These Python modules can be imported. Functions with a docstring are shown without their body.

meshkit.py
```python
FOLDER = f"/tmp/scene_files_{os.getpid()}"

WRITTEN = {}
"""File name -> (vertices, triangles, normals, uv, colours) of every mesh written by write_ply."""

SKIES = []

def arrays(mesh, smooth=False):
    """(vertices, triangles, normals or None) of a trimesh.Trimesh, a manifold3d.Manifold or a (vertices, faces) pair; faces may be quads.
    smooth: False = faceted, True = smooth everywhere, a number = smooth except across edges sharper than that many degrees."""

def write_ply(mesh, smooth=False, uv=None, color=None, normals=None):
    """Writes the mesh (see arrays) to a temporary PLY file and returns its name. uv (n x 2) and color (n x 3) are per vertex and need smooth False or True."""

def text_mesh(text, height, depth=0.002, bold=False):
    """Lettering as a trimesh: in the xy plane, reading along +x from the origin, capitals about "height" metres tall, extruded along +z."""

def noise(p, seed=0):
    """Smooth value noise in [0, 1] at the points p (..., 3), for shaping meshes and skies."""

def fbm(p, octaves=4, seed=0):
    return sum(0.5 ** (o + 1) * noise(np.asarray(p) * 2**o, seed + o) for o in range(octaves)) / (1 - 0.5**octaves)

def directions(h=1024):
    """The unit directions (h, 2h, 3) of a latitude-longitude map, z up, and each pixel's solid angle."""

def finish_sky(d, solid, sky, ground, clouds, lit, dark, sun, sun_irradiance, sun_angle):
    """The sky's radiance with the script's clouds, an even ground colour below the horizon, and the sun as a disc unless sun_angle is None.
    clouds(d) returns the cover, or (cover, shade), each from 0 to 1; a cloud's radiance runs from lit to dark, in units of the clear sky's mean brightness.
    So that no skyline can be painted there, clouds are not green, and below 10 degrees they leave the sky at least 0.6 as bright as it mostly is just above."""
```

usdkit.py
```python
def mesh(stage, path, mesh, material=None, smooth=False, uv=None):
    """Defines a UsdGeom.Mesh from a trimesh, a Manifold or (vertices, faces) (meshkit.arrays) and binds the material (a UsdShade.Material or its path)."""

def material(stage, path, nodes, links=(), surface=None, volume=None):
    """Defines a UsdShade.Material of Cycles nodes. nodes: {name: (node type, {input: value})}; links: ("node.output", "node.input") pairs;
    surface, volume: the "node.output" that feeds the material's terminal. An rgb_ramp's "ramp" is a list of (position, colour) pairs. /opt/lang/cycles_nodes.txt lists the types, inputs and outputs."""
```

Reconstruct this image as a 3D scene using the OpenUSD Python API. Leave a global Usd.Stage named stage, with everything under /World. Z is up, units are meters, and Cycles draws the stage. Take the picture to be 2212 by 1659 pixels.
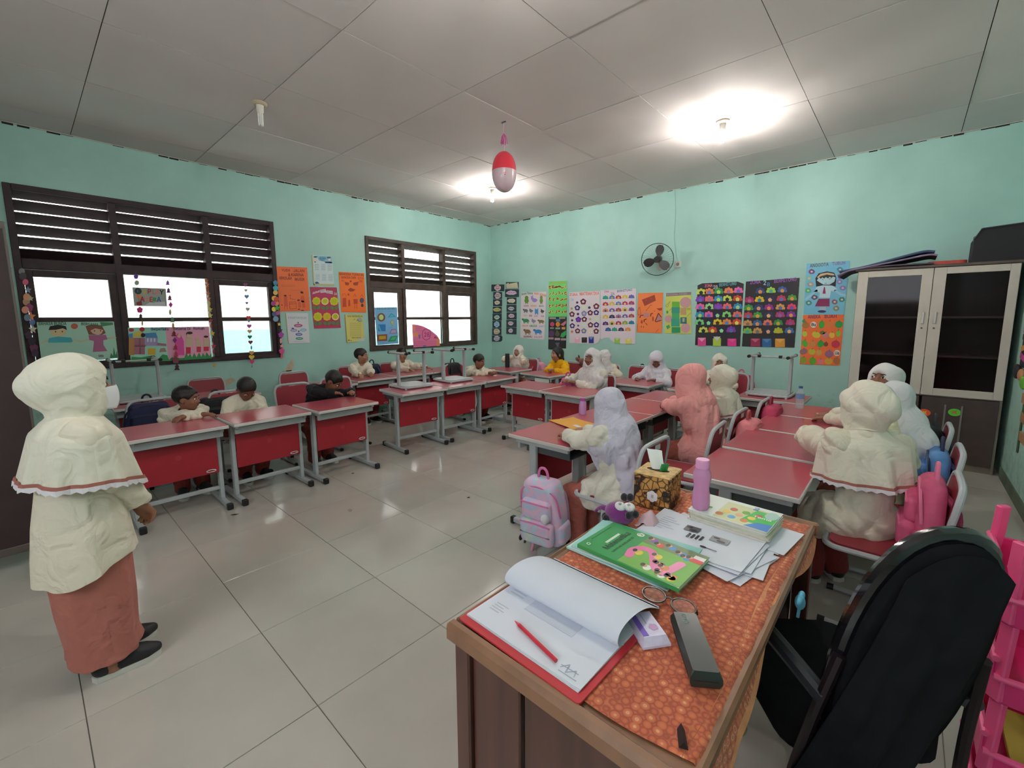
import math, numpy as np, trimesh, manifold3d as m3, usdkit, meshkit
from shapely.geometry import Polygon, Point, LineString, box as sbox
from shapely import affinity
from pxr import Usd, UsdGeom, UsdLux, UsdShade, Gf, Sdf

stage = Usd.Stage.CreateInMemory()
UsdGeom.SetStageUpAxis(stage, UsdGeom.Tokens.z)
UsdGeom.SetStageMetersPerUnit(stage, 1.0)
UsdGeom.Xform.Define(stage, '/World')
UsdGeom.Scope.Define(stage, '/World/Looks')

# ---------------------------------------------------------------- camera
W_PX, H_PX = 2212, 1659
F_PX, PX, PY = 947.8, 1116.0, 809.0
CAM = np.array([6.073, -6.11, 1.411])
_y, _p, _r = math.radians(41.611), math.radians(7.388), math.radians(-0.217)
FW = np.array([-math.sin(_y) * math.cos(_p), math.cos(_y) * math.cos(_p), -math.sin(_p)])
_rt = np.cross(FW, [0, 0, 1.0]); _rt /= np.linalg.norm(_rt); _up = np.cross(_rt, FW)
RT = _rt * math.cos(_r) + _up * math.sin(_r)
UP = -_rt * math.sin(_r) + _up * math.cos(_r)
cam = UsdGeom.Camera.Define(stage, '/World/camera')
AP = 36.0
cam.CreateHorizontalApertureAttr(AP); cam.CreateVerticalApertureAttr(AP * H_PX / W_PX)
cam.CreateFocalLengthAttr(AP * F_PX / W_PX)
cam.CreateHorizontalApertureOffsetAttr(-(PX - W_PX / 2) / W_PX * AP)
cam.CreateVerticalApertureOffsetAttr((PY - H_PX / 2) / W_PX * AP)
cam.CreateClippingRangeAttr(Gf.Vec2f(0.02, 100))
cam.AddTransformOp().Set(Gf.Matrix4d(*RT, 0, *UP, 0, *(-FW), 0, *CAM, 1))
EXPOSURE = 0.78
cam.CreateExposureAttr(EXPOSURE)

# ---------------------------------------------------------------- light
dome = UsdLux.DomeLight.Define(stage, '/World/sky')
dome.CreateIntensityAttr(1.0)
dome_mat = usdkit.material(stage, '/World/Looks/sky', {
    'tc': ('texture_coordinate', {}), 'n': ('noise_texture', {'scale': 3.0, 'detail': 5.0}),
    'r': ('rgb_ramp', {'ramp': [(0.35, (0.80, 0.88, 1.0)), (0.65, (1.0, 1.0, 1.0))]}),
    'b': ('background_shader', {'strength': 3.6})},
    [('tc.generated', 'n.vector'), ('n.fac', 'r.fac'), ('r.color', 'b.color')], surface='b.background')
UsdShade.MaterialBindingAPI.Apply(dome.GetPrim()).Bind(dome_mat)
LAMP_STRENGTH = 700.0     # the lit compact fluorescent tubes (built with the fixtures below)

# ---------------------------------------------------------------- helpers
def lin(c):
    if isinstance(c, str):
        c = [int(c[i:i + 2], 16) / 255 for i in (1, 3, 5)]
    return tuple(x / 12.92 if x <= 0.04045 else ((x + 0.055) / 1.055) ** 2.4 for x in c)

_mats = {}
def pm(color, rough=0.55, metal=0.0, spec=0.5, noise=None, bump=None, trans=0.0, coat=0.0, emit=None, sheen=0.0, sss=0.0, ior=1.5):
    """Principled material; noise=(scale, amount) mottles the colour, bump=(scale, strength) gives fine relief."""
    key = (color, rough, metal, spec, noise, bump, trans, coat, emit, sheen, sss)
    if key in _mats:
        return _mats[key]
    c = lin(color)
    nodes = {'p': ('principled_bsdf', {'base_color': c, 'roughness': rough, 'metallic': metal, 'specular_ior_level': spec,
             'transmission_weight': trans, 'coat_weight': coat, 'sheen_weight': sheen, 'ior': ior})}
    links = []
    if sss:
        nodes['p'][1].update({'subsurface_weight': sss, 'subsurface_scale': 0.01})
    if emit:
        nodes['p'][1].update({'emission_color': lin(color), 'emission_strength': emit})
    if noise or bump:
        nodes['tc'] = ('texture_coordinate', {})
    if noise:
        a = noise[1]
        nodes['n'] = ('noise_texture', {'scale': noise[0], 'detail': 4.0})
        nodes['r'] = ('rgb_ramp', {'ramp': [(0.3, tuple(x * (1 - a) for x in c)), (0.7, tuple(min(1, x * (1 + a)) for x in c))]})
        links += [('tc.object', 'n.vector'), ('n.fac', 'r.fac'), ('r.color', 'p.base_color')]
    if bump:
        nodes['bn'] = ('noise_texture', {'scale': bump[0], 'detail': 3.0})
        nodes['bu'] = ('bump', {'strength': bump[1], 'distance': 0.004})
        links += [('tc.object', 'bn.vector'), ('bn.fac', 'bu.height'), ('bu.normal', 'p.normal')]
    m = usdkit.material(stage, '/World/Looks/m%03d' % len(_mats), nodes, links, surface='p.BSDF')
    _mats[key] = m
    return m

_names = {}
def numbered(parent, name):
    k = (parent, name)
    n = _names.get(k, 0); _names[k] = n + 1
    return name if n == 0 else '%s_%03d' % (name, n)

def path_of(p):
    return '/World' if p is None else str(p.GetPath())

def tag(prim, label=None, cat=None, group=None, kind=None):
    for k, v in (('label', label), ('category', cat), ('group', group), ('kind', kind)):
        if v: prim.SetCustomDataByKey(k, v)
    return prim

def obj(name, mesh, mat, parent=None, smooth=35, **kw):
    pp = path_of(parent)
    if hasattr(mesh, 'mesh'): mesh = mesh.mesh()
    g = usdkit.mesh(stage, pp + '/' + numbered(pp, name), mesh, mat, smooth)
    return tag(g.GetPrim(), **kw)

def mat4(loc=(0, 0, 0), rz=0.0, R=None):
    M = np.eye(4)
    a = math.radians(rz)
    M[:3, :3] = np.array([[math.cos(a), -math.sin(a), 0], [math.sin(a), math.cos(a), 0], [0, 0, 1]]) @ (np.eye(3) if R is None else R)
    M[:3, 3] = loc
    return M

def set_m(x, M):
    x.MakeMatrixXform().Set(Gf.Matrix4d(*[float(v) for v in np.asarray(M).T.ravel()]))

def thing(name, label=None, cat=None, M=None, group=None, kind=None, parent=None):
    pp = path_of(parent)
    x = UsdGeom.Xform.Define(stage, pp + '/' + numbered(pp, name))
    if M is not None: set_m(x, M)
    return tag(x.GetPrim(), label, cat, group, kind)

def dup(root, M, label, group=None, name=None):
    was = root.GetCustomData()
    base = name or root.GetName()
    x = UsdGeom.Xform.Define(stage, '/World/' + numbered('/World', base))
    p = x.GetPrim()
    p.GetReferences().AddInternalReference(root.GetPath())
    set_m(x, M)
    p.SetInstanceable(True)
    return tag(p, label, was['category'], group or was.get('group'))

def rotx(d): a = math.radians(d); return np.array([[1, 0, 0], [0, math.cos(a), -math.sin(a)], [0, math.sin(a), math.cos(a)]])
def roty(d): a = math.radians(d); return np.array([[math.cos(a), 0, math.sin(a)], [0, 1, 0], [-math.sin(a), 0, math.cos(a)]])
def rotz(d): a = math.radians(d); return np.array([[math.cos(a), -math.sin(a), 0], [math.sin(a), math.cos(a), 0], [0, 0, 1]])
def unit(v): v = np.asarray(v, float); return v / (np.linalg.norm(v) + 1e-12)

class MB:
    """Collects shapes that make one mesh."""
    def __init__(s): s.v, s.f, s.n = [], [], 0
    def add(s, v, f, M=None):
        v = np.asarray(v, float); f = np.asarray(f, int)
        if f.shape[1] == 4: f = np.vstack([f[:, [0, 1, 2]], f[:, [0, 2, 3]]])
        if M is not None:
            M = np.asarray(M)
            v = v @ M[:3, :3].T + (M[:3, 3] if M.shape == (4, 4) else 0)
        s.v.append(v); s.f.append(f + s.n); s.n += len(v); return s
    def tm(s, t, M=None): return s.add(t.vertices, t.faces, M)
    def man(s, m, M=None):
        k = m.to_mesh(); return s.add(k.vert_properties[:, :3], k.tri_verts, M)
    def box(s, c, size, R=None, bev=0.0):
        h = np.asarray(size, float) / 2
        sg = np.array([[x, y, z] for x in (-1, 1) for y in (-1, 1) for z in (-1, 1)], float)
        if bev > 0:
            b = min(bev, *(h * 0.98))
            pts = np.vstack([sg * (h - b * (1 - np.eye(3)[i])) for i in range(3)])
            k = m3.Manifold.hull_points(pts).to_mesh(); v, f = k.vert_properties[:, :3], k.tri_verts
        else:
            v = sg * h
            f = np.array([[0, 1, 3, 2], [4, 6, 7, 5], [0, 4, 5, 1], [2, 3, 7, 6], [0, 2, 6, 4], [1, 5, 7, 3]])
        if R is not None: v = v @ np.asarray(R).T
        return s.add(v + np.asarray(c), f)
    def bx(s, lo, hi, bev=0.0):
        lo, hi = np.asarray(lo, float), np.asarray(hi, float)
        return s.box((lo + hi) / 2, hi - lo, bev=bev)
    def bar(s, a, b, w, h, up=(0, 0, 1), bev=0.003):
        a, b = np.asarray(a, float), np.asarray(b, float); d = b - a; L = np.linalg.norm(d); d = d / L
        x = np.cross(d, up); x = np.cross(d, (1, 0, 0)) if np.linalg.norm(x) < 1e-6 else x; x = unit(x); z = np.cross(x, d)
        return s.box((a + b) / 2, (w, L, h), R=np.stack([x, d, z], 1), bev=bev)
    def tube(s, pts, r, sides=8, closed=False, caps=True):
        p = np.asarray(pts, float); n = len(p)
        r = np.broadcast_to(np.asarray(r, float), (n,))
        t = (np.roll(p, -1, 0) - np.roll(p, 1, 0)) if closed else np.gradient(p, axis=0)
        t /= np.linalg.norm(t, axis=1, keepdims=True) + 1e-12
        a = np.zeros_like(p); u = np.cross(t[0], [0, 0, 1.0])
        if np.linalg.norm(u) < 1e-3: u = np.cross(t[0], [1.0, 0, 0])
        for i in range(n):
            u = u - t[i] * (u @ t[i]); u = unit(u); a[i] = u
        b = np.cross(t, a); an = np.arange(sides) * 2 * np.pi / sides
        v = p[:, None] + r[:, None, None] * (np.cos(an)[None, :, None] * a[:, None] + np.sin(an)[None, :, None] * b[:, None])
        m = n if closed else n - 1
        i, j = np.meshgrid(np.arange(m), np.arange(sides), indexing='ij'); i2 = (i + 1) % n
        q = np.stack([i * sides + j, i * sides + (j + 1) % sides, i2 * sides + (j + 1) % sides, i2 * sides + j], -1).reshape(-1, 4)
        f = np.vstack([q[:, [0, 1, 2]], q[:, [0, 2, 3]]]); vv = v.reshape(-1, 3)
        if caps and not closed:
            k = len(vv); vv = np.vstack([vv, p[0], p[-1]]); jj = np.arange(sides)
            f = np.vstack([f, np.stack([np.full(sides, k), (jj + 1) % sides, jj], 1),
                           np.stack([np.full(sides, k + 1), (n - 1) * sides + jj, (n - 1) * sides + (jj + 1) % sides], 1)])
        return s.add(vv, f)
    def lathe(s, prof, sides=24, M=None):
        p = np.asarray(prof, float); n = len(p); an = np.arange(sides) * 2 * np.pi / sides
        v = np.stack([p[:, None, 0] * np.cos(an), p[:, None, 0] * np.sin(an), np.broadcast_to(p[:, None, 1], (n, sides))], -1).reshape(-1, 3)
        i, j = np.meshgrid(np.arange(n - 1), np.arange(sides), indexing='ij')
        q = np.stack([i * sides + j, i * sides + (j + 1) % sides, (i + 1) * sides + (j + 1) % sides, (i + 1) * sides + j], -1).reshape(-1, 4)
        return s.add(v, q, M)
    def ell(s, c, r, R=None, n=2):
        t = trimesh.creation.icosphere(n); v = t.vertices * np.asarray(r)
        if R is not None: v = v @ np.asarray(R).T
        return s.add(v + np.asarray(c), t.faces)
    def prism(s, poly, z0, z1, M=None):
        for g in getattr(poly, 'geoms', [poly]):
            if g.is_empty or g.area <= 0: continue
            t = trimesh.creation.extrude_polygon(g, z1 - z0, engine='earcut'); t.apply_translation([0, 0, z0]); s.tm(t, M)
        return s
    def grid(s, P):
        """A (n, m, 3) lattice of points as a sheet."""
        n, m = P.shape[:2]; i, j = np.meshgrid(np.arange(n - 1), np.arange(m - 1), indexing='ij')
        q = np.stack([i * m + j, i * m + j + 1, (i + 1) * m + j + 1, (i + 1) * m + j], -1).reshape(-1, 4)
        return s.add(P.reshape(-1, 3), q)
    def slab(s, P, th, n=None):
        """A lattice of points as a sheet with thickness th (along the normals)."""
        if n is None:
            du = np.gradient(P, axis=0); dv = np.gradient(P, axis=1); n = np.cross(du, dv); n /= np.linalg.norm(n, axis=-1, keepdims=True) + 1e-12
        Q = P - n * th; a, b = P.shape[:2]
        i, j = np.meshgrid(np.arange(a - 1), np.arange(b - 1), indexing='ij')
        q = np.stack([i * b + j, (i + 1) * b + j, (i + 1) * b + j + 1, i * b + j + 1], -1).reshape(-1, 4)
        k = a * b; ring = np.concatenate([np.arange(b), np.arange(1, a) * b + b - 1, (a - 1) * b + np.arange(b - 2, -1, -1), np.arange(a - 2, 0, -1) * b])
        r2 = np.roll(ring, -1); side = np.stack([ring, r2, r2 + k, ring + k], 1)
        return s.add(np.vstack([P.reshape(-1, 3), Q.reshape(-1, 3)]), np.vstack([q, q[:, ::-1] + k, side]))
    def mesh(s): return np.vstack(s.v), np.vstack(s.f)

def rrect(w, h, r, n=5):
    return sbox(-w / 2 + r, -h / 2 + r, w / 2 - r, h / 2 - r).buffer(r, quad_segs=n)

def ray(uv):
    uv = np.atleast_2d(np.asarray(uv, float))
    return np.outer((uv[:, 0] - PX) / F_PX, RT) + np.outer(-(uv[:, 1] - PY) / F_PX, UP) + FW
def on_x(uv, x): d = ray(uv); return CAM + d * ((x - CAM[0]) / d[:, 0])[:, None]
def on_y(uv, y): d = ray(uv); return CAM + d * ((y - CAM[1]) / d[:, 1])[:, None]
def on_z(uv, z): d = ray(uv); return CAM + d * ((z - CAM[2]) / d[:, 2])[:, None]
def smoothpath(pts, n=8):
    """Catmull-Rom through the points."""
    p = np.asarray(pts, float); p = np.vstack([2 * p[0] - p[1], p, 2 * p[-1] - p[-2]]); out = []
    for i in range(1, len(p) - 2):
        t = np.linspace(0, 1, n, endpoint=False)[:, None]
        out.append(0.5 * (2 * p[i] + (p[i + 1] - p[i - 1]) * t + (2 * p[i - 1] - 5 * p[i] + 4 * p[i + 1] - p[i + 2]) * t**2 + (3 * p[i] - p[i - 1] - 3 * p[i + 1] + p[i + 2]) * t**3))
    return np.vstack(out + [p[-2][None]])
# ================================================================= the room
RX, RY0, H = 6.79, -8.2, 3.134          # right wall, front wall (behind the camera), ceiling height
def wall_mat(name, base, dirt_z=0.9):
    c = lin(base)
    return usdkit.material(stage, '/World/Looks/' + name, {
        'tc': ('geometry', {}), 'n': ('noise_texture', {'scale': 1.3, 'detail': 6.0, 'roughness': 0.6}),
        'r': ('rgb_ramp', {'ramp': [(0.3, tuple(x * 0.9 for x in c)), (0.7, tuple(min(1, x * 1.06) for x in c))]}),
        'n2': ('noise_texture', {'scale': 9.0, 'detail': 6.0, 'roughness': 0.7}),
        'sx': ('separate_xyz', {}), 'mz': ('map_range', {'from_min': 0.0, 'from_max': dirt_z, 'to_min': 0.62, 'to_max': 0.30, 'clamp': True}),
        'cmp': ('math', {'math_type': 'subtract'}), 'mul': ('math', {'math_type': 'multiply', 'value2': 4.0, 'use_clamp': True}),
        'mx': ('mix_color', {'b': tuple(x * 0.62 for x in lin('#8fa08c')), 'a': c}),
        'half': ('math', {'math_type': 'multiply', 'value2': 0.55}),
        'bn': ('noise_texture', {'scale': 60.0, 'detail': 3.0}), 'bu': ('bump', {'strength': 0.12, 'distance': 0.004}),
        'p': ('principled_bsdf', {'roughness': 0.5, 'specular_ior_level': 0.35})},
        [('tc.position', 'n.vector'), ('n.fac', 'r.fac'), ('tc.position', 'n2.vector'), ('tc.position', 'sx.vector'), ('sx.z', 'mz.value'),
         ('mz.result', 'cmp.value1'), ('n2.fac', 'cmp.value2'), ('cmp.value', 'mul.value1'), ('mul.value', 'half.value1'), ('half.value', 'mx.fac'), ('r.color', 'mx.a'),
         ('mx.result', 'p.base_color'), ('tc.position', 'bn.vector'), ('bn.fac', 'bu.height'), ('bu.normal', 'p.normal')], surface='p.BSDF')
WALL = wall_mat('wall_paint', '#abd5cc')
FLOOR_T = [usdkit.material(stage, '/World/Looks/tile_%d' % i, {
    'g': ('geometry', {}), 'n': ('noise_texture', {'scale': 2.2, 'detail': 5.0}),
    'r': ('rgb_ramp', {'ramp': [(0.3, tuple(x * k * 0.93 for x in lin('#bcb6ad'))), (0.7, tuple(x * k for x in lin('#c4beb5')))]}),
    'n2': ('noise_texture', {'scale': 3.0, 'detail': 4.0}), 'mr': ('map_range', {'to_min': 0.05, 'to_max': 0.17}),
    'p': ('principled_bsdf', {'specular_ior_level': 0.55})},
    [('g.position', 'n.vector'), ('n.fac', 'r.fac'), ('r.color', 'p.base_color'), ('g.position', 'n2.vector'), ('n2.fac', 'mr.value'), ('mr.result', 'p.roughness')], surface='p.BSDF')
    for i, k in enumerate((0.97, 1.0, 1.03))]
rng = np.random.default_rng(7)

floor = thing('floor', 'glossy cream floor of large square tiles', 'floor', kind='structure')
MB_ = MB().bx((-0.15, RY0 - 0.15, -0.06), (RX + 0.15, 0.15, -0.0035)); obj('grout', MB_, pm('#77736b', 0.8), floor)
TX0, TY0, TS = 3.425, -5.519, 0.57
i = 0
for a in range(-8, 8):
    for b in range(-6, 11):
        x0, x1, y0, y1 = TX0 + a * TS, TX0 + (a + 1) * TS, TY0 + b * TS, TY0 + (b + 1) * TS
        x0, x1, y0, y1 = max(x0, 0), min(x1, RX), max(y0, RY0), min(y1, 0)
        if x1 - x0 < 0.01 or y1 - y0 < 0.01: continue
        g = 0.0014
        dz = rng.uniform(-0.0002, 0.0002)
        obj('tile', MB().bx((x0 + g, y0 + g, -0.006), (x1 - g, y1 - g, dz), bev=0.0012), FLOOR_T[rng.integers(3)], floor, smooth=False)

CEIL = [pm(c, 0.85, spec=0.2, noise=(1.1, 0.05)) for c in ('#dfd7d4', '#dad2cf', '#e2dad7')]
ceiling = thing('ceiling', 'off-white ceiling of square plaster boards with dark joints', 'ceiling', kind='structure')
obj('backing', MB().bx((-0.15, RY0 - 0.15, H + 0.012), (RX + 0.15, 0.15, H + 0.1)), pm('#45403a', 0.9), ceiling)
gx = [0] + [3.369 + 0.976 * k for k in range(-3, 4)] + [RX]
gy = [RY0] + [-5.612 + 0.9725 * k for k in range(-2, 6)] + [0]
for a in range(len(gx) - 1):
    for b in range(len(gy) - 1):
        g = 0.0026; dz = rng.uniform(0, 0.004)
        if gy[b + 1] - gy[b] < 0.02 or gx[a + 1] - gx[a] < 0.02: continue
        obj('panel', MB().bx((gx[a] + g, gy[b] + g, H + dz), (gx[a + 1] - g, gy[b + 1] - g, H + 0.014)), CEIL[rng.integers(3)], ceiling, smooth=False)

WY = [(-6.09, -3.87), (-2.62, -0.40)]; WZ = (0.915, 2.612)
left = MB()
ys = [RY0, WY[0][0], WY[0][1], WY[1][0], WY[1][1], 0.15]
for k in (0, 2, 4): left.bx((-0.15, ys[k], 0), (0, ys[k + 1], H + 0.05))
for y0, y1 in WY:
    left.bx((-0.15, y0, 0), (0, y1, WZ[0])); left.bx((-0.15, y0, WZ[1]), (0, y1, H + 0.05))
obj('wall_left', left, WALL, smooth=False, kind='structure', label='turquoise painted wall with two louvred windows', cat='wall')
obj('wall_back', MB().bx((-0.15, 0, 0), (RX + 0.15, 0.15, H + 0.05)), WALL, smooth=False, kind='structure', label='turquoise back wall hung with class posters', cat='wall')
obj('wall_right', MB().bx((RX, RY0, 0), (RX + 0.15, 0, H + 0.05)), wall_mat('wall_paint_worn', '#abd2c5', 1.1), smooth=False, kind='structure', label='worn turquoise wall beside the cabinet', cat='wall')
obj('wall_front', MB().bx((-0.15, RY0 - 0.15, 0), (RX + 0.15, RY0, 1.75)).bx((-0.15, RY0 - 0.15, 2.75), (RX + 0.15, RY0, H + 0.05)).bx((-0.15, RY0 - 0.15, 1.75), (4.2, RY0, 2.75)).bx((6.4, RY0 - 0.15, 1.75), (RX + 0.15, RY0, 2.75)), pm('#d9d5cc', 0.7), smooth=False, kind='structure', label='pale wall with a high open vent behind the camera', cat='wall')  # vent opening is added so that sky light fills the room
obj('baseboard_right', MB().bx((RX - 0.012, RY0, 0), (RX, -0.5, 0.09)), pm('#5f6a58', 0.7, noise=(6, 0.3)), kind='structure', label='dirty skirting at the foot of the right wall', cat='skirting')
# ragged dark joint between the walls and the ceiling
def ragged(a, b, nrm, seed):
    r = np.random.default_rng(seed); a, b = np.array(a, float), np.array(b, float); L = np.linalg.norm(b - a); n = int(L / 0.09); m = MB()
    for k in range(n):
        if r.random() < 0.22: continue
        h = r.uniform(0.004, 0.022); p, q = a + (b - a) * k / n, a + (b - a) * (k + r.uniform(0.7, 1.0)) / n
        m.bar(p + np.array(nrm) * 0.003 - [0, 0, h / 2], q + np.array(nrm) * 0.003 - [0, 0, h / 2], 0.006, h, bev=0)
    return m
DIRT = pm('#2f2c29', 0.95)
obj('trim_1', ragged((0, RY0, H), (0, 0, H), (1, 0, 0), 1), DIRT, kind='structure', label='dark ragged joint along the top of the window wall', cat='trim')
obj('trim_2', ragged((0, 0, H), (RX, 0, H), (0, -1, 0), 2), DIRT, kind='structure', label='dark ragged joint along the top of the poster wall', cat='trim')
obj('trim_3', MB().bx((0.001, -0.012, H - 0.006), (RX, -0.001, H + 0.001)).bx((0.001, RY0, H - 0.006), (0.012, -0.01, H + 0.001)), pm('#c9c4ba', 0.8), kind='structure', label='thin pale moulding under the ceiling boards', cat='trim')

# -------- windows
WOOD = pm('#38262a', 0.55, noise=(9.0, 0.35), bump=(40, 0.25))
WOOD2 = pm('#4a3b34', 0.6, noise=(9.0, 0.35), bump=(40, 0.25))
PANE = usdkit.material(stage, '/World/Looks/pane', {'t': ('transparent_bsdf', {'color': (0.96, 0.97, 0.96)}), 'g': ('glossy_bsdf', {'roughness': 0.03, 'color': (1, 1, 1)}),
    'f': ('fresnel', {'IOR': 1.45}), 'm': ('mix_closure', {})}, [('f.fac', 'm.fac'), ('t.BSDF', 'm.closure1'), ('g.BSDF', 'm.closure2')], surface='m.closure')
def window(name, y0, posts, wood, label, skip=None, tilt=-36, slat_tweak={}):
    y1 = y0 + 2.22; z0, z1 = WZ; w = thing(name, label, 'window', kind='structure')
    m = MB()
    m.bx((-0.11, y0, z0), (0.02, y0 + 0.05, z1), 0.004).bx((-0.11, y1 - 0.05, z0), (0.02, y1, z1), 0.004)
    m.bx((-0.11, y0 + 0.05, z1 - 0.05), (0.02, y1 - 0.05, z1), 0.004).bx((-0.11, y0 + 0.05, z0), (0.022, y1 - 0.05, z0 + 0.05), 0.004)
    m.bx((-0.10, y0 + 0.05, 1.87), (0.016, y1 - 0.05, 1.965), 0.004)
    for p in posts: m.bx((-0.10, p - 0.028, z0 + 0.05), (0.017, p + 0.028, z1 - 0.05), 0.004)
    obj('window_frame', m, wood, w)
    cols = [y0 + 0.05, posts[0], posts[1], y1 - 0.05]
    for c in range(3):
        a, b = cols[c] + (0.0 if c == 0 else 0.028), cols[c + 1] - (0.0 if c == 2 else 0.028)
        for k in range(6):
            if skip and (c, k) in skip: continue
            zc = 1.965 + 0.052 + 0.1065 * k - 0.007
            t = tilt + slat_tweak.get((c, k), 0)
            obj('louver_slat', MB().box((-0.045, (a + b) / 2, zc), (0.125, b - a + 0.01, 0.011), R=roty(t), bev=0.002), wood, w)
    zt = (1.805, 1.385, 0.99)
    for c in range(3):
        a, b = cols[c] + (0.004 if c == 0 else 0.032), cols[c + 1] - (0.004 if c == 2 else 0.032)
        if c == 1:
            m = MB().bx((-0.07, a, 1.385), (-0.02, b, 1.425), 0.003); obj('glazing_bar', m, wood, w)
            obj('pane', MB().bx((-0.048, a, 1.425), (-0.044, b, 1.87)), PANE, w, smooth=False); obj('pane', MB().bx((-0.048, a, z0 + 0.05), (-0.044, b, 1.385)), PANE, w, smooth=False)
        else:
            x0, x1 = -0.062, 0.0
            m = MB().bx((x0, a, 0.975 - 0.05), (x1, a + 0.055, 1.865), 0.003).bx((x0, b - 0.055, 0.925), (x1, b, 1.865), 0.003)
            m.bx((x0, a + 0.055, 1.805), (x1, b - 0.055, 1.865), 0.003).bx((x0, a + 0.055, 0.925 + (0.015 if c == 2 else 0)), (x1, b - 0.055, 0.995), 0.003).bx((x0, a + 0.055, 1.383), (x1, b - 0.055, 1.428), 0.003)
            s = obj('sash', m, wood, w)
            obj('pane', MB().bx((-0.035, a + 0.055, 1.428), (-0.031, b - 0.055, 1.805)), PANE, s, smooth=False); obj('pane', MB().bx((-0.035, a + 0.055, 0.995), (-0.031, b - 0.055, 1.383)), PANE, s, smooth=False)
    return w
window('window_1', -6.09, (-5.38, -4.595), WOOD, 'large dark brown louvred window at the left hung with garlands', slat_tweak={(2, 3): -9})
window('window_2', -2.62, (-1.98, -1.155), WOOD2, 'brown louvred window near the room corner with two posters in it', tilt=-30, skip={(1, 4)}, slat_tweak={(0, 0): -12})
# outside: a neighbouring building's plastered wall, white above, turquoise at its foot, and the ground between
obj('outer_wall', MB().bx((-2.6, -9.5, 1.22), (-2.45, 3.5, 4.2)), pm('#ded5ce', 0.9, noise=(1.3, 0.07), bump=(4, 0.5)), smooth=False, kind='structure', label='white plastered wall outside the windows', cat='wall')
obj('outer_wall', MB().bx((-2.62, -9.5, -0.1), (-2.44, 3.5, 1.22)), pm('#b5e6da', 0.85, noise=(2, 0.06)), smooth=False, kind='structure', label='turquoise lower band of the wall outside', cat='wall')
obj('outer_ground', MB().bx((-2.45, -9.5, -0.15), (-0.15, 3.5, -0.05)), pm('#b5b0a6', 0.9), smooth=False, kind='structure', label='bare concrete ground outside the windows', cat='ground')

obj('unseen_eave', MB().bx((-1.25, -9.5, 2.98), (-0.15, 3.5, 3.08)), pm('#cfc9c0', 0.85), smooth=False, kind='structure', label='pale eave over the windows outside', cat='roof')  # eave out of view, keeps sky light off the wall outside

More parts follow.
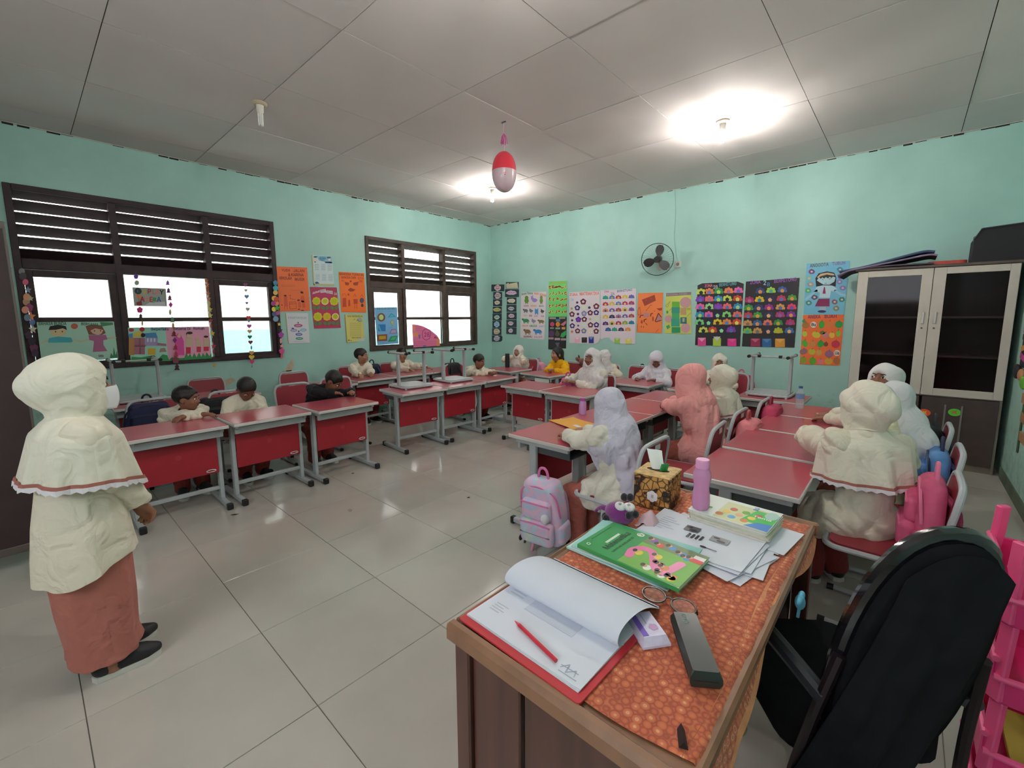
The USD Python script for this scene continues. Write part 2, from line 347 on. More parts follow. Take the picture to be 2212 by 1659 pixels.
# -------- lamps
LIT = pm('#fffaf4', 0.4, emit=LAMP_STRENGTH)
UNLIT = pm('#f2f0ea', 0.3)
def lamp(x, y, lit, label):
    t = thing('ceiling_lamp', label, 'lamp', mat4((x, y, H)))
    obj('rose', MB().lathe([(0, -0.022), (0.045, -0.022), (0.055, -0.012), (0.055, -0.0005), (0, -0.0005)], 20), pm('#c9b79a', 0.5), t)
    obj('lamp_base', MB().lathe([(0, -0.085), (0.018, -0.085), (0.026, -0.07), (0.028, -0.03), (0.03, -0.022), (0, -0.022)], 18), pm('#e6e0d4', 0.4), t)
    m = MB()
    for k in range(3):
        a = k * 2.094; d = np.array([math.cos(a), math.sin(a), 0]); e = np.array([-d[1], d[0], 0])
        pts = [d * 0.014 + e * 0.007 + [0, 0, -0.083], d * 0.014 + e * 0.007 + [0, 0, -0.165], d * 0.014 + e * 0.004 + [0, 0, -0.172], d * 0.014 - e * 0.004 + [0, 0, -0.172], d * 0.014 - e * 0.007 + [0, 0, -0.165], d * 0.014 - e * 0.007 + [0, 0, -0.083]]
        m.tube(pts, 0.0055, 6)
    obj('tube', m, LIT if lit else UNLIT, t)
    return t
lamp(2.02, -4.65, False, 'unlit fluorescent bulb on the ceiling near the left window')
lamp(1.75, -1.72, True, 'lit fluorescent bulb on the ceiling near the room corner behind the balloon')
lamp(4.69, -1.78, True, 'lit fluorescent bulb on the ceiling in front of the cabinet wall')
lamp(4.9, -4.72, True, 'lit fluorescent bulb out of view, placed to light the teacher desk')  # unseen lamp, placed to light the desk and foreground from above
lamp(2.1, -7.4, False, 'unlit fluorescent bulb at the front of the room')
# ================================================================= desks, chairs, cabinet
RED = pm('#b4505c', 0.24, noise=(5, 0.06)); REDP = pm('#a3222f', 0.42, noise=(5, 0.06)); GREY = pm('#aeb4b6', 0.42, noise=(7, 0.08)); EDGE = pm('#cfcac6', 0.45)
BLACKP = pm('#18181a', 0.5); DGREY = pm('#4d5254', 0.5)
GD = 'student desks with red tops'
def build_desk(label, M):
    t = thing('student_desk', label, 'desk', M, GD)
    obj('tabletop', MB().bx((-0.285, -0.25, 0.614), (0.285, 0.25, 0.6385), 0.004), EDGE, t)
    obj('laminate_sheet', MB().bx((-0.279, -0.244, 0.638), (0.279, 0.244, 0.6402), 0.0008), RED, t)
    m = MB().bx((-0.23, -0.215, 0.535), (0.23, 0.13, 0.538)).bx((-0.232, -0.215, 0.535), (-0.228, 0.13, 0.612)).bx((0.228, -0.215, 0.535), (0.232, 0.13, 0.612)).bx((-0.23, 0.127, 0.535), (0.23, 0.131, 0.6))
    obj('book_tray', m, DGREY, t)
    obj('front_beam', MB().bx((-0.262, 0.165, 0.548), (0.262, 0.185, 0.598), 0.003), GREY, t)
    for s in (-1, 1):
        obj('leg', MB().bx((s * 0.25 - 0.014, 0.03, 0.045), (s * 0.25 + 0.014, 0.085, 0.6), 0.004).bx((s * 0.25 - 0.013, -0.22, 0.586), (s * 0.25 + 0.013, 0.2, 0.613), 0.003), GREY, t)
        obj('foot', MB().bx((s * 0.25 - 0.018, -0.235, 0.012), (s * 0.25 + 0.018, 0.235, 0.046), 0.005), GREY, t)
        for e in (-1, 1):
            obj('end_cap', MB().bx((s * 0.25 - 0.02, e * 0.235 - 0.018, 0.0), (s * 0.25 + 0.02, e * 0.235 + 0.018, 0.048), 0.006), BLACKP, t)
    obj('modesty_panel', MB().bx((-0.236, 0.086, 0.262), (0.236, 0.098, 0.57), 0.002), REDP, t)
    obj('stretcher', MB().bx((-0.238, 0.045, 0.118), (0.238, 0.07, 0.145), 0.003), GREY, t)
    an = np.linspace(0, 2 * np.pi, 18, endpoint=False)
    obj('bag_hook', MB().tube(np.stack([-0.185 + 0.030 * np.cos(an), np.full(18, 0.102), 0.285 + 0.0085 * np.sin(an)], 1), 0.0035, 6, closed=True), pm('#d8d3d0', 0.4), t)
    obj('emblem', MB().prism(Point(0, 0).buffer(0.018), 0, 0.0008, M=np.array([[1, 0, 0, 0], [0, 0, 1, 0.0978], [0, 1, 0, 0.43], [0, 0, 0, 1.0]])), pm('#ab3340', 0.45), t)
    return t
DESKS = [  # x, y, direction its pupil faces, label
    (2.17, -5.45, 0, 'red topped desk under the folded arms of the boy by the navy backpack'),
    (2.17, -4.855, 1, 'red topped desk of the boy looking down, middle of the front left row'),
    (2.20, -4.25, 2, 'red topped desk of the pupil in black slumping sideways'),
    (2.05, -3.29, -4, 'red topped desk carrying the nearer of the two upturned chairs by the small window'),
    (2.05, -2.70, -1, 'red topped desk carrying the farther of the two upturned chairs by the small window'),
    (2.02, -2.09, 2, 'red topped desk of the boy clasping his hands near the room corner'),
    (0.78, -5.36, 0, 'pink shining desk under the large window carrying an upturned chair'),
    (0.78, -4.77, 0, 'pink shining desk against the window wall with an empty chair behind it'),
    (0.97, -3.79, 6, 'empty red topped desk behind the slumping pupil near the peeling wall'),
    (0.80, -3.12, 0, 'pink shining desk of the boy turning his head under the posters'),
    (0.80, -2.53, 0, 'pink shining desk of the boy half hidden by an upturned chair leg'),
    (0.80, -1.95, 0, 'pink shining desk nearest the room corner in the window row'),
    (2.90, -2.25, -90, 'empty red topped desk left of the smiling girl in white'),
    (3.49, -2.27, -92, 'red topped desk of the smiling girl in white'),
    (1.56, -1.25, -90, 'red topped desk in the room corner with a tall black bottle'),
    (2.34, -1.27, -98, 'red topped desk of the girl in the yellow jacket'),
    (3.07, -1.25, -90, 'red topped desk behind the smiling girl in white'),
    (3.67, -1.25, -90, 'red topped desk of the girl in white bowing her head'),
    (4.45, -1.25, -90, 'red topped desk by the back wall left of the upturned chair'),
    (5.14, -1.30, -90, 'red topped desk by the back wall carrying an upturned chair beside the cabinet'),
    (4.37, -3.715, 180, 'red topped desk with the yellow envelope, front of the middle row'),
    (4.37, -3.13, 180, 'red topped desk beyond the one with the yellow envelope'),
    (4.37, -2.545, 180, 'red topped desk under the sleeves of the pink hoodie'),
    (4.37, -1.96, 180, 'red topped desk of the girl in cream at the far end of the middle row'),
    (5.54, -3.69, 180, 'red topped desk next to the teacher desk, front of the right row'),
    (5.54, -3.08, 180, 'red topped desk second from the teacher desk in the right row'),
    (5.54, -2.48, 180, 'red topped desk third from the teacher desk in the right row'),
    (5.54, -1.885, 180, 'red topped desk with the clear water bottle at the far end of the right row')]
desk0 = None
for x, y, d, lab in DESKS:
    M = mat4((x, y, 0), d - 90)
    if desk0 is None: desk0 = build_desk(lab, M)
    else: dup(desk0, M, lab)

CHG = 'red and grey student chairs'
TUBE = pm('#b9bcc0', 0.38, noise=(8, 0.08)); CRED = pm('#97303c', 0.4, noise=(6, 0.08))
def build_chair(label, M):
    t = thing('student_chair', label, 'chair', M, CHG)
    obj('seat', MB().prism(rrect(0.34, 0.34, 0.05), 0.388, 0.403), CRED, t)
    r = np.array(rrect(0.37, 0.37, 0.06).exterior.coords)[:-1]
    obj('seat_rim', MB().tube(np.c_[r, np.full(len(r), 0.388)], 0.0125, 8, closed=True).prism(rrect(0.345, 0.345, 0.05), 0.372, 0.388), TUBE, t)
    P = smoothpath([(-0.165, -0.17, 0.385), (-0.172, -0.19, 0.47), (-0.178, -0.215, 0.62), (-0.168, -0.228, 0.70), (-0.13, -0.235, 0.737), (0, -0.237, 0.742), (0.13, -0.235, 0.737), (0.168, -0.228, 0.70), (0.178, -0.215, 0.62), (0.172, -0.19, 0.47), (0.165, -0.17, 0.385)], 6)
    obj('back_frame', MB().tube(P, 0.0125, 8), TUBE, t)
    A = rotx(8)
    bm = np.eye(4); bm[:3, :3] = np.array([[1, 0, 0], [0, 0, 1], [0, 1, 0]]).T; bm[:3, :3] = A @ bm[:3, :3]; bm[:3, 3] = (0, -0.213, 0.615)
    obj('backrest', MB().prism(rrect(0.335, 0.215, 0.04), -0.006, 0.006, M=bm), CRED, t)
    obj('name_plate', MB().box((0, -0.243, 0.708), (0.06, 0.003, 0.03)), pm('#d5d6d8', 0.4), t)
    for s in (-1, 1):
        obj('leg', MB().bx((s * 0.165 - 0.0125, -0.045, 0.03), (s * 0.165 + 0.0125, 0.0, 0.378), 0.004), TUBE, t)
        obj('foot', MB().tube([(s * 0.165, -0.2, 0.016), (s * 0.165, 0.17, 0.016)], 0.0135, 8), TUBE, t)
        for e in (-0.2, 0.17): obj('end_cap', MB().tube([(s * 0.165, e - 0.014, 0.0155), (s * 0.165, e + 0.014, 0.0155)], 0.0155, 8), BLACKP, t)
    obj('stretcher', MB().tube([(-0.165, -0.13, 0.018), (0.165, -0.13, 0.018)], 0.009, 8), TUBE, t)
    for s in (-1, 1): obj('clip', MB().box((s * 0.09, -0.13, 0.014), (0.03, 0.03, 0.027), bev=0.004), BLACKP, t)
    return t
CHAIRS = [
    (4.865, -3.87, 180, 'red backed grey tube chair of the girl in the lavender hijab'),
    (5.01, -3.29, 184, 'empty red chair between the lavender hijab girl and the pink hoodie'),
    (4.99, -2.72, 180, 'red chair behind the pupil in the pink hoodie'),
    (5.02, -2.15, 180, 'red chair of the girl in cream at the far end of the middle row'),
    (6.05, -3.60, 180, 'red chair hung with a pink bag beside the teacher chair'),
    (6.09, -3.00, 180, 'red chair hung with a blue and navy bag, second in the right row'),
    (6.08, -2.40, 180, 'red chair hung with a black bag near the cabinet'),
    (3.40, -1.80, -92, 'red chair of the smiling girl in white'),
    (1.45, -0.80, -90, 'red chair in the room corner under the posters'),
    (2.30, -0.80, -98, 'red chair of the girl in the yellow jacket'),
    (2.90, -0.76, -90, 'red chair hidden behind the smiling girl in white'),
    (3.36, -0.70, -90, 'red chair with the navy bag by the poster wall'),
    (3.80, -0.74, -90, 'red chair of the girl in white bowing her head'),
    (4.55, -0.72, -90, 'red chair with a pink bag by the back wall'),
    (1.60, -5.42, 0, 'red chair with the navy backpack at the left'),
    (1.60, -4.86, 0, 'red chair with the black bag, of the boy looking down'),
    (1.60, -4.30, 0, 'red chair of the pupil in black slumping sideways'),
    (0.36, -4.76, 0, 'empty red chair between the window wall and a pink desk'),
    (0.55, -3.86, 4, 'empty red chair by the peeling patch of the window wall'),
    (0.40, -3.05, 0, 'red chair of the boy turning his head under the posters'),
    (0.40, -2.40, 0, 'red chair of the boy half hidden by an upturned chair leg'),
    (1.40, -1.97, 0, 'red chair hung with a black bag behind the boy clasping his hands'),
    (1.47, -3.78, 0, 'empty red chair in the gap behind the slumping pupil')]
chair0 = None
for x, y, d, lab in CHAIRS:
    M = mat4((x, y, 0), d - 90)
    if chair0 is None: chair0 = build_chair(lab, M)
    else: dup(chair0, M, lab)
for x, y, d, lab in [(0.60, -5.42, 180, 'upturned grey chair on the pink desk under the large window'),
                     (1.90, -3.22, 176, 'upturned grey chair on the nearer desk by the small window'),
                     (1.90, -2.60, 178, 'upturned grey chair on the farther desk by the small window'),
                     (5.10, -1.21, 90, 'upturned grey chair on the desk beside the cabinet')]:
    # turned over about the fore-and-aft axis: the seat lies on the desk, the feet point up
    dup(chair0, mat4((x, y, 0.641 + 0.404), d - 90, R=roty(180)), lab)

# -------- cabinet
CW = pm('#cfc6bb', 0.5, noise=(6, 0.06)); CB = pm('#4a3a37', 0.5, noise=(10, 0.15)); CE = pm('#8d8273', 0.55, noise=(10, 0.15))
cab = thing('cabinet', 'tall white and brown cabinet with glass doors by the right wall', 'cabinet', mat4((5.655, -0.503, 0)))
cw, cd, ch = 1.088, 0.485, 1.852
m = MB().bx((0, 0.02, 0), (0.018, cd, ch)).bx((cw - 0.018, 0.02, 0), (cw, cd, ch)).bx((0.018, cd - 0.008, 0.02), (cw - 0.018, cd, ch)).bx((0.018, 0.02, 0.06), (cw - 0.018, cd, 0.08)).bx((0.018, 0.02, 0.665), (cw - 0.018, cd, 0.683)).bx((0.018, 0.03, 0), (cw - 0.018, 0.045, 0.06))
obj('body', m, CE, cab, smooth=False)
obj('cornice', MB().bx((-0.02, -0.01, ch), (cw + 0.02, cd, ch + 0.025), 0.004), pm('#5c4f48', 0.55, noise=(10, .2)), cab)
for z in (1.03, 1.39): obj('shelf', MB().bx((0.02, 0.06, z), (cw - 0.02, cd - 0.01, z + 0.018)), pm('#b4a89e', 0.6), cab)
obj('back_lining', MB().bx((0.018, cd - 0.02, 0.69), (cw - 0.018, cd - 0.009, ch - 0.003)), pm('#6a5c60', 0.8), cab)
obj('top_lining', MB().bx((0.018, 0.03, ch - 0.02), (cw - 0.018, cd - 0.02, ch - 0.001)), pm('#3d3437', 0.8), cab)
GLASSD = usdkit.material(stage, '/World/Looks/smoked_pane', {'t': ('transparent_bsdf', {'color': (0.62, 0.57, 0.58)}), 'g': ('glossy_bsdf', {'roughness': 0.06, 'color': (1, 1, 1)}),
    'f': ('fresnel', {'IOR': 1.22}), 'm': ('mix_closure', {})}, [('f.fac', 'm.fac'), ('t.BSDF', 'm.closure1'), ('g.BSDF', 'm.closure2')], surface='m.closure')
for k, (a, b) in enumerate(((0.004, 0.552), (0.556, 1.084))):
    ia, ib = (0.084, 0.475) if k == 0 else (0.64, 1.026)
    d = obj('glass_door', MB().bx((a, 0, 0.676), (ia, 0.018, ch - 0.003), 0.002).bx((ib, 0, 0.676), (b, 0.018, ch - 0.003), 0.002).bx((ia, 0, 0.676), (ib, 0.018, 0.744), 0.002).bx((ia, 0, 1.79), (ib, 0.018, ch - 0.003), 0.002), CW, cab)
    obj('pane', MB().bx((ia, 0.008, 0.744), (ib, 0.012, 1.79)), GLASSD, d, smooth=False)
    hx = 0.512 if k == 0 else 0.595
    obj('handle', MB().bx((hx - 0.011, -0.012, 1.34), (hx + 0.011, 0.0, 1.45), 0.004), pm('#b7b0aa', 0.3, metal=0.5), d)
    obj('keyhole', MB().tube([(hx, -0.004, 1.30), (hx, 0.001, 1.30)], 0.008, 10), pm('#55504c', 0.3, metal=0.8), d)
    l = obj('lower_door', MB().bx((a + 0.015, 0.002, 0.065), (b - 0.015 if k else b - 0.001, 0.018, 0.662), 0.002), CB, cab)
    hx = 0.50 if k == 0 else 0.735
    obj('trim_strip', MB().bx((hx - 0.007, -0.006, 0.12), (hx + 0.007, 0.002, 0.60), 0.002), pm('#8b8482', 0.4, metal=0.4), l)
    obj('trim_strip', MB().bx((hx + (0.11 if k else -0.25) - 0.007, -0.006, 0.12), (hx + (0.11 if k else -0.25) + 0.007, 0.002, 0.60), 0.002), pm('#8b8482', 0.4, metal=0.4), l)
ST = np.array([[1, 0, 0, 0], [0, 0, -1, -0.0005], [0, 1, 0, 0], [0, 0, 0, 1.0]])
def sticker(cx, cz, col, col2, parent):
    M = ST.copy(); M[:3, 3] += (cx, 0.0005, cz)
    s = obj('sticker', MB().prism(affinity.scale(Point(0, 0).buffer(0.043), 1, 0.8), 0, 0.0012, M), pm(col, 0.5), parent)
    M2 = M.copy(); M2[1, 3] -= 0.0013
    obj('sticker_figure', MB().prism(Polygon([(-.02, -.018), (.0, -.006), (.02, -.02), (.008, .002), (.018, .02), (0, .01), (-.018, .02), (-.01, 0)]), 0, 0.0008, M2), pm(col2, 0.5), s)
sticker(0.80, 0.535, '#63d43c', '#d06a3c', cab); sticker(0.60, 0.505, '#ff5f3c', '#e9d23c', cab)

# things on top of the cabinet
def rug(label, z, pts, w, col, col2, th):
    P = smoothpath(pts, 6); A = np.stack([P + [0, 0, 0], P + [0, w, 0.0]], 1)
    t = thing('folded_mat', label, 'mat', mat4((0, 0, z)))
    obj('mat_cloth', MB().slab(A, th), pm(col, 0.85, noise=(30, .15)), t)
    E = np.stack([P - [0, 0.003, 0.0], P - [0, 0.001, 0.0]], 1)
    obj('hem', MB().tube(P - [0, 0.0, th / 2], th * 0.55, 6), pm(col2, 0.8), t)
    return t
T0 = ch + 0.025
rug('blue folded mat on the cabinet sagging over its left edge', T0, [(5.50, -0.50, -0.005), (5.70, -0.50, 0.03), (5.95, -0.50, 0.095), (6.12, -0.5, 0.135), (6.2, -0.5, 0.128)], 0.38, '#6f8fae', '#4d5d7c', 0.02)
rug('dark purple striped mat under the blue mat on the cabinet', T0, [(5.49, -0.52, -0.045), (5.58, -0.52, -0.005), (5.72, -0.52, 0.022), (5.95, -0.52, 0.062), (6.15, -0.52, 0.098), (6.22, -0.52, 0.09)], 0.38, '#3b3242', '#8c7a98', 0.016)
rug('dark folded mat lowest of the pile on the cabinet', T0, [(5.50, -0.515, -0.06), (5.6, -0.515, 0.0), (5.8, -0.515, 0.018), (6.0, -0.515, 0.022), (6.2, -0.515, 0.02)], 0.36, '#2d2b33', '#5a5064', 0.015)
obj('red_tray', MB().prism(rrect(0.26, 0.3, 0.05), 0, 0.03, mat4((6.29, -0.34, T0))), pm('#c2453a', 0.5), label='flat red folded cloth on the cabinet beside the mats', cat='cloth')
t = thing('black_bag', 'large black storage bag on the right end of the cabinet', 'bag', mat4((6.62, -0.30, T0)))
obj('bag_body', MB().prism(Polygon([(-.17, 0), (-.168, .2), (-.13, .28), (.16, .3), (.165, 0)]).buffer(0.006), -0.17, 0.17, np.array([[1, 0, 0, 0], [0, 0, -1, 0], [0, 1, 0, 0.006], [0, 0, 0, 1.0]])), pm('#262429', 0.75, bump=(20, 0.5)), t)
obj('zip_seam', MB().tube([(-0.178, -0.172, 0.2), (-0.138, -0.175, 0.285), (0.155, -0.175, 0.306)], 0.005, 6), pm('#4a4650', 0.6), t)
obj('side_tab', MB().box((-0.168, -0.1, 0.21), (0.02, 0.05, 0.05), bev=0.008), pm('#5e6a6c', 0.6), t)

# -------- wall fan, switch and wires
fan = thing('wall_fan', 'black wall fan tilted on the back wall', 'fan', mat4((3.44, -0.25, 2.19), 0, rotz(14) @ rotx(10)))
obj('hub', MB().lathe([(0, -0.02), (0.03, -0.02), (0.045, 0.0), (0.05, 0.09), (0.035, 0.13), (0, 0.135)], 20, M=np.array([[1, 0, 0, 0], [0, 0, 1, 0], [0, 1, 0, 0], [0, 0, 0, 1.0]])), pm('#2e2c30', 0.4), fan)
FB = pm('#39363b', 0.45)
for k in range(3):
    a = 2 * math.pi * k / 3 + 1.35
    u = np.linspace(0.04, 0.19, 7); wv = np.array([.03, .07, .1, .115, .115, .1, .05])
    c = np.array([math.cos(a), 0, math.sin(a)]); e = np.array([-math.sin(a), 0, math.cos(a)])
    P = np.stack([np.stack([c * uu + e * (ww * s) + np.array([0, 0.02 + 0.03 * s, 0]) for s in np.linspace(-0.5, 0.5, 4)]) for uu, ww in zip(u, wv)])
    obj('blade', MB().slab(P, 0.003), FB, fan)
an = np.linspace(0, 2 * np.pi, 40, endpoint=False)
obj('cage_ring', MB().tube(np.stack([0.212 * np.cos(an), np.zeros(40), 0.212 * np.sin(an)], 1), 0.005, 6, closed=True), pm('#22332f', 0.4), fan)
WIRE = pm('#8f9a97', 0.35, metal=0.6)
for k in range(36):
    a = 2 * math.pi * k / 36; c = np.array([math.cos(a), 0, math.sin(a)])
    m = MB().tube([c * 0.21, c * 0.188 + [0, -0.045, 0], c * 0.12 + [0, -0.06, 0], c * 0.045 + [0, -0.062, 0]], 0.0008, 4)
    m.tube([c * 0.21, c * 0.188 + [0, 0.05, 0], c * 0.12 + [0, 0.075, 0], c * 0.05 + [0, 0.08, 0]], 0.0008, 4)
    obj('cage_wire', m, WIRE, fan)
obj('badge', MB().lathe([(0, 0), (0.04, 0.0), (0.04, 0.006), (0, 0.006)], 20, M=np.array([[1, 0, 0, 0], [0, 0, 1, -0.066], [0, 1, 0, 0], [0, 0, 0, 1.0]])), pm('#2b2a2e', 0.4), fan)
obj('wall_arm', MB().tube([(0, 0.12, -0.0), (0, 0.16, -0.05), (0.0, 0.2, -0.09), (0, 0.228, -0.1)], 0.016, 8).box((0, 0.237, -0.10), (0.08, 0.02, 0.13), bev=0.006), pm('#b9b3a6', 0.5), fan)
sw = thing('wall_switch', 'white round wall switch right of the fan', 'switch', mat4((3.631, 0, 2.131)))
obj('switch_plate', MB().bx((-0.042, -0.02, -0.045), (0.042, -0.0005, 0.045), 0.008), pm('#dedacf', 0.4), sw)
obj('dial', MB().lathe([(0, 0.034), (0.018, 0.034), (0.022, 0.02), (0, 0.02)], 18, M=np.array([[1, 0, 0, 0], [0, 0, -1, 0], [0, 1, 0, 0], [0, 0, 0, 1.0]])), pm('#8f8c86', 0.4), sw)
obj('switch_wire', MB().tube(smoothpath([(3.545, -0.004, 3.12), (3.565, -0.004, 2.8), (3.56, -0.004, 2.5), (3.60, -0.004, 2.25), (3.626, -0.004, 2.176)], 6), 0.0035, 6), pm('#9ccabd', 0.5), label='thin cable running from the ceiling down to the wall switch', cat='cable')
obj('fan_wire', MB().tube(smoothpath([(3.60, -0.004, 2.09), (3.54, -0.02, 2.03), (3.47, -0.02, 2.06)], 6), 0.003, 6), pm('#ded9ce', 0.5), label='short pale cable between the switch and the fan', cat='cable')
# ================================================================= posters and garlands on the walls
class Poster:
    """A paper stuck on a wall. Its drawing is given in a local sheet frame (u right, v down) that a crop (x0, y0, scale) of the survey maps onto the wall plane."""
    def __init__(s, label, plane, crop, outline, color, cat='poster', name='poster', group=None, off=0.004, th=0.0012, rough=0.6):
        s.ax, s.off, s.crop = plane[0], off, crop
        s.base = plane[1]; s.sgn = 1.0 if s.ax == 'x' else -1.0
        c = s.to3(np.array(outline, float)).mean(0); s.o = c
        s.t = thing(name, label, cat, mat4(c), group)
        s.sheet = s.fill('sheet', [outline], color, 0, th=th, rough=rough)
    def to3(s, p):
        uv = np.asarray(p, float) * s.crop[2] + np.array(s.crop[:2])
        return on_x(uv, s.base + s.off) if s.ax == 'x' else on_y(uv, s.base - s.off)
    def put(s, m, v, f, layer, th):
        """v: (x, y, h) with h from 0 to 1."""
        P = s.to3(v[:, :2]) - s.o
        P[:, 0 if s.ax == 'x' else 1] += s.sgn * (layer * 0.0009 + v[:, 2] * th)
        a, b, c = P[f[0, 0]], P[f[0, 1]], P[f[0, 2]]
        m.add(P, f)
    def fill(s, name, polys, color, layer=1, parent=None, th=0.0009, rough=0.6, mat=None):
        m = MB()
        for q in polys:
            q = Polygon(q) if not hasattr(q, 'area') else q
            q = q if q.is_valid else q.buffer(0)
            for g in getattr(q, 'geoms', [q]):
                if g.area <= 0: continue
                t = trimesh.creation.extrude_polygon(g, 1.0, engine='earcut')
                s.put(m, t.vertices, t.faces[:, ::-1] , layer, th)
        v, f = m.mesh()
        return obj(name, trimesh.Trimesh(v, f, process=False), mat or pm(color, rough), s.t if parent is None else parent, smooth=False)
    def line(s, name, paths, w, color, layer=2, parent=None):
        return s.fill(name, [LineString(p).buffer(w / 2, quad_segs=2) for p in paths], color, layer, parent)
    def text(s, items, color, layer=2, name='lettering', bold=True, parent=None):
        """items: (text, x, y baseline, height, total width or None, slant)"""
        m = MB()
        for it in items:
            txt, x, y, h = it[:4]; w = it[4] if len(it) > 4 else None; sl = it[5] if len(it) > 5 else 0.0
            t = meshkit.text_mesh(txt, h, 1.0, bold=bold); v = np.array(t.vertices); k = (w / v[:, 0].max()) if w else 1.0
            X = v[:, 0] * k
            V = np.stack([x + X, y - v[:, 1] - sl * X, v[:, 2]], 1)
            s.put(m, V, t.faces[:, ::-1], layer, 0.0007)
        v, f = m.mesh()
        return obj(name, trimesh.Trimesh(v, f, process=False), pm(color, 0.6), s.t if parent is None else parent, smooth=False)

def ellp(x, y, a, b, rot=0): return affinity.rotate(affinity.scale(Point(x, y).buffer(1.0, quad_segs=6), a, b), rot, origin=(x, y))
def petals(x, y, r, n=5, k=0.55, phase=-90, dy=1.0):
    from shapely import union_all
    ps = [Point(x + r * 0.56 * math.cos(math.radians(phase + 360 * i / n)), y + dy * r * 0.56 * math.sin(math.radians(phase + 360 * i / n))).buffer(r * k, quad_segs=4) for i in range(n)]
    return union_all(ps + [Point(x, y).buffer(r * 0.5)]).simplify(r * 0.03)
def fan_flower(x, y, r):   # folded paper flower: five lobes above, cut flat below
    from shapely import union_all
    ps = [Point(x + r * 0.70 * math.cos(math.radians(a)), y + 0.10 * r - r * 0.60 * math.sin(math.radians(a))).buffer(r * 0.30, quad_segs=4) for a in (-6, 42, 90, 138, 186)]
    q = union_all(ps + [ellp(x, y + 0.05 * r, r * 0.62, r * 0.50), sbox(x - r * 0.5, y - 0.1 * r, x + r * 0.5, y + r * 0.42)])
    return q.intersection(sbox(x - 2 * r, y - 2 * r, x + 2 * r, y + r * 0.46)).simplify(r * 0.03)
def star(x, y, r, n=5, k=0.45, ph=-90): return Polygon([(x + (r if i % 2 == 0 else r * k) * math.cos(math.radians(ph + 180 * i / n)), y + (r if i % 2 == 0 else r * k) * math.sin(math.radians(ph + 180 * i / n))) for i in range(2 * n)])
def heart(x, y, r): 
    t = np.linspace(0, 2 * np.pi, 24, endpoint=False)
    return Polygon(np.c_[x + r * np.sin(t)**3, y - r * (13 * np.cos(t) - 5 * np.cos(2 * t) - 2 * np.cos(3 * t) - np.cos(4 * t)) / 16])
def rc(x0, y0, x1, y1): return [(x0, y0), (x1, y0), (x1, y1), (x0, y1)]
def scribble(x, y, w, h, n, seed, amp=0.4):
    """Rows of small handwriting: broken wavy strokes."""
    r = np.random.default_rng(seed); out = []
    for i in range(n):
        yy = y + h * i / max(n - 1, 1); xx = x
        while xx < x + w - 2:
            L = min(r.uniform(0.05, 0.16) * w + 3, x + w - xx); k = max(3, int(L / 3))
            out.append([(xx + L * j / k, yy + amp * r.uniform(-1, 1)) for j in range(k + 1)]); xx += L + r.uniform(0.015, 0.03) * w + 1
    return out

LW, BW = ('x', 0.0), ('y', 0.0)
# ---- left wall, between the windows (crop 590,540 scale 210/1659)
C1 = (590, 540, 210 / 1659)
p = Poster('orange poster with three lines of hand lettering beside the large window', LW, C1, [(55, 280), (578, 300), (632, 1040), (115, 1052)], '#f47a45')
p.text([('YUDA', 140, 365, 42, 150, -.02), ('JALAN', 340, 375, 46, 190, -.02)], '#a8382a'); p.text([('& KARENA', 255, 445, 48, 265, -.02), ('SEKOLAH', 100, 500, 46, 215, -.03), ('MUSIK', 365, 520, 46, 170, -.02)], '#7c3a26')
p.line('drawing', scribble(140, 600, 230, 20, 2, 1, 3) + scribble(310, 690, 180, 8, 1, 2, 3), 3, '#c5603a')
p.fill('drawn_figure', [[(185, 800), (235, 790), (255, 960), (190, 970)], ellp(500, 840, 35, 60), [(420, 890), (470, 880), (480, 980), (430, 985)], [(490, 900), (540, 890), (550, 985), (500, 990)]], '#e0623f')
p.line('drawing', [[(275, 890), (390, 885), (395, 1000), (285, 1005), (275, 890)], [(280, 920), (395, 915)], [(265, 780), (300, 770), (290, 830), (380, 850)], [(190, 970), (195, 1010)], [(240, 965), (245, 1010)]], 6, '#b04e30')
p.fill('drawn_hair', [ellp(490, 725, 28, 18, 20), ellp(432, 858, 24, 14, -10), ellp(505, 878, 28, 16, 10), ellp(205, 780, 24, 14), ellp(440, 1012, 22, 8), ellp(500, 1030, 26, 8), ellp(150, 940, 10, 8)], '#5b2a26')
p = Poster('pale blue timetable sheet highest between the windows', LW, C1, [(655, 85), (1000, 110), (1045, 610), (690, 600)], '#cfe0e2')
p.fill('frame_strip', [[(655, 85), (672, 87), (708, 598), (690, 600)], [(688, 575), (1042, 582), (1045, 610), (690, 600)]], '#c9bf84'); p.fill('header_band', [[(740, 95), (1000, 112), (1008, 225), (880, 205), (770, 170)]], '#8fc9d8')
p.text([('JADWAL', 775, 150, 34, 130, -.05), ('PIKET', 790, 185, 34, 90, -.05)], '#2f6fa6'); p.fill('wave', [[(880, 200), (1000, 205), (1005, 228), (890, 225)], [(715, 545), (760, 540), (790, 575), (720, 578)]], '#2f5f9a')
p.fill('cartoon_child', [ellp(960, 165, 24, 22), ellp(720, 170, 34, 30)], '#e8d0c8', 2); p.fill('cartoon_hair', [ellp(948, 130, 34, 14), ellp(720, 118, 32, 16), ellp(715, 205, 16, 8)], '#2d6f6c', 3)
for k in range(6):
    x, y = 710 + 110 * (k % 3) + 14 * (k // 3), 240 + 175 * (k // 3) + 4 * (k % 3)
    p.line('written_lines', scribble(x, y, 70, 100, 8, k, 1), 4, '#8fa8b4')
p = Poster('dark pink poster with six yellow paper flowers between the windows', LW, C1, [(625, 630), (1085, 640), (1155, 1328), (700, 1342)], '#b83a60')
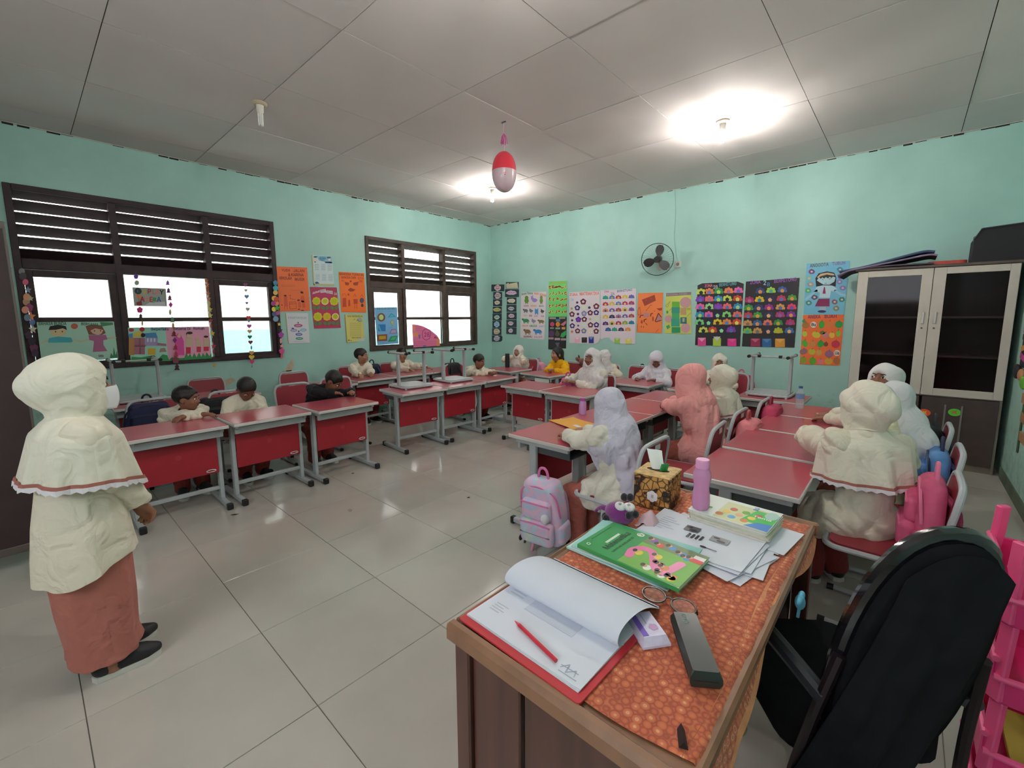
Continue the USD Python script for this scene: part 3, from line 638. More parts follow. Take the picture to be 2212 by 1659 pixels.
p.text([('Jadwal', 665, 755, 38, 130, .28)], '#f2e6ea'); p.fill('title_card', [[(800, 680), (898, 665), (905, 725), (808, 732)], [(908, 690), (1015, 700), (1020, 755), (905, 735)]], '#e8dde2', 1)
p.text([('PIKET', 808, 715, 34, 84, .05)], '#9a8f9c', 3); p.text([('KELAS', 915, 730, 30, 96, -.12)], '#8f8a80', 3); p.text([('2A', 1035, 765, 40, 52, -.05)], '#dfe8b0')
for x, y, r, k, a, b in [(738, 872, 74, 0, '#f2c52c', '#c9d01e'), (885, 875, 62, 1, '#efe9b0', '#d2cf2a'), (1040, 875, 76, 0, '#dcd820', '#c8cc1c'), (762, 1140, 78, 0, '#dcd820', '#c8cc1c'), (918, 1138, 74, 0, '#f0b32c', '#d9c02a'), (1062, 1138, 60, 1, '#efe9b0', '#c9cc2a')]:
    f = p.fill('paper_flower', [petals(x, y, r, 8, 0.42) if k == 0 else Point(x, y).buffer(r)], a, 1); p.fill('flower_disc', [Point(x, y).buffer(r * 0.78)], b, 2, f); p.line('written_names', scribble(x - r * .4, y - r * .4, r * .8, r * .8, 5, int(x), 1), 3, '#a9a428', 3, f)
    p.fill('leaf', [ellp(x - 30, y + 115, 40, 30, 40), ellp(x + 38, y + 112, 42, 30, -40)], '#6d7a4e', 1); p.line('stem', [[(x, y + 70), (x + 5, y + 140)]], 9, '#58683f', 2)
p = Poster('orange poster with a red face and small figures beside the small window', LW, C1, [(1118, 372), (1552, 395), (1590, 1070), (1165, 1062)], '#fb7a2c')
p.text([('BENDERA TIANG BU', 1130, 425, 36, 420, -.05), ('BANGSA DAN', 1160, 485, 40, 250, -.03)], '#8d3d1c'); [p.text([q], '#cf4a1e') for q in (('KITA', 1440, 500, 36, 100), ('KU', 1165, 540, 34, 50), ('INI', 1465, 550, 34, 60))]
p.fill('drawn_face', [[(1220, 545), (1300, 560), (1285, 605), (1235, 600)], [(1365, 560), (1460, 540), (1440, 605), (1370, 600)], ellp(1322, 535, 18, 16), [(1275, 680), (1320, 645), (1365, 665), (1410, 672), (1360, 710), (1310, 710)]], '#a83a22')
p.fill('drawn_figure', [[(1185, 820), (1245, 815), (1250, 970), (1185, 975)], [(1285, 850), (1310, 850), (1318, 960), (1280, 960)], [(1368, 840), (1440, 835), (1445, 915), (1375, 920)], ellp(1285, 760, 18, 22)], '#c8482a'); p.line('drawing', [[(1180, 790), (1190, 750), (1230, 745), (1240, 790)], [(1375, 800), (1395, 750), (1415, 800)], [(1390, 920), (1392, 1000)], [(1425, 920), (1430, 1000)], [(1490, 800), (1510, 760), (1535, 800)]], 8, '#d6532c')
p.fill('drawn_coat', [ellp(1512, 860, 36, 45), ellp(1520, 945, 22, 28)], '#4b4a66', 2)
p = Poster('white class chart with coloured ovals left of the pink poster', LW, C1, [(215, 1075), (592, 1078), (625, 1580), (265, 1598)], '#dfe0e6')
p.fill('frame_strip', [[(205, 1080), (218, 1078), (268, 1598), (255, 1598)]], '#b9b48a'); p.text([('STRUKTUR KELAS', 250, 1175, 34, 320, .0)], '#9fb3c0', bold=True)
for x, y, a, b, c in [(428, 1290, 74, 28, '#c25a94'), (352, 1372, 60, 28, '#b9a8d8'), (515, 1366, 56, 28, '#8ec6d4'), (440, 1440, 60, 26, '#6f7fc4'), (448, 1510, 64, 24, '#4fa590')]:
    o = p.fill('chart_oval', [ellp(x, y, a, b)], c, 1); p.line('oval_lettering', scribble(x - a * .5, y - 5, a, 10, 2, int(x), 1), 4, '#ece8f0', 3, o)
p.line('chart_lines', [[(428, 1228), (428, 1262)], [(340, 1330), (355, 1344)], [(436, 1380), (438, 1415)]], 5, '#5b5d80'); p.fill('chart_heads', [ellp(426, 1240, 9, 12), ellp(326, 1338, 9, 12), ellp(345, 1340, 8, 12), ellp(437, 1386, 16, 10)], '#3f3f62', 2); p.line('small_print', scribble(350, 1560, 200, 4, 1, 9, 1), 4, '#a9adb8')
p = Poster('pale yellow rules sheet right of the pink poster', LW, C1, [(1225, 1098), (1525, 1100), (1562, 1556), (1262, 1580)], '#ddd57c')
p.fill('frame_strip', [[(1218, 1100), (1230, 1098), (1268, 1580), (1255, 1580)]], '#a9a050'); p.text([('TATA TERTIB KELAS', 1258, 1145, 28, 265)], '#6d6a3c'); p.line('written_rules', scribble(1310, 1245, 190, 225, 15, 5, 1), 4, '#b3ab58'); p.fill('drawing', [ellp(1475, 1185, 40, 30)], '#aab4ba'); p.line('drawing', [[(1425, 1215), (1440, 1185), (1460, 1220), (1510, 1215)], [(1378, 1192), (1395, 1180)]], 8, '#6d6a60')
p.text([('WALI KELAS', 1345, 1508, 20, 150)], '#7d7648'); p.fill('corner_patch', [[(1455, 1515), (1560, 1500), (1562, 1556), (1450, 1562)]], '#cfd6d2'); p.fill('corner_mark', [ellp(1292, 1540, 14, 10), ellp(1330, 1545, 8, 8)], '#7a6a30')
# ---- in the small window (crop 790,640 scale 210/2212), hung in front of the glass
C2 = (790, 640, 210 / 2212); GW = ('x', 0.022)
p = Poster('blue poster of flat shapes hung in the small window', GW, C2, [(195, 258), (712, 250), (745, 1075), (262, 1112)], '#7fb8e4')
p.text([('BANGUN DATAR', 245, 300, 44, 410, .0)], '#3f7f8c')
for nm, q, c, q2, c2 in [('circle_shape', ellp(352, 478, 92, 98), '#7a5a4c', ellp(352, 478, 52, 62), '#cfe08c'), ('triangle_shape', Polygon([(500, 480), (582, 378), (690, 470)]), '#2f9cb8', Polygon([(535, 465), (582, 405), (650, 460)]), '#4cc4d4'),
                         ('square_shape', Polygon(rc(280, 640, 452, 795)), '#2c7fc4', Polygon([(285, 660), (300, 645), (360, 790), (330, 795), (290, 740)]), '#48b4d0'), ('kite_shape', Polygon([(548, 580), (605, 530), (652, 580), (605, 685)]), '#9aa88c', Polygon([(568, 585), (605, 550), (635, 585), (605, 660)]), '#c4c890'),
                         ('trapezium_shape', Polygon([(535, 860), (580, 750), (680, 742), (722, 840)]), '#8f78a8', Polygon([(565, 835), (595, 768), (672, 762), (695, 825)]), '#b8a4c8'), ('rectangle_shape', Polygon([(262, 875), (488, 862), (488, 1010), (268, 1025)]), '#8a4a2c', Polygon([(300, 905), (458, 895), (455, 975), (305, 985)]), '#c8a82c'),
                         ('parallelogram_shape', Polygon([(500, 1035), (570, 912), (730, 895), (672, 1025)]), '#2c9c6c', Polygon([(555, 1000), (600, 935), (690, 928), (655, 992)]), '#52c888')]:
    f = p.fill(nm, [q], c, 1); p.fill('inner_colour', [q2], c2, 2, f)
p.line('small_lettering', scribble(300, 340, 90, 4, 1, 3, 1) + scribble(510, 345, 120, 4, 1, 4, 1) + scribble(540, 710, 80, 4, 1, 8, 1), 5, '#5f93b8')
p = Poster('pink poster with a slanting torn top hung in the small window', GW, C2, [(1055, 640), (1180, 650), (1320, 690), (1470, 770), (1620, 890), (1690, 1000), (1690, 1125), (1085, 1165), (1068, 900)], '#f47fae')
p.line('drawing', [[(1285, 860), (1300, 780), (1375, 738), (1450, 770), (1480, 860), (1450, 960), (1370, 1000), (1300, 950), (1285, 860)]], 16, '#b84a88'); p.text([('28', 1320, 920, 95, 130)], '#b83a7a')
p.line('drawing', [[(1320, 810), (1350, 795), (1370, 815)], [(1480, 815), (1510, 825)], [(1500, 855), (1560, 865)], [(1290, 1065), (1350, 1055)]] + scribble(1140, 690, 120, 80, 4, 3, 2) + scribble(1090, 1030, 520, 80, 3, 7, 3), 7, '#d86a9c')
p.fill('drawn_people', [[(1070, 670), (1110, 660), (1120, 790), (1080, 790)], [(1600, 990), (1670, 960), (1685, 1130), (1610, 1135)], [(1085, 830), (1185, 815), (1195, 915), (1085, 920)]], '#f4a06c'); p.fill('drawn_dress', [[(1195, 880), (1245, 870), (1240, 960), (1210, 965)], [(1300, 1115), (1375, 1110), (1375, 1150), (1305, 1150)]], '#8a78b8'); p.fill('drawn_boat', [[(1545, 960), (1580, 900), (1600, 930), (1660, 955)]], '#c8386c')
# ---- in the large window (crop 60,580 scale 280/2212)
C3 = (60, 580, 280 / 2212); BWN = ('x', 0.026)
p = Poster('mint poster of a boy and a girl hung in the large window', BWN, C3, [(150, 915), (1470, 905), (1545, 1530), (1240, 1560), (230, 1560)], '#b4e2d0')
p.text([('BAHASA BUNDA', 180, 965, 52, 480, .0)], '#3c6650'); p.text([('BERSAMA', 905, 965, 44, 300, -.05)], '#3c6650'); p.fill('drawn_hair', [Polygon([(355, 1050), (380, 985), (520, 960), (650, 985), (668, 1050), (600, 1020), (480, 1045)])], '#1f2422', 2)
p.fill('drawn_head', [ellp(520, 1080, 140, 80)], '#e6cfa4', 1); p.fill('drawn_shirt', [[(345, 1265), (360, 1190), (520, 1160), (740, 1180), (770, 1240), (740, 1262)]], '#4fb8c8', 1); p.fill('drawn_eye', [ellp(475, 1078, 10, 14), ellp(588, 1076, 10, 14)], '#3a3430', 3)
p.fill('drawn_long_hair', [[(985, 985), (1100, 960), (1260, 970), (1330, 1100), (1270, 1130), (1040, 1130)]], '#8a5a44', 1); p.fill('drawn_face', [[(1065, 1060), (1150, 1020), (1290, 1050), (1260, 1110), (1200, 1135), (1110, 1110)]], '#e4c0a8', 2); p.fill('drawn_eye', [ellp(1140, 1066, 10, 12), ellp(1240, 1062, 10, 12)], '#5a4038', 3)
p.fill('drawn_dress', [[(1035, 1140), (1330, 1130), (1360, 1210), (1290, 1220), (1290, 1300), (1358, 1410), (1110, 1425), (1130, 1240), (1050, 1220)]], '#b86c98', 1); p.line('drawn_arm', [[(770, 1215), (900, 1245), (1040, 1215)], [(1360, 1190), (1500, 1180)], [(345, 1230), (230, 1270)]], 22, '#d8caa8', 1)
p.fill('drawn_sun', [ellp(795, 985, 60, 48)], '#c86a4c', 1); p.fill('drawn_leaves', [[(1230, 915), (1450, 920), (1455, 960), (1260, 990)], [(1400, 1530), (1420, 1440), (1455, 1490), (1465, 1340), (1500, 1480), (1520, 1400), (1540, 1520)]], '#4c9064', 1); p.text([('BUNDA', 1205, 1510, 36, 90)], '#7a5a54')
C4 = (260, 580, 360 / 2212)
p = Poster('poster of a school and a family in pink hung in the large window', BWN, C4, [(100, 785), (600, 780), (1175, 772), (1215, 1195), (640, 1225), (140, 1250)], '#a8e4d4')
p.fill('pink_background', [[(595, 782), (1175, 772), (1215, 1195), (640, 1222)]], '#f8b0d0', 1); p.text([('Berperilaku', 405, 820, 36, 235), ('Selama Di', 700, 815, 34, 230), ('Rumah', 965, 812, 34, 150)], '#28406c', 3)
p.fill('school_roof', [[(325, 860), (470, 850), (495, 920), (335, 915)], [(110, 870), (165, 860), (165, 920), (115, 915)]], '#4c94c8', 2); p.fill('school_wall', [[(330, 915), (495, 915), (495, 1025), (325, 1025)]], '#b0a0d0', 1); p.fill('school_window', [rc(352, 925, 375, 975), rc(395, 925, 420, 975), rc(442, 925, 465, 975)], '#d8e8f4', 2)
p.fill('school_brick_wall', [rc(185, 920, 325, 1140)], '#b07888', 1); p.fill('school_low_wall', [[(490, 985), (610, 1000), (610, 1030), (490, 1022)]], '#b07888', 1); p.fill('school_dome', [[(165, 915), (185, 850), (240, 830), (295, 850), (310, 905)]], '#e8d060', 2); p.fill('school_pillar', [rc(112, 920, 185, 1150)], '#c8905c', 1)
p.line('school_lines', [[(190, 1020), (340, 1020)], [(190, 1035), (330, 1035)], [(258, 930), (260, 1010)], [(262, 1050), (262, 1130)]], 8, '#7a4a5c', 3); p.fill('school_door', [rc(365, 1060, 465, 1145)], '#e0b838', 2)
p.fill('drawn_bushes', [ellp(145, 815, 34, 25), ellp(288, 808, 35, 28)], '#c84444', 2); p.fill('drawn_bushes', [ellp(305, 885, 26, 25)], '#2c2428', 3); p.fill('drawn_car', [[(515, 1110), (530, 1060), (590, 1055), (612, 1105)]], '#b08c84', 2)
p.fill('drawn_grass', [[(140, 1250), (150, 1170), (270, 1180), (450, 1150), (500, 1200), (560, 1140), (620, 1150), (650, 1222)], [(640, 1222), (680, 1180), (780, 1190), (850, 1185), (875, 1110), (900, 1170), (925, 1130), (950, 1180), (980, 1120), (1010, 1180), (1045, 1115), (1075, 1175), (1095, 1120), (1125, 1165), (1145, 1110), (1180, 1165), (1205, 1120), (1215, 1195)]], '#3ca05c', 2)
p.fill('drawn_pink_robe', [[(720, 925), (760, 860), (800, 880), (840, 960), (850, 1150), (730, 1150)]], '#f05cb4', 3); p.fill('drawn_shirts', [[(870, 925), (950, 920), (955, 1040), (870, 1045)], [(1000, 960), (1065, 955), (1075, 1035), (1005, 1040)], [(1105, 955), (1180, 950), (1185, 1035), (1110, 1040)]], '#dcc8a8', 3)
p.fill('drawn_skirts', [rc(870, 1045, 932, 1130), rc(1012, 1038, 1068, 1110), rc(1105, 1038, 1172, 1095)], '#e03c5c', 3); p.fill('drawn_heads', [ellp(910, 888, 32, 34), ellp(1020, 935, 28, 22), ellp(1130, 925, 26, 26), ellp(778, 895, 22, 26)], '#e8c0a0', 4); p.fill('drawn_hair', [ellp(918, 855, 40, 18), ellp(1135, 905, 30, 14), [(870, 860), (885, 850), (880, 890)]], '#3c2420', 5)
p = Poster('small grey sign with coloured letters hung in the middle pane', BWN, C4, [(160, 252), (600, 268), (618, 502), (185, 495)], '#a8b0a8', cat='sign', name='letter_sign')
p.text([('P', 355, 335, 62, 52)], '#c83c4c', 3); p.text([('L', 420, 340, 62, 42)], '#e8709c', 3); p.text([('A', 462, 340, 62, 54)], '#f08c84', 3); p.text([('Y', 518, 345, 62, 56)], '#1c1c20', 3)
p.text([('A', 258, 440, 66, 62)], '#b83040', 3); p.text([('R', 320, 440, 62, 56)], '#f0948c', 3); p.text([('E', 382, 440, 62, 46)], '#d8343c', 3); p.text([('A', 480, 440, 62, 60)], '#2c6cb8', 3)
p.fill('cut_paper', [ellp(235, 300, 48, 42, 20)], '#2c4c44', 1); p.fill('cut_paper', [ellp(318, 310, 22, 30)], '#c8c060', 1); p.fill('cut_paper', [[(200, 350), (250, 340), (290, 390), (230, 400)]], '#f0925c', 1); p.fill('cut_paper', [[(210, 450), (280, 430), (290, 490), (220, 490)]], '#9c3c3c', 1); p.fill('cut_paper', [[(320, 490), (390, 450), (470, 460), (460, 495)], [(450, 450), (590, 440), (605, 495), (470, 498)]], '#d8dce0', 1); p.fill('cut_paper', [rc(430, 385, 475, 435)], '#5c9c5c', 1)

# ---- garlands on the large window
def garland(label, crop, pieces, x=0.045, name='paper_garland'):
    g = Poster.__new__(Poster); g.ax, g.base, g.off, g.sgn, g.crop = 'x', x, 0.0, 1.0, crop
    pts = np.array([q[1:3] for q in pieces], float); g.o = g.to3(pts[:1])[0]; g.t = thing(name, label, 'garland', mat4(g.o))
    P = g.to3(pts) - g.o; P = np.vstack([P[0] + [-0.018, 0, 0.05], P]); obj('thread', MB().tube(P, 0.0009, 4), pm('#6c6460', 0.8), g.t)
    for k, (kind, u, v, r, col) in enumerate(pieces):
        q = {'h': lambda: heart(u, v, r), 's': lambda: star(u, v, r), 'f': lambda: petals(u, v, r), 'o': lambda: Point(u, v).buffer(r), 't': lambda: Polygon([(u, v - r), (u + r * .7, v), (u + r * .35, v), (u + r * .8, v + r * .8), (u - r * .8, v + r * .8), (u - r * .35, v), (u - r * .7, v)]), 'd': lambda: Polygon([(u, v - r), (u + r * .7, v), (u, v + r), (u - r * .7, v)]), 'n': lambda: ellp(u, v, r * .4, r)}[kind]()
        g.fill({'h': 'paper_heart', 's': 'paper_star', 'f': 'paper_flower', 'o': 'paper_disc', 't': 'paper_tree', 'd': 'paper_diamond', 'n': 'paper_bead'}[kind], [q], col, (k % 3) * 0.8, th=0.0015)
garland('string of paper hearts hung in the right pane of the large window', C4, [('h', 1660, 215, 28, '#9c4c88'), ('h', 1665, 290, 20, '#b8b4a0'), ('h', 1676, 372, 30, '#6c9cd0'), ('h', 1678, 458, 18, '#6c5c90'), ('h', 1690, 540, 27, '#c0c0bc'), ('h', 1700, 652, 30, '#e0404c'), ('h', 1705, 690, 26, '#7c9c98'), ('h', 1710, 765, 30, '#b84c98'), ('h', 1715, 835, 30, '#d0a470'), ('h', 1718, 908, 30, '#2c8c6c'), ('h', 1727, 978, 30, '#8c2840'), ('n', 1738, 1050, 26, '#5c9cc8'), ('h', 1742, 1118, 34, '#e0a868'), ('h', 1742, 1178, 38, '#f0d04c'), ('h', 1746, 1238, 32, '#e8408c'), ('n', 1748, 1300, 18, '#4ca8b0')])
garland('string of paper trees and diamonds beside the letter sign', C4, [('t', 628, 190, 34, '#9c5cc8'), ('t', 638, 292, 36, '#6c3c78'), ('t', 655, 390, 36, '#6c2450'), ('d', 668, 482, 38, '#e83c9c'), ('n', 660, 580, 36, '#d8c890'), ('t', 690, 680, 40, '#5c8c6c'), ('n', 700, 760, 36, '#c8945c'), ('t', 712, 865, 40, '#8c2428'), ('d', 722, 952, 40, '#7c2c88'), ('t', 732, 1045, 38, '#b83440'), ('t', 738, 1135, 40, '#c04450'), ('f', 735, 1215, 44, '#8c4c58'), ('t', 752, 1310, 48, '#54283c')])
garland('string of paper flowers behind the letter sign', C4, [('f', 208, 108, 28, '#5c34a0'), ('o', 218, 190, 30, '#a0b49c'), ('n', 228, 300, 20, '#8c6c9c'), ('f', 258, 550, 36, '#d02c80'), ('t', 270, 635, 36, '#2c2024'), ('n', 290, 728, 28, '#d8b060'), ('o', 288, 808, 30, '#c8303c'), ('o', 300, 885, 28, '#241c20')], x=0.034)
garland('curling orange and yellow paper garland down the right post of the middle pane', C4, [('s', 1142, 160, 34, '#c86c3c'), ('s', 1150, 215, 36, '#d07848'), ('n', 1155, 275, 40, '#b85c38'), ('s', 1162, 335, 36, '#d08058'), ('s', 1172, 400, 34, '#e09068'), ('n', 1178, 470, 40, '#d8b858'), ('s', 1188, 545, 40, '#e8d868'), ('s', 1190, 625, 40, '#e8dc78'), ('s', 1198, 690, 36, '#a83c38'), ('n', 1205, 760, 34, '#b84c38'), ('s', 1220, 860, 40, '#e8c858'), ('n', 1226, 950, 30, '#7c3c34'), ('s', 1238, 1030, 40, '#b83848'), ('n', 1240, 1100, 36, '#8c2c44'), ('s', 1246, 1280, 32, '#d8a84c')])
garland('thick bunched paper garland down the right edge of the large window', C4, [('f', 2058, 190, 30, '#4c94b8'), ('f', 2060, 260, 34, '#48b0c0'), ('o', 2058, 320, 32, '#e8c070'), ('o', 2042, 395, 34, '#f0c050'), ('o', 2070, 410, 34, '#d85848'), ('o', 2030, 465, 32, '#b84c90'), ('o', 2070, 462, 34, '#f08c70'), ('o', 2040, 540, 32, '#f0d848'), ('s', 2080, 525, 48, '#58b84c'), ('o', 2050, 605, 36, '#5868a0'), ('o', 2092, 590, 28, '#c0608c'), ('o', 2062, 670, 36, '#8cb0c8'), ('s', 2108, 740, 28, '#e8d468'), ('s', 2125, 820, 34, '#4c3c50'), ('f', 2132, 880, 34, '#b84cb0'), ('n', 2130, 960, 36, '#e8b0b8'), ('s', 2140, 1030, 30, '#f0a8a0'), ('f', 2142, 1095, 34, '#e0589c'), ('n', 2142, 1160, 36, '#d85c70')], x=0.05)
C5 = (0, 520, 320 / 1397)
garland('thick bunched paper garland down the left edge of the large window', C5, [('o', 205, 290, 30, '#8c9098'), ('o', 215, 335, 34, '#584c54'), ('o', 240, 390, 28, '#e86c90'), ('s', 265, 465, 36, '#8c9cc0'), ('o', 252, 530, 34, '#f0b088'), ('s', 290, 545, 30, '#d8d0b0'), ('o', 248, 575, 34, '#d0a884'), ('f', 275, 630, 36, '#9c4c80'), ('o', 238, 652, 34, '#e8a08c'), ('s', 290, 715, 52, '#f8935c'), ('o', 258, 725, 32, '#7c98b0'), ('o', 305, 770, 28, '#6c88c0'), ('s', 310, 835, 44, '#d8dcc8'), ('f', 270, 890, 34, '#4c3c50'), ('f', 300, 950, 36, '#3c3448'), ('f', 320, 1010, 38, '#7c3c64'), ('f', 330, 1060, 34, '#4c3450')], x=0.05)

# ---- back wall (crop 1050,590 scale 190/1751)
C6 = (1050, 590, 190 / 1751)
def word_strip(label, cards, G):
    t = None
    for k, (out, blob, bc, txt, tc) in enumerate(cards):
        p = Poster(label if k == 0 else label, BW, C6, out, '#37434c', cat='card', name='word_card') if t is None else None
        if t is None: t = p; b = p.fill('paper_cloud', [blob], bc, 1)
        else: c = t.fill('card', [out], '#37434c', 0.4 * (k % 2)); b = t.fill('paper_cloud', [blob], bc, 1.4, c)
        if txt: t.text([(w, x, y, h, ww) for w, x, y, h, ww in txt], tc, 3, parent=None)
def cloud(x, y, a, b, seed=0):
    r = np.random.default_rng(seed); n = 22
    return Polygon([(x + a * (0.9 + r.uniform(-.12, .14)) * math.cos(i * 2 * math.pi / n), y + b * (0.92 + r.uniform(-.14, .14)) * math.sin(i * 2 * math.pi / n)) for i in range(n)]).buffer(3)
word_strip('column of eight black word cards nearest the room corner', [
    ([(108, 228), (365, 225), (362, 360), (104, 365)], cloud(232, 295, 68, 62, 1), '#f0d8dc', [('KATA', 188, 280, 30, 88), ('BAKU', 190, 322, 30, 82)], '#c83c84'),
    (rc(145, 378, 318, 512), cloud(232, 450, 62, 62, 2), '#ecd8de', [('HURUF', 182, 440, 26, 90), ('DARI', 185, 475, 26, 90)], '#9c4c74'), (rc(140, 522, 318, 660), cloud(222, 588, 56, 40, 3), '#f4e0d4', [('BILA', 195, 600, 26, 55)], '#d0745c'),
    (rc(135, 672, 312, 800), cloud(218, 728, 78, 38, 4), '#d8cc8c', [('DENGAN', 168, 740, 26, 100)], '#c0b070'), (rc(130, 808, 312, 944), cloud(218, 878, 54, 44, 5), '#dcebe0', [('SAYA', 188, 890, 28, 62)], '#3c7c64'), (rc(128, 952, 305, 1088), cloud(215, 1018, 58, 58, 6), '#bcd8f0', [('BUKU', 185, 1010, 26, 62), ('INI', 190, 1050, 26, 50)], '#6ca0d0'),
    (rc(122, 1096, 305, 1230), cloud(212, 1160, 64, 60, 7), '#ead8c4', [('HARI', 182, 1150, 26, 55), ('SENIN', 175, 1200, 26, 85)], '#b08c6c'), ([(118, 1240), (305, 1238), (328, 1270), (322, 1340), (290, 1365), (118, 1362)], cloud(212, 1298, 60, 56, 8), '#e8e0ec', [('MAKAN', 168, 1295, 24, 85), ('MINUM', 175, 1330, 24, 80)], '#8c7ca0')], 'word cards')
word_strip('column of seven black word cards second from the room corner', [
    (rc(395, 178, 650, 310), Polygon([(405, 305), (400, 215), (440, 195), (470, 215), (540, 195), (625, 185), (640, 300)]), '#dcd4b8', [('KATA', 480, 235, 34, 130)], '#f0e8a0'), (rc(380, 322, 655, 475), cloud(510, 390, 112, 44, 11), '#e8d8ec', [('TANYA', 415, 405, 34, 110), ('APA', 530, 402, 30, 80)], '#c86cb0'), (rc(415, 485, 605, 620), cloud(508, 550, 84, 42, 12), '#ece8cc', [('SIAPA', 450, 560, 26, 110)], '#d8d0a8'),
    (rc(408, 632, 605, 770), cloud(500, 704, 60, 38, 13), '#e4e4ee', [('KAPAN', 452, 718, 28, 98)], '#5c5c74'), (rc(410, 780, 608, 922), cloud(505, 850, 60, 40, 14), '#ecd4e4', [('MANA', 462, 865, 28, 85)], '#b87ca4'), (rc(404, 932, 608, 1076), cloud(492, 998, 54, 40, 15), '#ecd8e4', [('BAPAK', 452, 1010, 28, 80)], '#a87c98'), ([(402, 1082), (605, 1085), (605, 1220), (402, 1212)], cloud(490, 1145, 46, 40, 16), '#ecdcea', [('IBU', 462, 1158, 28, 58)], '#a88cb0')], 'word cards')
def animal(p, kind, x, y, w, h, c):
    from shapely import union_all
    legs = lambda xs, y0, y1, t: [rc(q - t, y0, q + t, y1) for q in xs]
    if kind == 'quad': q = [ellp(x, y, w * .42, h * .3), ellp(x - w * .42, y - h * .2, w * .16, h * .18)] + [Polygon(l) for l in legs((x - w * .3, x - w * .16, x + w * .18, x + w * .32), y, y + h * .5, w * .045)] + [Polygon([(x + w * .36, y - h * .1), (x + w * .5, y + h * .1), (x + w * .46, y + h * .3), (x + w * .42, y)])]
    elif kind == 'rabbit': q = [ellp(x + w * .08, y + h * .15, w * .36, h * .28), ellp(x - w * .25, y - h * .1, w * .18, h * .18), ellp(x - w * .22, y - h * .38, w * .07, h * .2, 15), ellp(x - w * .36, y - h * .3, w * .06, h * .18, -15), ellp(x + w * .44, y + h * .1, w * .07, h * .07)]
    elif kind == 'tall': q = [ellp(x, y - h * .25, w * .3, h * .24), ellp(x, y + h * .12, w * .36, h * .3)] + [Polygon(l) for l in legs((x - w * .15, x + w * .15), y + h * .3, y + h * .52, w * .07)]
    elif kind == 'bird': q = [ellp(x, y + h * .05, w * .36, h * .26, 15), ellp(x - w * .2, y - h * .25, w * .12, h * .12), Polygon([(x - w * .12, y - h * .3), (x - w * .02, y), (x - w * .25, y)])] + [Polygon(l) for l in legs((x - w * .06, x + w * .08), y + h * .2, y + h * .5, w * .03)] + [Polygon([(x + w * .25, y - h * .1), (x + w * .52, y + h * .02), (x + w * .2, y + h * .15)])]
    else: q = [sbox(x - w * .3, y - h * .3, x + w * .3, y + h * .35), Polygon([(x - w * .3, y - h * .3), (x - w * .28, y - h * .5), (x - w * .12, y - h * .32)]), Polygon([(x + w * .3, y - h * .3), (x + w * .28, y - h * .5), (x + w * .12, y - h * .32)])] + [Polygon(l) for l in legs((x - w * .2, x + w * .2), y + h * .3, y + h * .5, w * .08)]
    f = p.fill('cut_animal', [union_all([g if g.is_valid else g.buffer(0) for g in q])], c, 1); p.fill('animal_eye', [ellp(x - w * .1 if kind != 'quad' else x - w * .44, y - h * .2, w * .03, w * .03)], '#26221f', 3, f)
p = Poster('white poster of cut-out animals on the back wall', BW, C6, [(700, 380), (1200, 368), (1160, 1325), (1000, 1315), (680, 1290)], '#ecdfe4')
p.text([('Nama', 705, 445, 46, 100, .22), ('Nama', 820, 420, 46, 110, -.02)], '#4c9c7c'); p.text([('NAMA', 955, 425, 44, 95, -.05), ('HEWAN', 1068, 445, 46, 130, -.22)], '#e88c5c')
for a in [('tall', 808, 530, 120, 160, '#6c9c3c'), ('rabbit', 955, 520, 140, 140, '#a88cd8'), ('tall', 1100, 530, 90, 170, '#7c9c50'), ('quad', 790, 745, 100, 95, '#6c7478'), ('bird', 895, 745, 100, 105, '#7c8488'), ('cat', 1005, 760, 110, 130, '#3c94d8'), ('bird', 1120, 755, 95, 110, '#54585c'), ('quad', 795, 945, 145, 115, '#34945c'), ('bird', 945, 950, 115, 110, '#9c94b0'), ('quad', 1100, 960, 130, 95, '#84784c'), ('quad', 825, 1160, 140, 130, '#8c6c40'), ('quad', 1035, 1160, 170, 125, '#3c8cd0')]: animal(p, *a)
p.text([('KODOK', 755, 668, 34, 95)], '#c86cb0'); p.text([('KELINCI', 890, 668, 34, 115)], '#e8944c'); p.text([('BEO', 1052, 672, 34, 95)], '#5c9c7c'); p.text([('KUDA', 752, 858, 32, 70)], '#c8c0c4'); p.text([('ITIK', 855, 865, 34, 62)], '#6c4838'); p.text([('KUCING', 960, 870, 32, 70)], '#d884b4'); p.text([('AYAM', 1090, 872, 32, 60)], '#c870a8')
p.text([('BADAK', 722, 1062, 34, 120)], '#e88c54'); p.text([('ANGSA', 862, 1070, 38, 155)], '#3c9458'); p.text([('SAPI', 1050, 1075, 34, 115)], '#a8b4d8'); p.text([('KERBAU', 750, 1280, 36, 165)], '#7c4c3c'); p.text([('GAJAH', 955, 1285, 34, 160)], '#d07cb4')
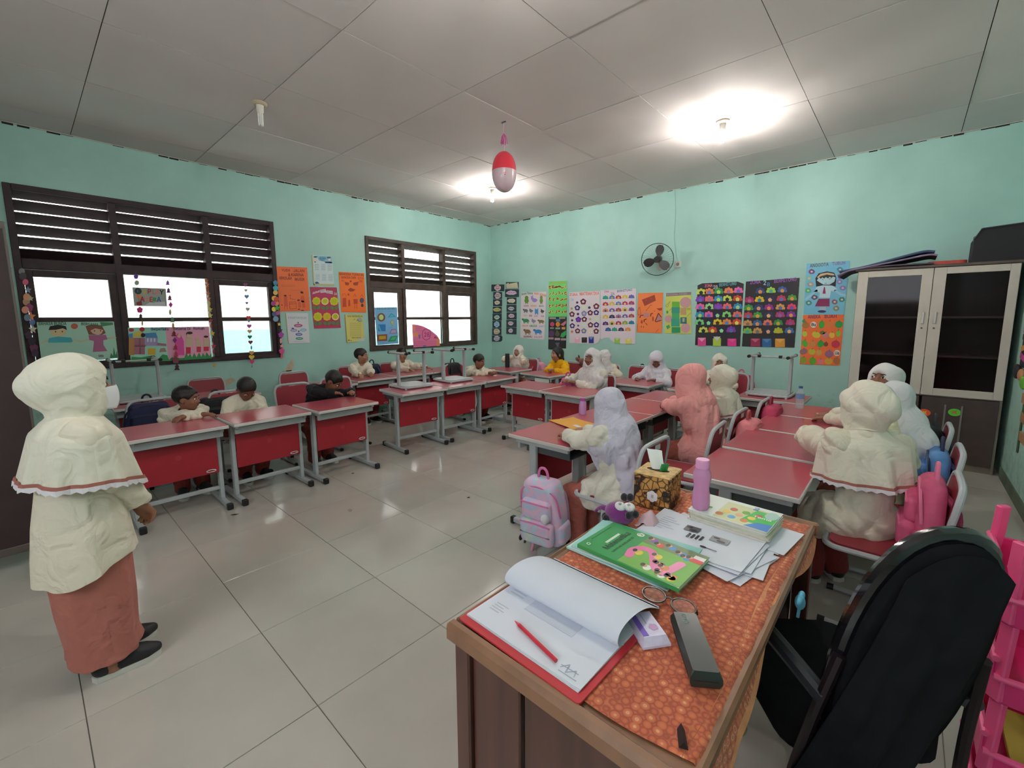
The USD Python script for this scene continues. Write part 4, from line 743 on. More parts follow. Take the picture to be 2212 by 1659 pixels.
# green sheet of Arabic letters, drawn as pen strokes
p = Poster('bright green sheet of Arabic letters on the back wall', BW, C6, [(1250, 165), (1608, 150), (1605, 868), (1240, 862)], '#74e07c')
p.text([('HURUF HIJAIYAH', 1280, 210, 36, 300)], '#d8a83c')
def arab(ch, x, y, s):
    A = lambda pts: [(x + a * s, y + b * s) for a, b in pts]; D = lambda a, b: ('d', x + a * s, y + b * s)
    cup = [(-.8, -.2), (-.7, .15), (-.3, .3), (.3, .28), (.75, .1), (.8, -.25)]
    jim = [(-.7, -.45), (-.2, -.55), (.6, -.4), (.0, -.2), (-.45, .2), (-.4, .65), (.1, .85), (.65, .7)]
    R = [(.3, -.3), (.35, .1), (.1, .5), (-.4, .7)]; dal = [(-.1, -.5), (.4, .0), (.35, .25), (-.4, .25)]
    ayn = [(.4, -.5), (-.1, -.6), (-.3, -.3), (.2, -.1), (-.3, .1), (-.4, .5), (.0, .8), (.5, .7)]
    fa = [(.75, .05), (.6, -.35), (.35, -.2), (.5, .05), (.8, .05), (.6, .3), (-.3, .32), (-.8, .1)]
    return {'a': [A([(0, -.7), (.05, .6)])], 'b': [A(cup), D(0, .65)], 't': [A(cup), D(-.2, -.4), D(.2, -.4)], 'th': [A(cup), D(-.2, -.4), D(.2, -.4), D(0, -.7)], 'j': [A(jim), D(.1, .3)], 'H': [A(jim)], 'kh': [A(jim), D(0, -.85)], 'd': [A(dal)], 'dh': [A(dal), D(0, -.8)], 'r': [A(R)], 'z': [A(R), D(.2, -.65)],
            's': [A([(.9, -.2), (.8, .1), (.5, .1), (.45, -.15), (.35, .1), (.05, .1), (0, -.15), (-.1, .4), (-.5, .55), (-.9, .2)])], 'D': [A([(.0, .1), (.4, -.35), (.8, -.1), (.6, .15), (.0, .12), (-.15, .5), (-.6, .55), (-.9, .1)]), D(.4, -.65)], 'T': [A([(-.6, .2), (.3, -.3), (.6, 0), (.3, .2), (-.6, .2)]), A([(-.3, .1), (-.3, -.9)])], 'c': [A(ayn)], 'gh': [A(ayn), D(.1, -.9)],
            'f': [A(fa), D(.5, -.7)], 'q': [A([(.5, .1), (.3, -.35), (.1, -.1), (.5, .1), (.4, .5), (-.2, .7), (-.7, .2)]), D(.1, -.7), D(.45, -.7)], 'k': [A([(.7, -.8), (.6, .3), (-.7, .3)]), A([(.2, -.2), (-.1, -.1), (.15, .05)])], 'l': [A([(.4, -.9), (.4, .4), (0, .7), (-.45, .4)])], 'm': [A([(.3, -.1), (.1, -.35), (-.2, -.1), (.2, .05), (-.3, .1), (-.35, .8)])], 'n': [A([(-.6, -.1), (-.5, .5), (0, .7), (.5, .5), (.6, -.2)]), D(0, -.1)],
            'w': [A([(.3, -.1), (.1, -.4), (-.1, -.1), (.3, 0), (.1, .5), (-.4, .7)])], 'h': [A([(.3, .2), (0, -.4), (-.35, .1), (0, .3), (.3, .2)])], 'y': [A([(.6, -.4), (.1, -.3), (.5, .1), (.2, .4), (-.5, .4), (-.7, 0)]), D(-.15, .75), D(.2, .75)], 'hz': [A([(.2, -.3), (-.1, -.2), (.1, 0), (-.3, .15)])]}[ch]
S = []
for row, y in (('a b t th j kh', 275), ('H d dh r z r', 400), ('s D T c gh', 520), ('f q k l m c', 645), ('n w h l hz y', 765)):
    ch = row.split()
    for i, c in enumerate(ch):
        for g in arab(c, 1580 - i * 310 / (len(ch) - 1), y + (8 if i % 2 else -6), 34):
            S.append(ellp(g[1], g[2], 7, 7) if g[0] == 'd' else LineString(g).buffer(6, quad_segs=2))
p.fill('letter_backing', [q.buffer(9, quad_segs=2) for q in S], '#dfe88c', 1); p.fill('arabic_letters', S, '#94502c', 2)
p = Poster('black poster of fruit cut-outs below the green sheet', BW, C6, [(1245, 870), (1605, 872), (1590, 1500), (1360, 1490), (1330, 1525), (1238, 1515)], '#2b2a2f')
p.fill('title_card', [[(1260, 880), (1392, 880), (1385, 915), (1262, 912)], [(1452, 880), (1580, 878), (1575, 908), (1460, 908)]], '#9cc8a0', 1); p.text([('NAMA', 1270, 908, 24, 105), ('BUAH', 1470, 904, 24, 95)], '#d07c8c'); p.fill('title_card', [rc(1390, 915, 1475, 965)], '#5c8cb0', 1)
for nm, q, c in [('dragonfruit', ellp(1318, 1018, 42, 46), '#d84474'), ('orange', ellp(1430, 1018, 42, 50), '#f09430'), ('watermelon', Polygon([(1480, 1025), (1590, 945), (1592, 1000), (1540, 1052)]), '#d8788c'), ('mangosteen', ellp(1302, 1205, 62, 62), '#5c3c6c'), ('pineapple', ellp(1420, 1210, 44, 52), '#5c5840'), ('mango', Polygon([(1480, 1265), (1500, 1200), (1590, 1140), (1590, 1230), (1530, 1285)]), '#3cb05c'), ('grapes', Polygon([(1375, 1390), (1465, 1380), (1440, 1460), (1420, 1470)]), '#6c6478'), ('jackfruit', Polygon([(1505, 1075), (1580, 1070), (1578, 1120), (1505, 1118)]), '#e89c44')]: p.fill('paper_' + nm, [q], c, 1)
p.fill('paper_crown', [[(1400, 1165), (1412, 1130), (1420, 1160), (1430, 1140), (1438, 1168)], [(1305, 975), (1315, 955), (1325, 985)]], '#4c8c4c', 2)
p.fill('name_label', [rc(1275, 1080, 1350, 1108), rc(1382, 1082, 1475, 1118)], '#94a890', 1); p.fill('name_label', [rc(1245, 1280, 1345, 1318), rc(1368, 1292, 1470, 1332), rc(1490, 1300, 1590, 1338)], '#e8c4c8', 1); [p.text([q], '#8c5c64', 3) for q in (('MANGGIS', 1250, 1310, 22, 90), ('NANAS', 1378, 1325, 22, 80), ('MANGGA', 1496, 1330, 22, 86))]
# flower charts (crop 1220,610 scale 290/2212)
C7 = (1220, 610, 290 / 2212)
def pocket(p, pts, col, col2):
    f = p.fill('paper_pocket', [pts], col, 1, th=0.003); x0, y0, x1, y1 = Polygon(pts).bounds
    p.fill('pocket_flap', [[(x0 + 4, y0 + 4), (x1 - 4, y0 + 4), ((x0 + x1) / 2, (y0 + y1) / 2)]], col2, 5, f)
p = Poster('white flower chart with dark outlined flowers under an orange title', BW, C7, [(75, 165), (575, 140), (585, 900), (560, 985), (510, 1015), (75, 1000)], '#e9dde4')
p.text([('ZONA', 78, 222, 40, 135, .02), ('MATEMATIKA', 245, 215, 50, 320, .04)], '#f0785c'); p.text([('2a', 90, 300, 40, 55)], '#b4c8e8')
DK = '#6c2440'; NV = '#3c2c78'
for x, y, r, c, c2 in [(305, 318, 46, DK, '#ecdfe6'), (205, 332, 18, NV, None), (115, 432, 18, '#9cb068', None), (208, 420, 42, NV, '#ecdfe6'), (315, 412, 40, '#dfe8d4', '#e8ecdc'), (405, 415, 20, '#3c4468', None), (520, 395, 46, DK, '#ecdfe6'), (120, 525, 42, DK, '#ecdfe6'), (218, 522, 20, NV, None), (318, 512, 42, '#7c94d0', '#f0c0a0'), (420, 502, 42, DK, '#ecdfe6'), (520, 498, 42, NV, '#ecdfe6'), (122, 625, 18, '#3c4478', None), (225, 612, 44, '#5c34a8', '#a838a0'), (322, 608, 42, DK, '#ecdfe6'), (418, 605, 20, '#b8c8a8', None), (525, 605, 42, '#dce8d0', '#ece4ec'), (125, 715, 40, NV, '#ecdfe6'), (222, 712, 16, '#6858a8', None), (320, 705, 40, '#dce8d4', '#e8e4e4'), (425, 702, 42, DK, '#ecdfe6'), (522, 700, 42, NV, '#ecdfe6'), (120, 812, 26, '#e8b8a0', '#8c6c84'), (212, 800, 40, DK, '#ecdfe6'), (315, 800, 40, '#7c88d0', '#e8dc60'), (420, 800, 40, '#f0e8d4', '#ece0e0'), (518, 805, 42, DK, '#ecdfe6')]:
    f = p.fill('paper_flower', [petals(x, y, r)], c, 1)
    if c2: p.fill('flower_centre', [star(x, y, r * .62, 5, .55)], c2, 2, f)
pocket(p, rc(168, 905, 248, 988), '#f4b8d0', '#fbe0ea'); pocket(p, rc(280, 905, 366, 992), '#28242a', '#4c464c'); pocket(p, rc(396, 895, 478, 1000), '#2c3c9c', '#8c98d0')
p = Poster('white flower chart with many coloured flowers and a torn bottom edge', BW, C7, [(590, 130), (1175, 100), (1160, 1015), (830, 1005), (770, 960), (730, 910), (650, 915), (615, 945), (590, 930)], '#e9dbe6')
p.text([('ZONA', 650, 170, 32, 78, .05)], '#d86c9c'); p.text([('2A', 755, 210, 44, 66, .02)], '#8c98a8'); p.text([('BERHITUNG', 860, 165, 36, 250, .1)], '#5c8cb0')
cols = {'t': '#2ca890', 'b': '#5c84c8', 'r': '#c0345c', 'y': '#e8c850', 'n': '#3c58a0', 'o': '#f0945c', 'p': '#5c2478', 'm': '#8c84a0', 'g': '#8cb048', 'k': '#5c2040', 's': '#2c84a8', 'w': '#f0d8a8', 'l': '#6c64b8', 'd': '#24485c'}
for row, y, xs in [('tt bw rw yo lb', 255, None), ('ry yo by ro rm', 360, None), ('on lo rg yd lr', 465, None), ('yo ks mr lo rg', 572, None), ('pm yd ro gy ss', 682, None), ('ns tt ks oy', 780, (715, 820, 928, 1040))]:
    for i, cc in enumerate(row.split()):
        x = (672 + 107 * i) if xs is None else xs[i]; f = p.fill('paper_flower', [fan_flower(x, y - i * 4 if xs is None else y, 50)], cols[cc[0]], 1); p.fill('flower_centre', [star(x, y + 4 - (i * 4 if xs is None else 0), 24, 5, .55)], cols[{'o': 'w', 'w': 'y'}.get(cc[1], cc[1])], 2, f)
pocket(p, rc(820, 918, 910, 1005), '#9ccc58', '#c8e090'); pocket(p, rc(1000, 922, 1098, 1015), '#ece078', '#f8f0b0')
p = Poster('orange poster with a brown box and stick figures on the back wall', BW, C7, [(1210, 178), (1622, 168), (1600, 840), (1490, 835), (1185, 825)], '#fb8a4c')
p.fill('drawn_box', [[(1272, 285), (1480, 205), (1502, 300), (1315, 390)]], '#a84838', 1); p.line('drawing', [[(1330, 300), (1350, 290)], [(1410, 262), (1430, 270)], [(1340, 470), (1420, 370), (1440, 380)], [(1205, 450), (1235, 405), (1255, 520), (1205, 540), (1205, 450)], [(1200, 690), (1195, 800)], [(1545, 770), (1505, 820)]], 9, '#c8683c')
p.fill('drawn_scribble', [rc(1290, 500, 1390, 570), [(1500, 600), (1545, 530), (1590, 580), (1585, 640), (1500, 650)]], '#c88c94', 1); p.line('drawn_hair', [[(1240, 580), (1250, 545), (1290, 540)], [(1310, 650), (1305, 620), (1345, 605)], [(1415, 555), (1420, 520), (1448, 510)], [(1490, 640), (1545, 510), (1588, 570)], [(1500, 650), (1585, 625)]], 14, '#7c3430', 2)
p.fill('drawn_patch', [[(1510, 430), (1605, 418), (1598, 460), (1560, 465)], ellp(1270, 650, 18, 30), ellp(1455, 600, 14, 40)], '#c84c34', 1); p.line('drawing', [[(1260, 720), (1265, 740)], [(1300, 725), (1300, 745)], [(1480, 470), (1482, 475)], [(1330, 670), (1360, 700)]], 10, '#a83c30', 2)
p = Poster('yellow green poster with green towers and pink fruit right of the orange one', BW, C7, [(1670, 175), (2085, 155), (2085, 850), (1650, 838)], '#d2d868')
p.fill('title_band', [[(1672, 178), (2082, 158), (2082, 205), (1672, 232)]], '#8c7c84', 1); p.text([('MENGENAL POHON', 1680, 218, 28, 330, .05)], '#b4a8b0', 3)
p.fill('green_block', [rc(1768, 318, 1892, 410)], '#6cb840', 1); p.fill('green_block', [rc(1760, 410, 1895, 505)], '#3c9c88', 2); p.fill('green_block', [rc(1765, 505, 1890, 620)], '#4cb070', 1); p.fill('green_block', [rc(1755, 600, 1895, 725)], '#3ca88c', 2); p.fill('green_block', [rc(1762, 735, 1905, 832)], '#2c9c64', 1)
p.fill('pink_fruit', [ellp(1990, 330, 92, 88, -20), ellp(1710, 602, 62, 62), ellp(1992, 750, 78, 80)], '#d0a0a8', 1); p.fill('brown_trunk', [rc(1905, 420, 2000, 535)], '#c8a070', 1); p.fill('blue_picture', [rc(1905, 575, 2010, 680)], '#3c7c84', 2); p.fill('small_picture', [rc(1940, 590, 1975, 650)], '#c8b890', 3); p.fill('leaf_shape', [ellp(1690, 490, 18, 25), [(1670, 720), (1720, 695), (1740, 740), (1690, 775)]], '#4ca86c', 1); p.line('drawing', [[(1660, 390), (1740, 310), (1690, 410), (1660, 390)], [(1720, 470), (1750, 435)], [(2010, 560), (2080, 500)], [(2000, 690), (1985, 660)]] + scribble(2020, 430, 50, 20, 2, 3, 2), 8, '#a8a84c', 2)
C8 = (1480, 540, 380 / 2212)
def chart(label, out, rows, title, pockets):
    p = Poster(label, BW, C8, out, '#2e2c33')
    for tx, c in title: p.text(tx, c)
    for xs, y, row, dy in rows:
        for i, cc in enumerate(row.split()):
            x = xs[i]; yy = y + dy * (x - xs[0]); a, b = cc[:6], cc[7:13]
            f = p.fill('paper_flower', [fan_flower(x, yy, 62)], '#' + a, 1, th=0.002); p.fill('flower_centre', [petals(x, yy + 8, 23)], '#' + b, 3.2, f)
    for q, c, c2 in pockets: pocket(p, q, c, c2)
LM, OR, GN, PK, PU, CO, BL, RD, MG, YL, NVY, PCH, CR = 'd0dc58', 'f08c48', '3c9c58', 'f068b0', '8c40b8', 'f07068', '3c94c8', 'd8503c', 'b83c80', 'e8c830', '343468', 'e0a05c', 'b83468'
d, bl, lm, mg2, bw, or_ = '1c2c3c', '6878c8', 'b8e868', 'c070a0', '5c90d0', 'f0a050'
def R(*a): return ' '.join('%s_%s' % t for t in a)
chart('left black flower chart with bright paper flowers', [(158, 445), (215, 420), (660, 398), (738, 425), (690, 1212), (125, 1195)],
      [((202, 305, 422, 548, 670), 530, R((LM, d), (OR, bl), (GN, lm), (OR, mg2), (PK, bl)), -0.04), ((192, 302, 420, 530, 660), 622, R((PU, bl), (CO, mg2), (BL, lm), (LM, d), (RD, 'e8e068')), -0.02), ((192, 305, 415, 530, 662), 718, R((PK, bw), ('a8e098', d), (PU, '8058c0'), (CO, bl), (BL, 'b8e8a0')), -0.01), ((188, 298, 408, 522, 655), 818, R((BL, lm), (PK, bl), ('2a2a44', 'a0e8a8'), ('8cd878', d), (CO, bw)), -0.005), ((182, 295, 408, 525, 650), 912, R(('7cd888', d), ('2a2a44', '8cf0b0'), (YL, '4c3420'), (OR, bw), (RD, 'e8f068')), -0.005), ((230, 345, 458, 578), 1010, R((LM, d), (RD, 'e8e068'), ('2a2a44', '9cf0b0'), (PU, bl)), -0.01)],
      [([('ZONA', 245, 470, 34, 100, .08)], '#e87c98'), ([('2B', 350, 490, 44, 60, .05)], '#c8c8c8'), ([('BERHITUNG', 425, 460, 40, 220, .1)], '#6cb0b0')],
      [(rc(160, 1102, 262, 1205), '#f04c9c', '#f8b0d0'), ([(350, 1115), (400, 1085), (452, 1110), (450, 1208), (350, 1208)], '#b8d450', '#d8d8d8'), (rc(535, 1115, 645, 1210), '#f03c98', '#f060b0')])
chart('right black flower chart titled in purple', [(765, 398), (1440, 350), (1375, 1228), (715, 1212)],
      [((945, 1080, 1222), 518, R(('3c4c88', or_), ('a8d848', '58b8a8'), ('3c64b0', or_)), -0.05), ((810, 936, 1068, 1210, 1345), 632, R((CR, mg2), (YL, '3c88b8'), ('342c5c', 'f8b880'), ('c83c58', bl), ('4c9c3c', or_)), -0.05), ((800, 925, 1055, 1198, 1340), 730, R(('3c9c4c', 'd8c840'), ('34447c', 'f0b080'), ('a02c98', 'f08c58'), (PCH, '6878a0'), ('f0486c', '7858b0')), -0.02), ((795, 912, 1050, 1195, 1332), 825, R(('c8404c', '5c88c0'), ('3ca04c', 'f0b048'), ('343464', 'f0c078'), (MG, '9c6cb0'), ('8c34a8', or_)), -0.02), ((788, 908, 1038, 1170, 1322), 925, R((PCH, '8c7c60'), ('3c68a0', 'e8a868'), ('f4825c', '6c5ca0'), ('3c944c', 'd8b840'), (CR, 'a8508c')), -0.02), ((785, 910, 1045, 1172, 1310), 1022, R(('88c84c', '58b0a0'), (PCH, '7c8478'), ('2c2c50', 'f0b888'), ('b8c83c', 'd8c030'), ('3c70a8', 'f0b080')), -0.01)],
      [([('ZONA', 815, 430, 40, 135, .08)], '#b070c8'), ([('2', 980, 440, 56, 38, .02)], '#a8d8e8'), ([('B', 1028, 455, 46, 38, .0)], '#4c9cc8'), ([('BERHITUNG', 1115, 415, 44, 285, .1)], '#a868c0')],
      [(rc(825, 1112, 942, 1212), '#a8305c', '#d06c84'), (rc(970, 1115, 1085, 1218), '#3470b0', '#5c90c8'), (rc(1132, 1115, 1255, 1222), '#e8a03c', '#f0b860')])
C9 = (1720, 550, 130 / 863)
p = Poster('light blue poster of a schoolgirl naming parts of the body beside the cabinet', BW, C9, [(150, 130), (715, 92), (770, 88), (685, 860), (105, 850)], '#7cc4e0')
p.text([('ANGGOTA', 195, 185, 46, 270, .09)], '#6c6450'); p.text([('TUBUH', 512, 155, 46, 190, .09)], '#8c64a8')
p.fill('drawn_hair', [[(285, 460), (275, 340), (320, 270), (440, 240), (545, 260), (575, 330), (565, 460), (500, 440), (380, 440)]], '#26222a', 1); p.fill('hair_band', [[(300, 320), (350, 275), (450, 258), (540, 275), (550, 300), (440, 290), (350, 310), (315, 345)]], '#d8b890', 2)
p.fill('drawn_face', [[(315, 345), (350, 320), (520, 310), (565, 330), (545, 390), (480, 430), (390, 430), (330, 395), (295, 370)]], '#b8dce4', 2); p.fill('drawn_fringe', [[(330, 320), (440, 285), (535, 305), (510, 335), (480, 318), (455, 340), (425, 320), (400, 345), (375, 325), (350, 350)]], '#34363a', 3); p.line('drawn_features', [[(370, 350), (390, 365)], [(470, 350), (500, 345)], [(410, 410), (435, 412)]], 7, '#5c7078', 3)
p.fill('drawn_shirt', [[(300, 460), (400, 440), (520, 445), (590, 500), (540, 530), (500, 520), (480, 620), (330, 620), (335, 540), (250, 530)]], '#c4e2ee', 1); p.fill('drawn_tie', [[(398, 465), (412, 465), (422, 560), (378, 560)]], '#a02c68', 3); p.fill('drawn_skirt', [[(320, 635), (478, 632), (478, 742), (268, 742)]], '#8c2c5c', 2); p.fill('drawn_shoe', [ellp(368, 815, 60, 18)], '#343458', 2); p.fill('drawn_legs', [rc(335, 745, 425, 800)], '#a8c8dc', 1)
p.line('drawn_arms', [[(290, 520), (200, 590), (140, 640)], [(560, 520), (640, 570), (700, 585)]], 34, '#9cd0e4', 1)
for x, y, c in [(222, 245, '#7c4c84'), (185, 340, '#8cc8b0'), (205, 425, '#a89c90'), (172, 515, '#4cb878'), (262, 612, '#5c5470'), (180, 692, '#3c948c'), (628, 215, '#3c94a8'), (640, 318, '#7c58a8'), (622, 390, '#8c8cd0'), (668, 480, '#8c84c4'), (655, 645, '#3c8c78'), (552, 678, '#8c6068'), (572, 770, '#8c9070')]:
    f = p.fill('body_part_picture', [cloud(x, y, 44, 36, int(x))], c, 1); p.fill('picture_centre', [ellp(x, y, 18, 14)], '#d8c8c8', 2, f)
p = Poster('orange poster of fruit pictures beside the cabinet', BW, C9, [(100, 868), (685, 858), (625, 1580), (590, 1592), (50, 1570)], '#f8783c')
p.text([('ANEKA', 165, 915, 48, 185, .02), ('BUAH', 400, 910, 46, 180, .02)], '#8c3c60')
for x, y, a, b, r, c in [(135, 1015, 52, 45, 0, '#b8783c'), (110, 955, 24, 24, 0, '#3c9c6c'), (365, 1005, 42, 55, 10, '#3cb03c'), (480, 1000, 45, 50, 20, '#e8843c'), (612, 1002, 58, 50, -10, '#2ca04c'), (122, 1135, 36, 42, 0, '#c8d048'), (285, 1150, 62, 45, 20, '#d8c440'), (375, 1120, 40, 24, 0, '#6c7c40'), (420, 1155, 48, 45, 0, '#d08888'), (512, 1155, 40, 42, 0, '#f0c048'), (602, 1130, 32, 48, 0, '#88c83c'), (125, 1275, 38, 55, -30, '#58b83c'), (235, 1280, 50, 45, 0, '#d89048'), (350, 1280, 45, 50, 20, '#2cac3c'), (425, 1285, 34, 32, 0, '#8c4c38'), (565, 1285, 62, 55, 0, '#d83454'), (105, 1390, 58, 42, -15, '#9c6c78'), (225, 1395, 50, 42, 0, '#c8c040'), (325, 1405, 42, 45, 0, '#d8a850'), (472, 1425, 62, 52, 0, '#a0688c'), (105, 1515, 50, 48, 0, '#98a83c'), (235, 1525, 48, 52, 0, '#5cb030'), (350, 1535, 50, 40, 0, '#f0808c'), (465, 1530, 58, 45, 0, '#e0b038'), (580, 1525, 48, 52, 0, '#b87040')]:
    f = p.fill('paper_fruit', [ellp(x, y, a, b, r)], c, 1); p.line('fruit_stalk', [[(x, y - b * .8), (x + 10, y - b * 1.25)]], 7, '#6c5c30', 2, f)
for x, y, tx in [(248, 1005, 'Bu'), (585, 1410, 'Ua')]:
    f = p.fill('white_disc', [ellp(x, y, 44, 44)], '#f0e4dc', 3); p.text([(tx, x - 34, y + 20, 44, 66)], '#26222a', 5, parent=f)
# ---- right wall: hanging bits seen edge-on beyond the cabinet
t = thing('paper_hanging', 'colourful paper hanging of stripes on the right wall beside the cabinet', 'decoration', mat4((RX - 0.003, -0.95, 1.25)))
obj('backing_sheet', MB().bx((-0.002, -0.5, -0.25), (0.0, 0.28, 0.36)), pm('#2b2730', 0.7), t)
for k, c in enumerate(['#f058a8', '#f08c48', '#e8e050', '#d050a0', '#2f2a33', '#e8a048', '#c04890']):
    for j in range(4): obj('paper_strip', MB().box((-0.006, 0.18 - j * 0.2, 0.28 - k * 0.075), (0.006, 0.17, 0.045), R=rotx(8 * (-1)**(j + k)), bev=0.002), pm(c, 0.6), t)
obj('paper_bow', MB().ell((-0.02, 0.22, -0.29), (0.02, 0.09, 0.06)), pm('#2c2a30', 0.7), t); obj('paper_bow', MB().ell((-0.02, 0.02, -0.30), (0.02, 0.07, 0.05)), pm('#c08c64', 0.7), t)
t = thing('paper_plant', 'green and brown paper plant low on the right wall', 'decoration', mat4((RX - 0.003, -1.05, 0.72)))
obj('paper_leaves', MB().ell((-0.02, 0.0, 0.18), (0.015, 0.10, 0.05)).ell((-0.02, -0.12, 0.2), (0.015, 0.08, 0.06)), pm('#6cb83c', 0.6), t)
for k in range(3): obj('brown_card', MB().box((-0.006, -0.05 - 0.05 * k, 0.06 - 0.14 * k), (0.008, 0.2, 0.075), bev=0.002), pm('#a87c58', 0.7), t)
obj('dark_stem', MB().box((-0.004, -0.02, -0.16), (0.006, 0.03, 0.4)), pm('#46603f', 0.7), t)
# peeled paint patches on the window wall
PEEL = pm('#c9b79f', 0.9, noise=(12, .15))
def peel(label, pts):
    P = Polygon([tuple(q[1:]) for q in on_x(pts, 0.0)])
    obj('peeled_patch', MB().prism(P.buffer(0.004), 0, 0.0015, np.array([[0, 0, 1, 0.0003], [1, 0, 0, 0], [0, 1, 0, 0], [0, 0, 0, 1.0]])), PEEL, smooth=False, label=label, cat='peeled paint')
peel('upper pale patch of peeled paint between the windows', [(620, 790), (632, 776), (634, 790), (626, 806), (618, 804)])
peel('large pale patch of peeled paint reaching down between the windows', [(611, 802), (630, 800), (632, 812), (622, 836), (612, 842), (608, 830)])
peel('small pale patch of peeled paint below the large window', [(478, 826), (500, 816), (508, 822), (492, 832), (480, 836)])
tx = on_x([(0, 622), (6, 690)], 0.0)
obj('wall_paper', MB().bx((0.001, tx[0][1] - 0.22, tx[1][2]), (0.003, tx[0][1] + 0.008, tx[0][2])), pm('#e2d9d0', 0.7), label='edge of a white paper on the window wall by the left frame edge', cat='paper')
rp = on_x([(0, 571), (10, 573), (25, 580)], 0.006)
obj('window_string', MB().tube(np.vstack([rp[:1] + [0, -0.3, 0.0], rp]), 0.005, 6), pm('#6a5348', 0.8), label='brown cord tied to the left edge of the large window', cat='cord')
# ================================================================= the teacher's corner
WD = usdkit.material(stage, '/World/Looks/desk_wood', {'tc': ('texture_coordinate', {}), 'mp': ('mapping', {'scale': (30.0, 30.0, 2.0)}), 'n': ('noise_texture', {'scale': 1.0, 'detail': 6.0}),
    'r': ('rgb_ramp', {'ramp': [(0.3, lin('#3a211a')), (0.7, lin('#553128'))]}), 'p': ('principled_bsdf', {'roughness': 0.33, 'coat_weight': 0.3, 'coat_roughness': 0.15})},
    [('tc.object', 'mp.vector'), ('mp.vector', 'n.vector'), ('n.fac', 'r.fac'), ('r.color', 'p.base_color')], surface='p.BSDF')
WD2 = pm('#8a6247', 0.4, noise=(14, 0.2), coat=0.3)
DX0, DX1, DY0, DY1, DZ = 5.385, 5.905, -5.545, -4.485, 0.75
t = thing('teacher_desk', 'dark brown wooden teacher desk under an orange patterned cloth', 'desk', mat4((0, 0, 0)))
obj('desktop', MB().bx((DX0, DY0, DZ - 0.03), (DX1, DY1, DZ), 0.006), WD2, t)
obj('edge_moulding', MB().bx((DX0 - 0.012, DY0 - 0.018, DZ - 0.035), (DX1 + 0.008, DY0 + 0.012, DZ + 0.008), 0.009).bx((DX0 - 0.012, DY0 + 0.012, DZ - 0.035), (DX0 + 0.004, DY1, DZ + 0.003), 0.006).bx((DX0 - 0.012, DY1 - 0.006, DZ - 0.035), (DX1 + 0.008, DY1 + 0.014, DZ + 0.006), 0.006), WD2, t)
for x in (DX0 + 0.0, DX1 - 0.045):
    for y in (DY0, DY1 - 0.045): obj('leg', MB().bx((x, y, 0), (x + 0.045, y + 0.045, DZ - 0.03), 0.004), WD, t)
obj('side_panel', MB().bx((DX0 + 0.045, DY0 + 0.012, 0.2), (DX0 + 0.18, DY0 + 0.024, DZ - 0.035), 0.003).bx((DX0 + 0.188, DY0 + 0.016, 0.2), (DX1 - 0.05, DY0 + 0.026, DZ - 0.035), 0.003), WD, t)
obj('front_panel', MB().bx((DX0 + 0.01, DY0 + 0.045, 0.2), (DX0 + 0.025, DY1 - 0.045, DZ - 0.035), 0.003), WD, t)
obj('back_panel', MB().bx((DX0 + 0.045, DY1 - 0.03, 0.3), (DX1 - 0.05, DY1 - 0.016, DZ - 0.035), 0.003), WD, t)
d = obj('drawer', MB().bx((DX1 - 0.33, DY0 + 0.05, 0.6), (DX1 - 0.012, DY0 + 0.45, DZ - 0.04), 0.004), WD, t); obj('drawer_knob', MB().ell((DX1 - 0.004, DY0 + 0.25, 0.655), (0.012, 0.014, 0.014)), pm('#8a7a58', 0.3, metal=0.7), d)
BATIK = usdkit.material(stage, '/World/Looks/batik', {'tc': ('texture_coordinate', {}), 'v': ('voronoi_texture', {'scale': 62.0, 'randomness': 0.35}), 'm1': ('math', {'math_type': 'multiply', 'value2': 62.0}),
    'r': ('rgb_ramp', {'ramp': [(0.0, lin('#e8a878')), (0.10, lin('#c8603c')), (0.20, lin('#c86440')), (0.26, lin('#eab490')), (0.33, lin('#d87a4c')), (0.5, lin('#cf6c42')), (0.62, lin('#a84a34')), (0.8, lin('#d27448')), (1.0, lin('#c4603c'))]}),
    'n': ('noise_texture', {'scale': 5.0, 'detail': 3.0}), 'r2': ('rgb_ramp', {'ramp': [(0.35, (0.86, 0.82, 0.82)), (0.65, (1.0, 1.0, 1.0))]}), 'mx': ('mix_color', {'blend_type': 'multiply', 'fac': 1.0}),
    'bn': ('noise_texture', {'scale': 22.0, 'detail': 3.0}), 'bu': ('bump', {'strength': 0.35, 'distance': 0.01}), 'p': ('principled_bsdf', {'roughness': 0.75, 'sheen_weight': 0.15})},
    [('tc.object', 'v.vector'), ('v.distance', 'r.fac'), ('tc.object', 'n.vector'), ('n.fac', 'r2.fac'), ('r.color', 'mx.a'), ('r2.color', 'mx.b'), ('mx.result', 'p.base_color'), ('tc.object', 'bn.vector'), ('bn.fac', 'bu.height'), ('bu.normal', 'p.normal')], surface='p.BSDF')
u = np.linspace(0, 1, 60); v = np.linspace(0, 1, 110); U, V = np.meshgrid(u, v, indexing='ij')
X = 5.408 + (0.497 + 0.012 * np.sin(V * 9) * U**6) * U; Y = -5.515 + 1.0 * V + 0.012 * np.sin(U * 7)
Z = DZ + 0.0045 + 0.0012 * np.sin(X * 60 + Y * 23) * np.sin(Y * 41)
fx, fy = (X - 5.56) / 0.10, (Y + 4.60) / 0.11
Z = Z + 0.030 * np.exp(-fx**2 - fy**2) * np.abs(np.sin(fx * 3.2 + fy * 2.4 + 0.6 * np.sin(fy * 4)))
over = np.clip(X - (DX1 - 0.014), 0, None); Z = Z - over * 2.2
drp = np.clip((U - 0.985) / 0.015, 0, 1) * np.clip((0.14 - V) / 0.05, 0, 1); Z = Z - 0.05 * drp
t = thing('tablecloth', 'orange brown patterned cloth spread over the teacher desk', 'tablecloth')
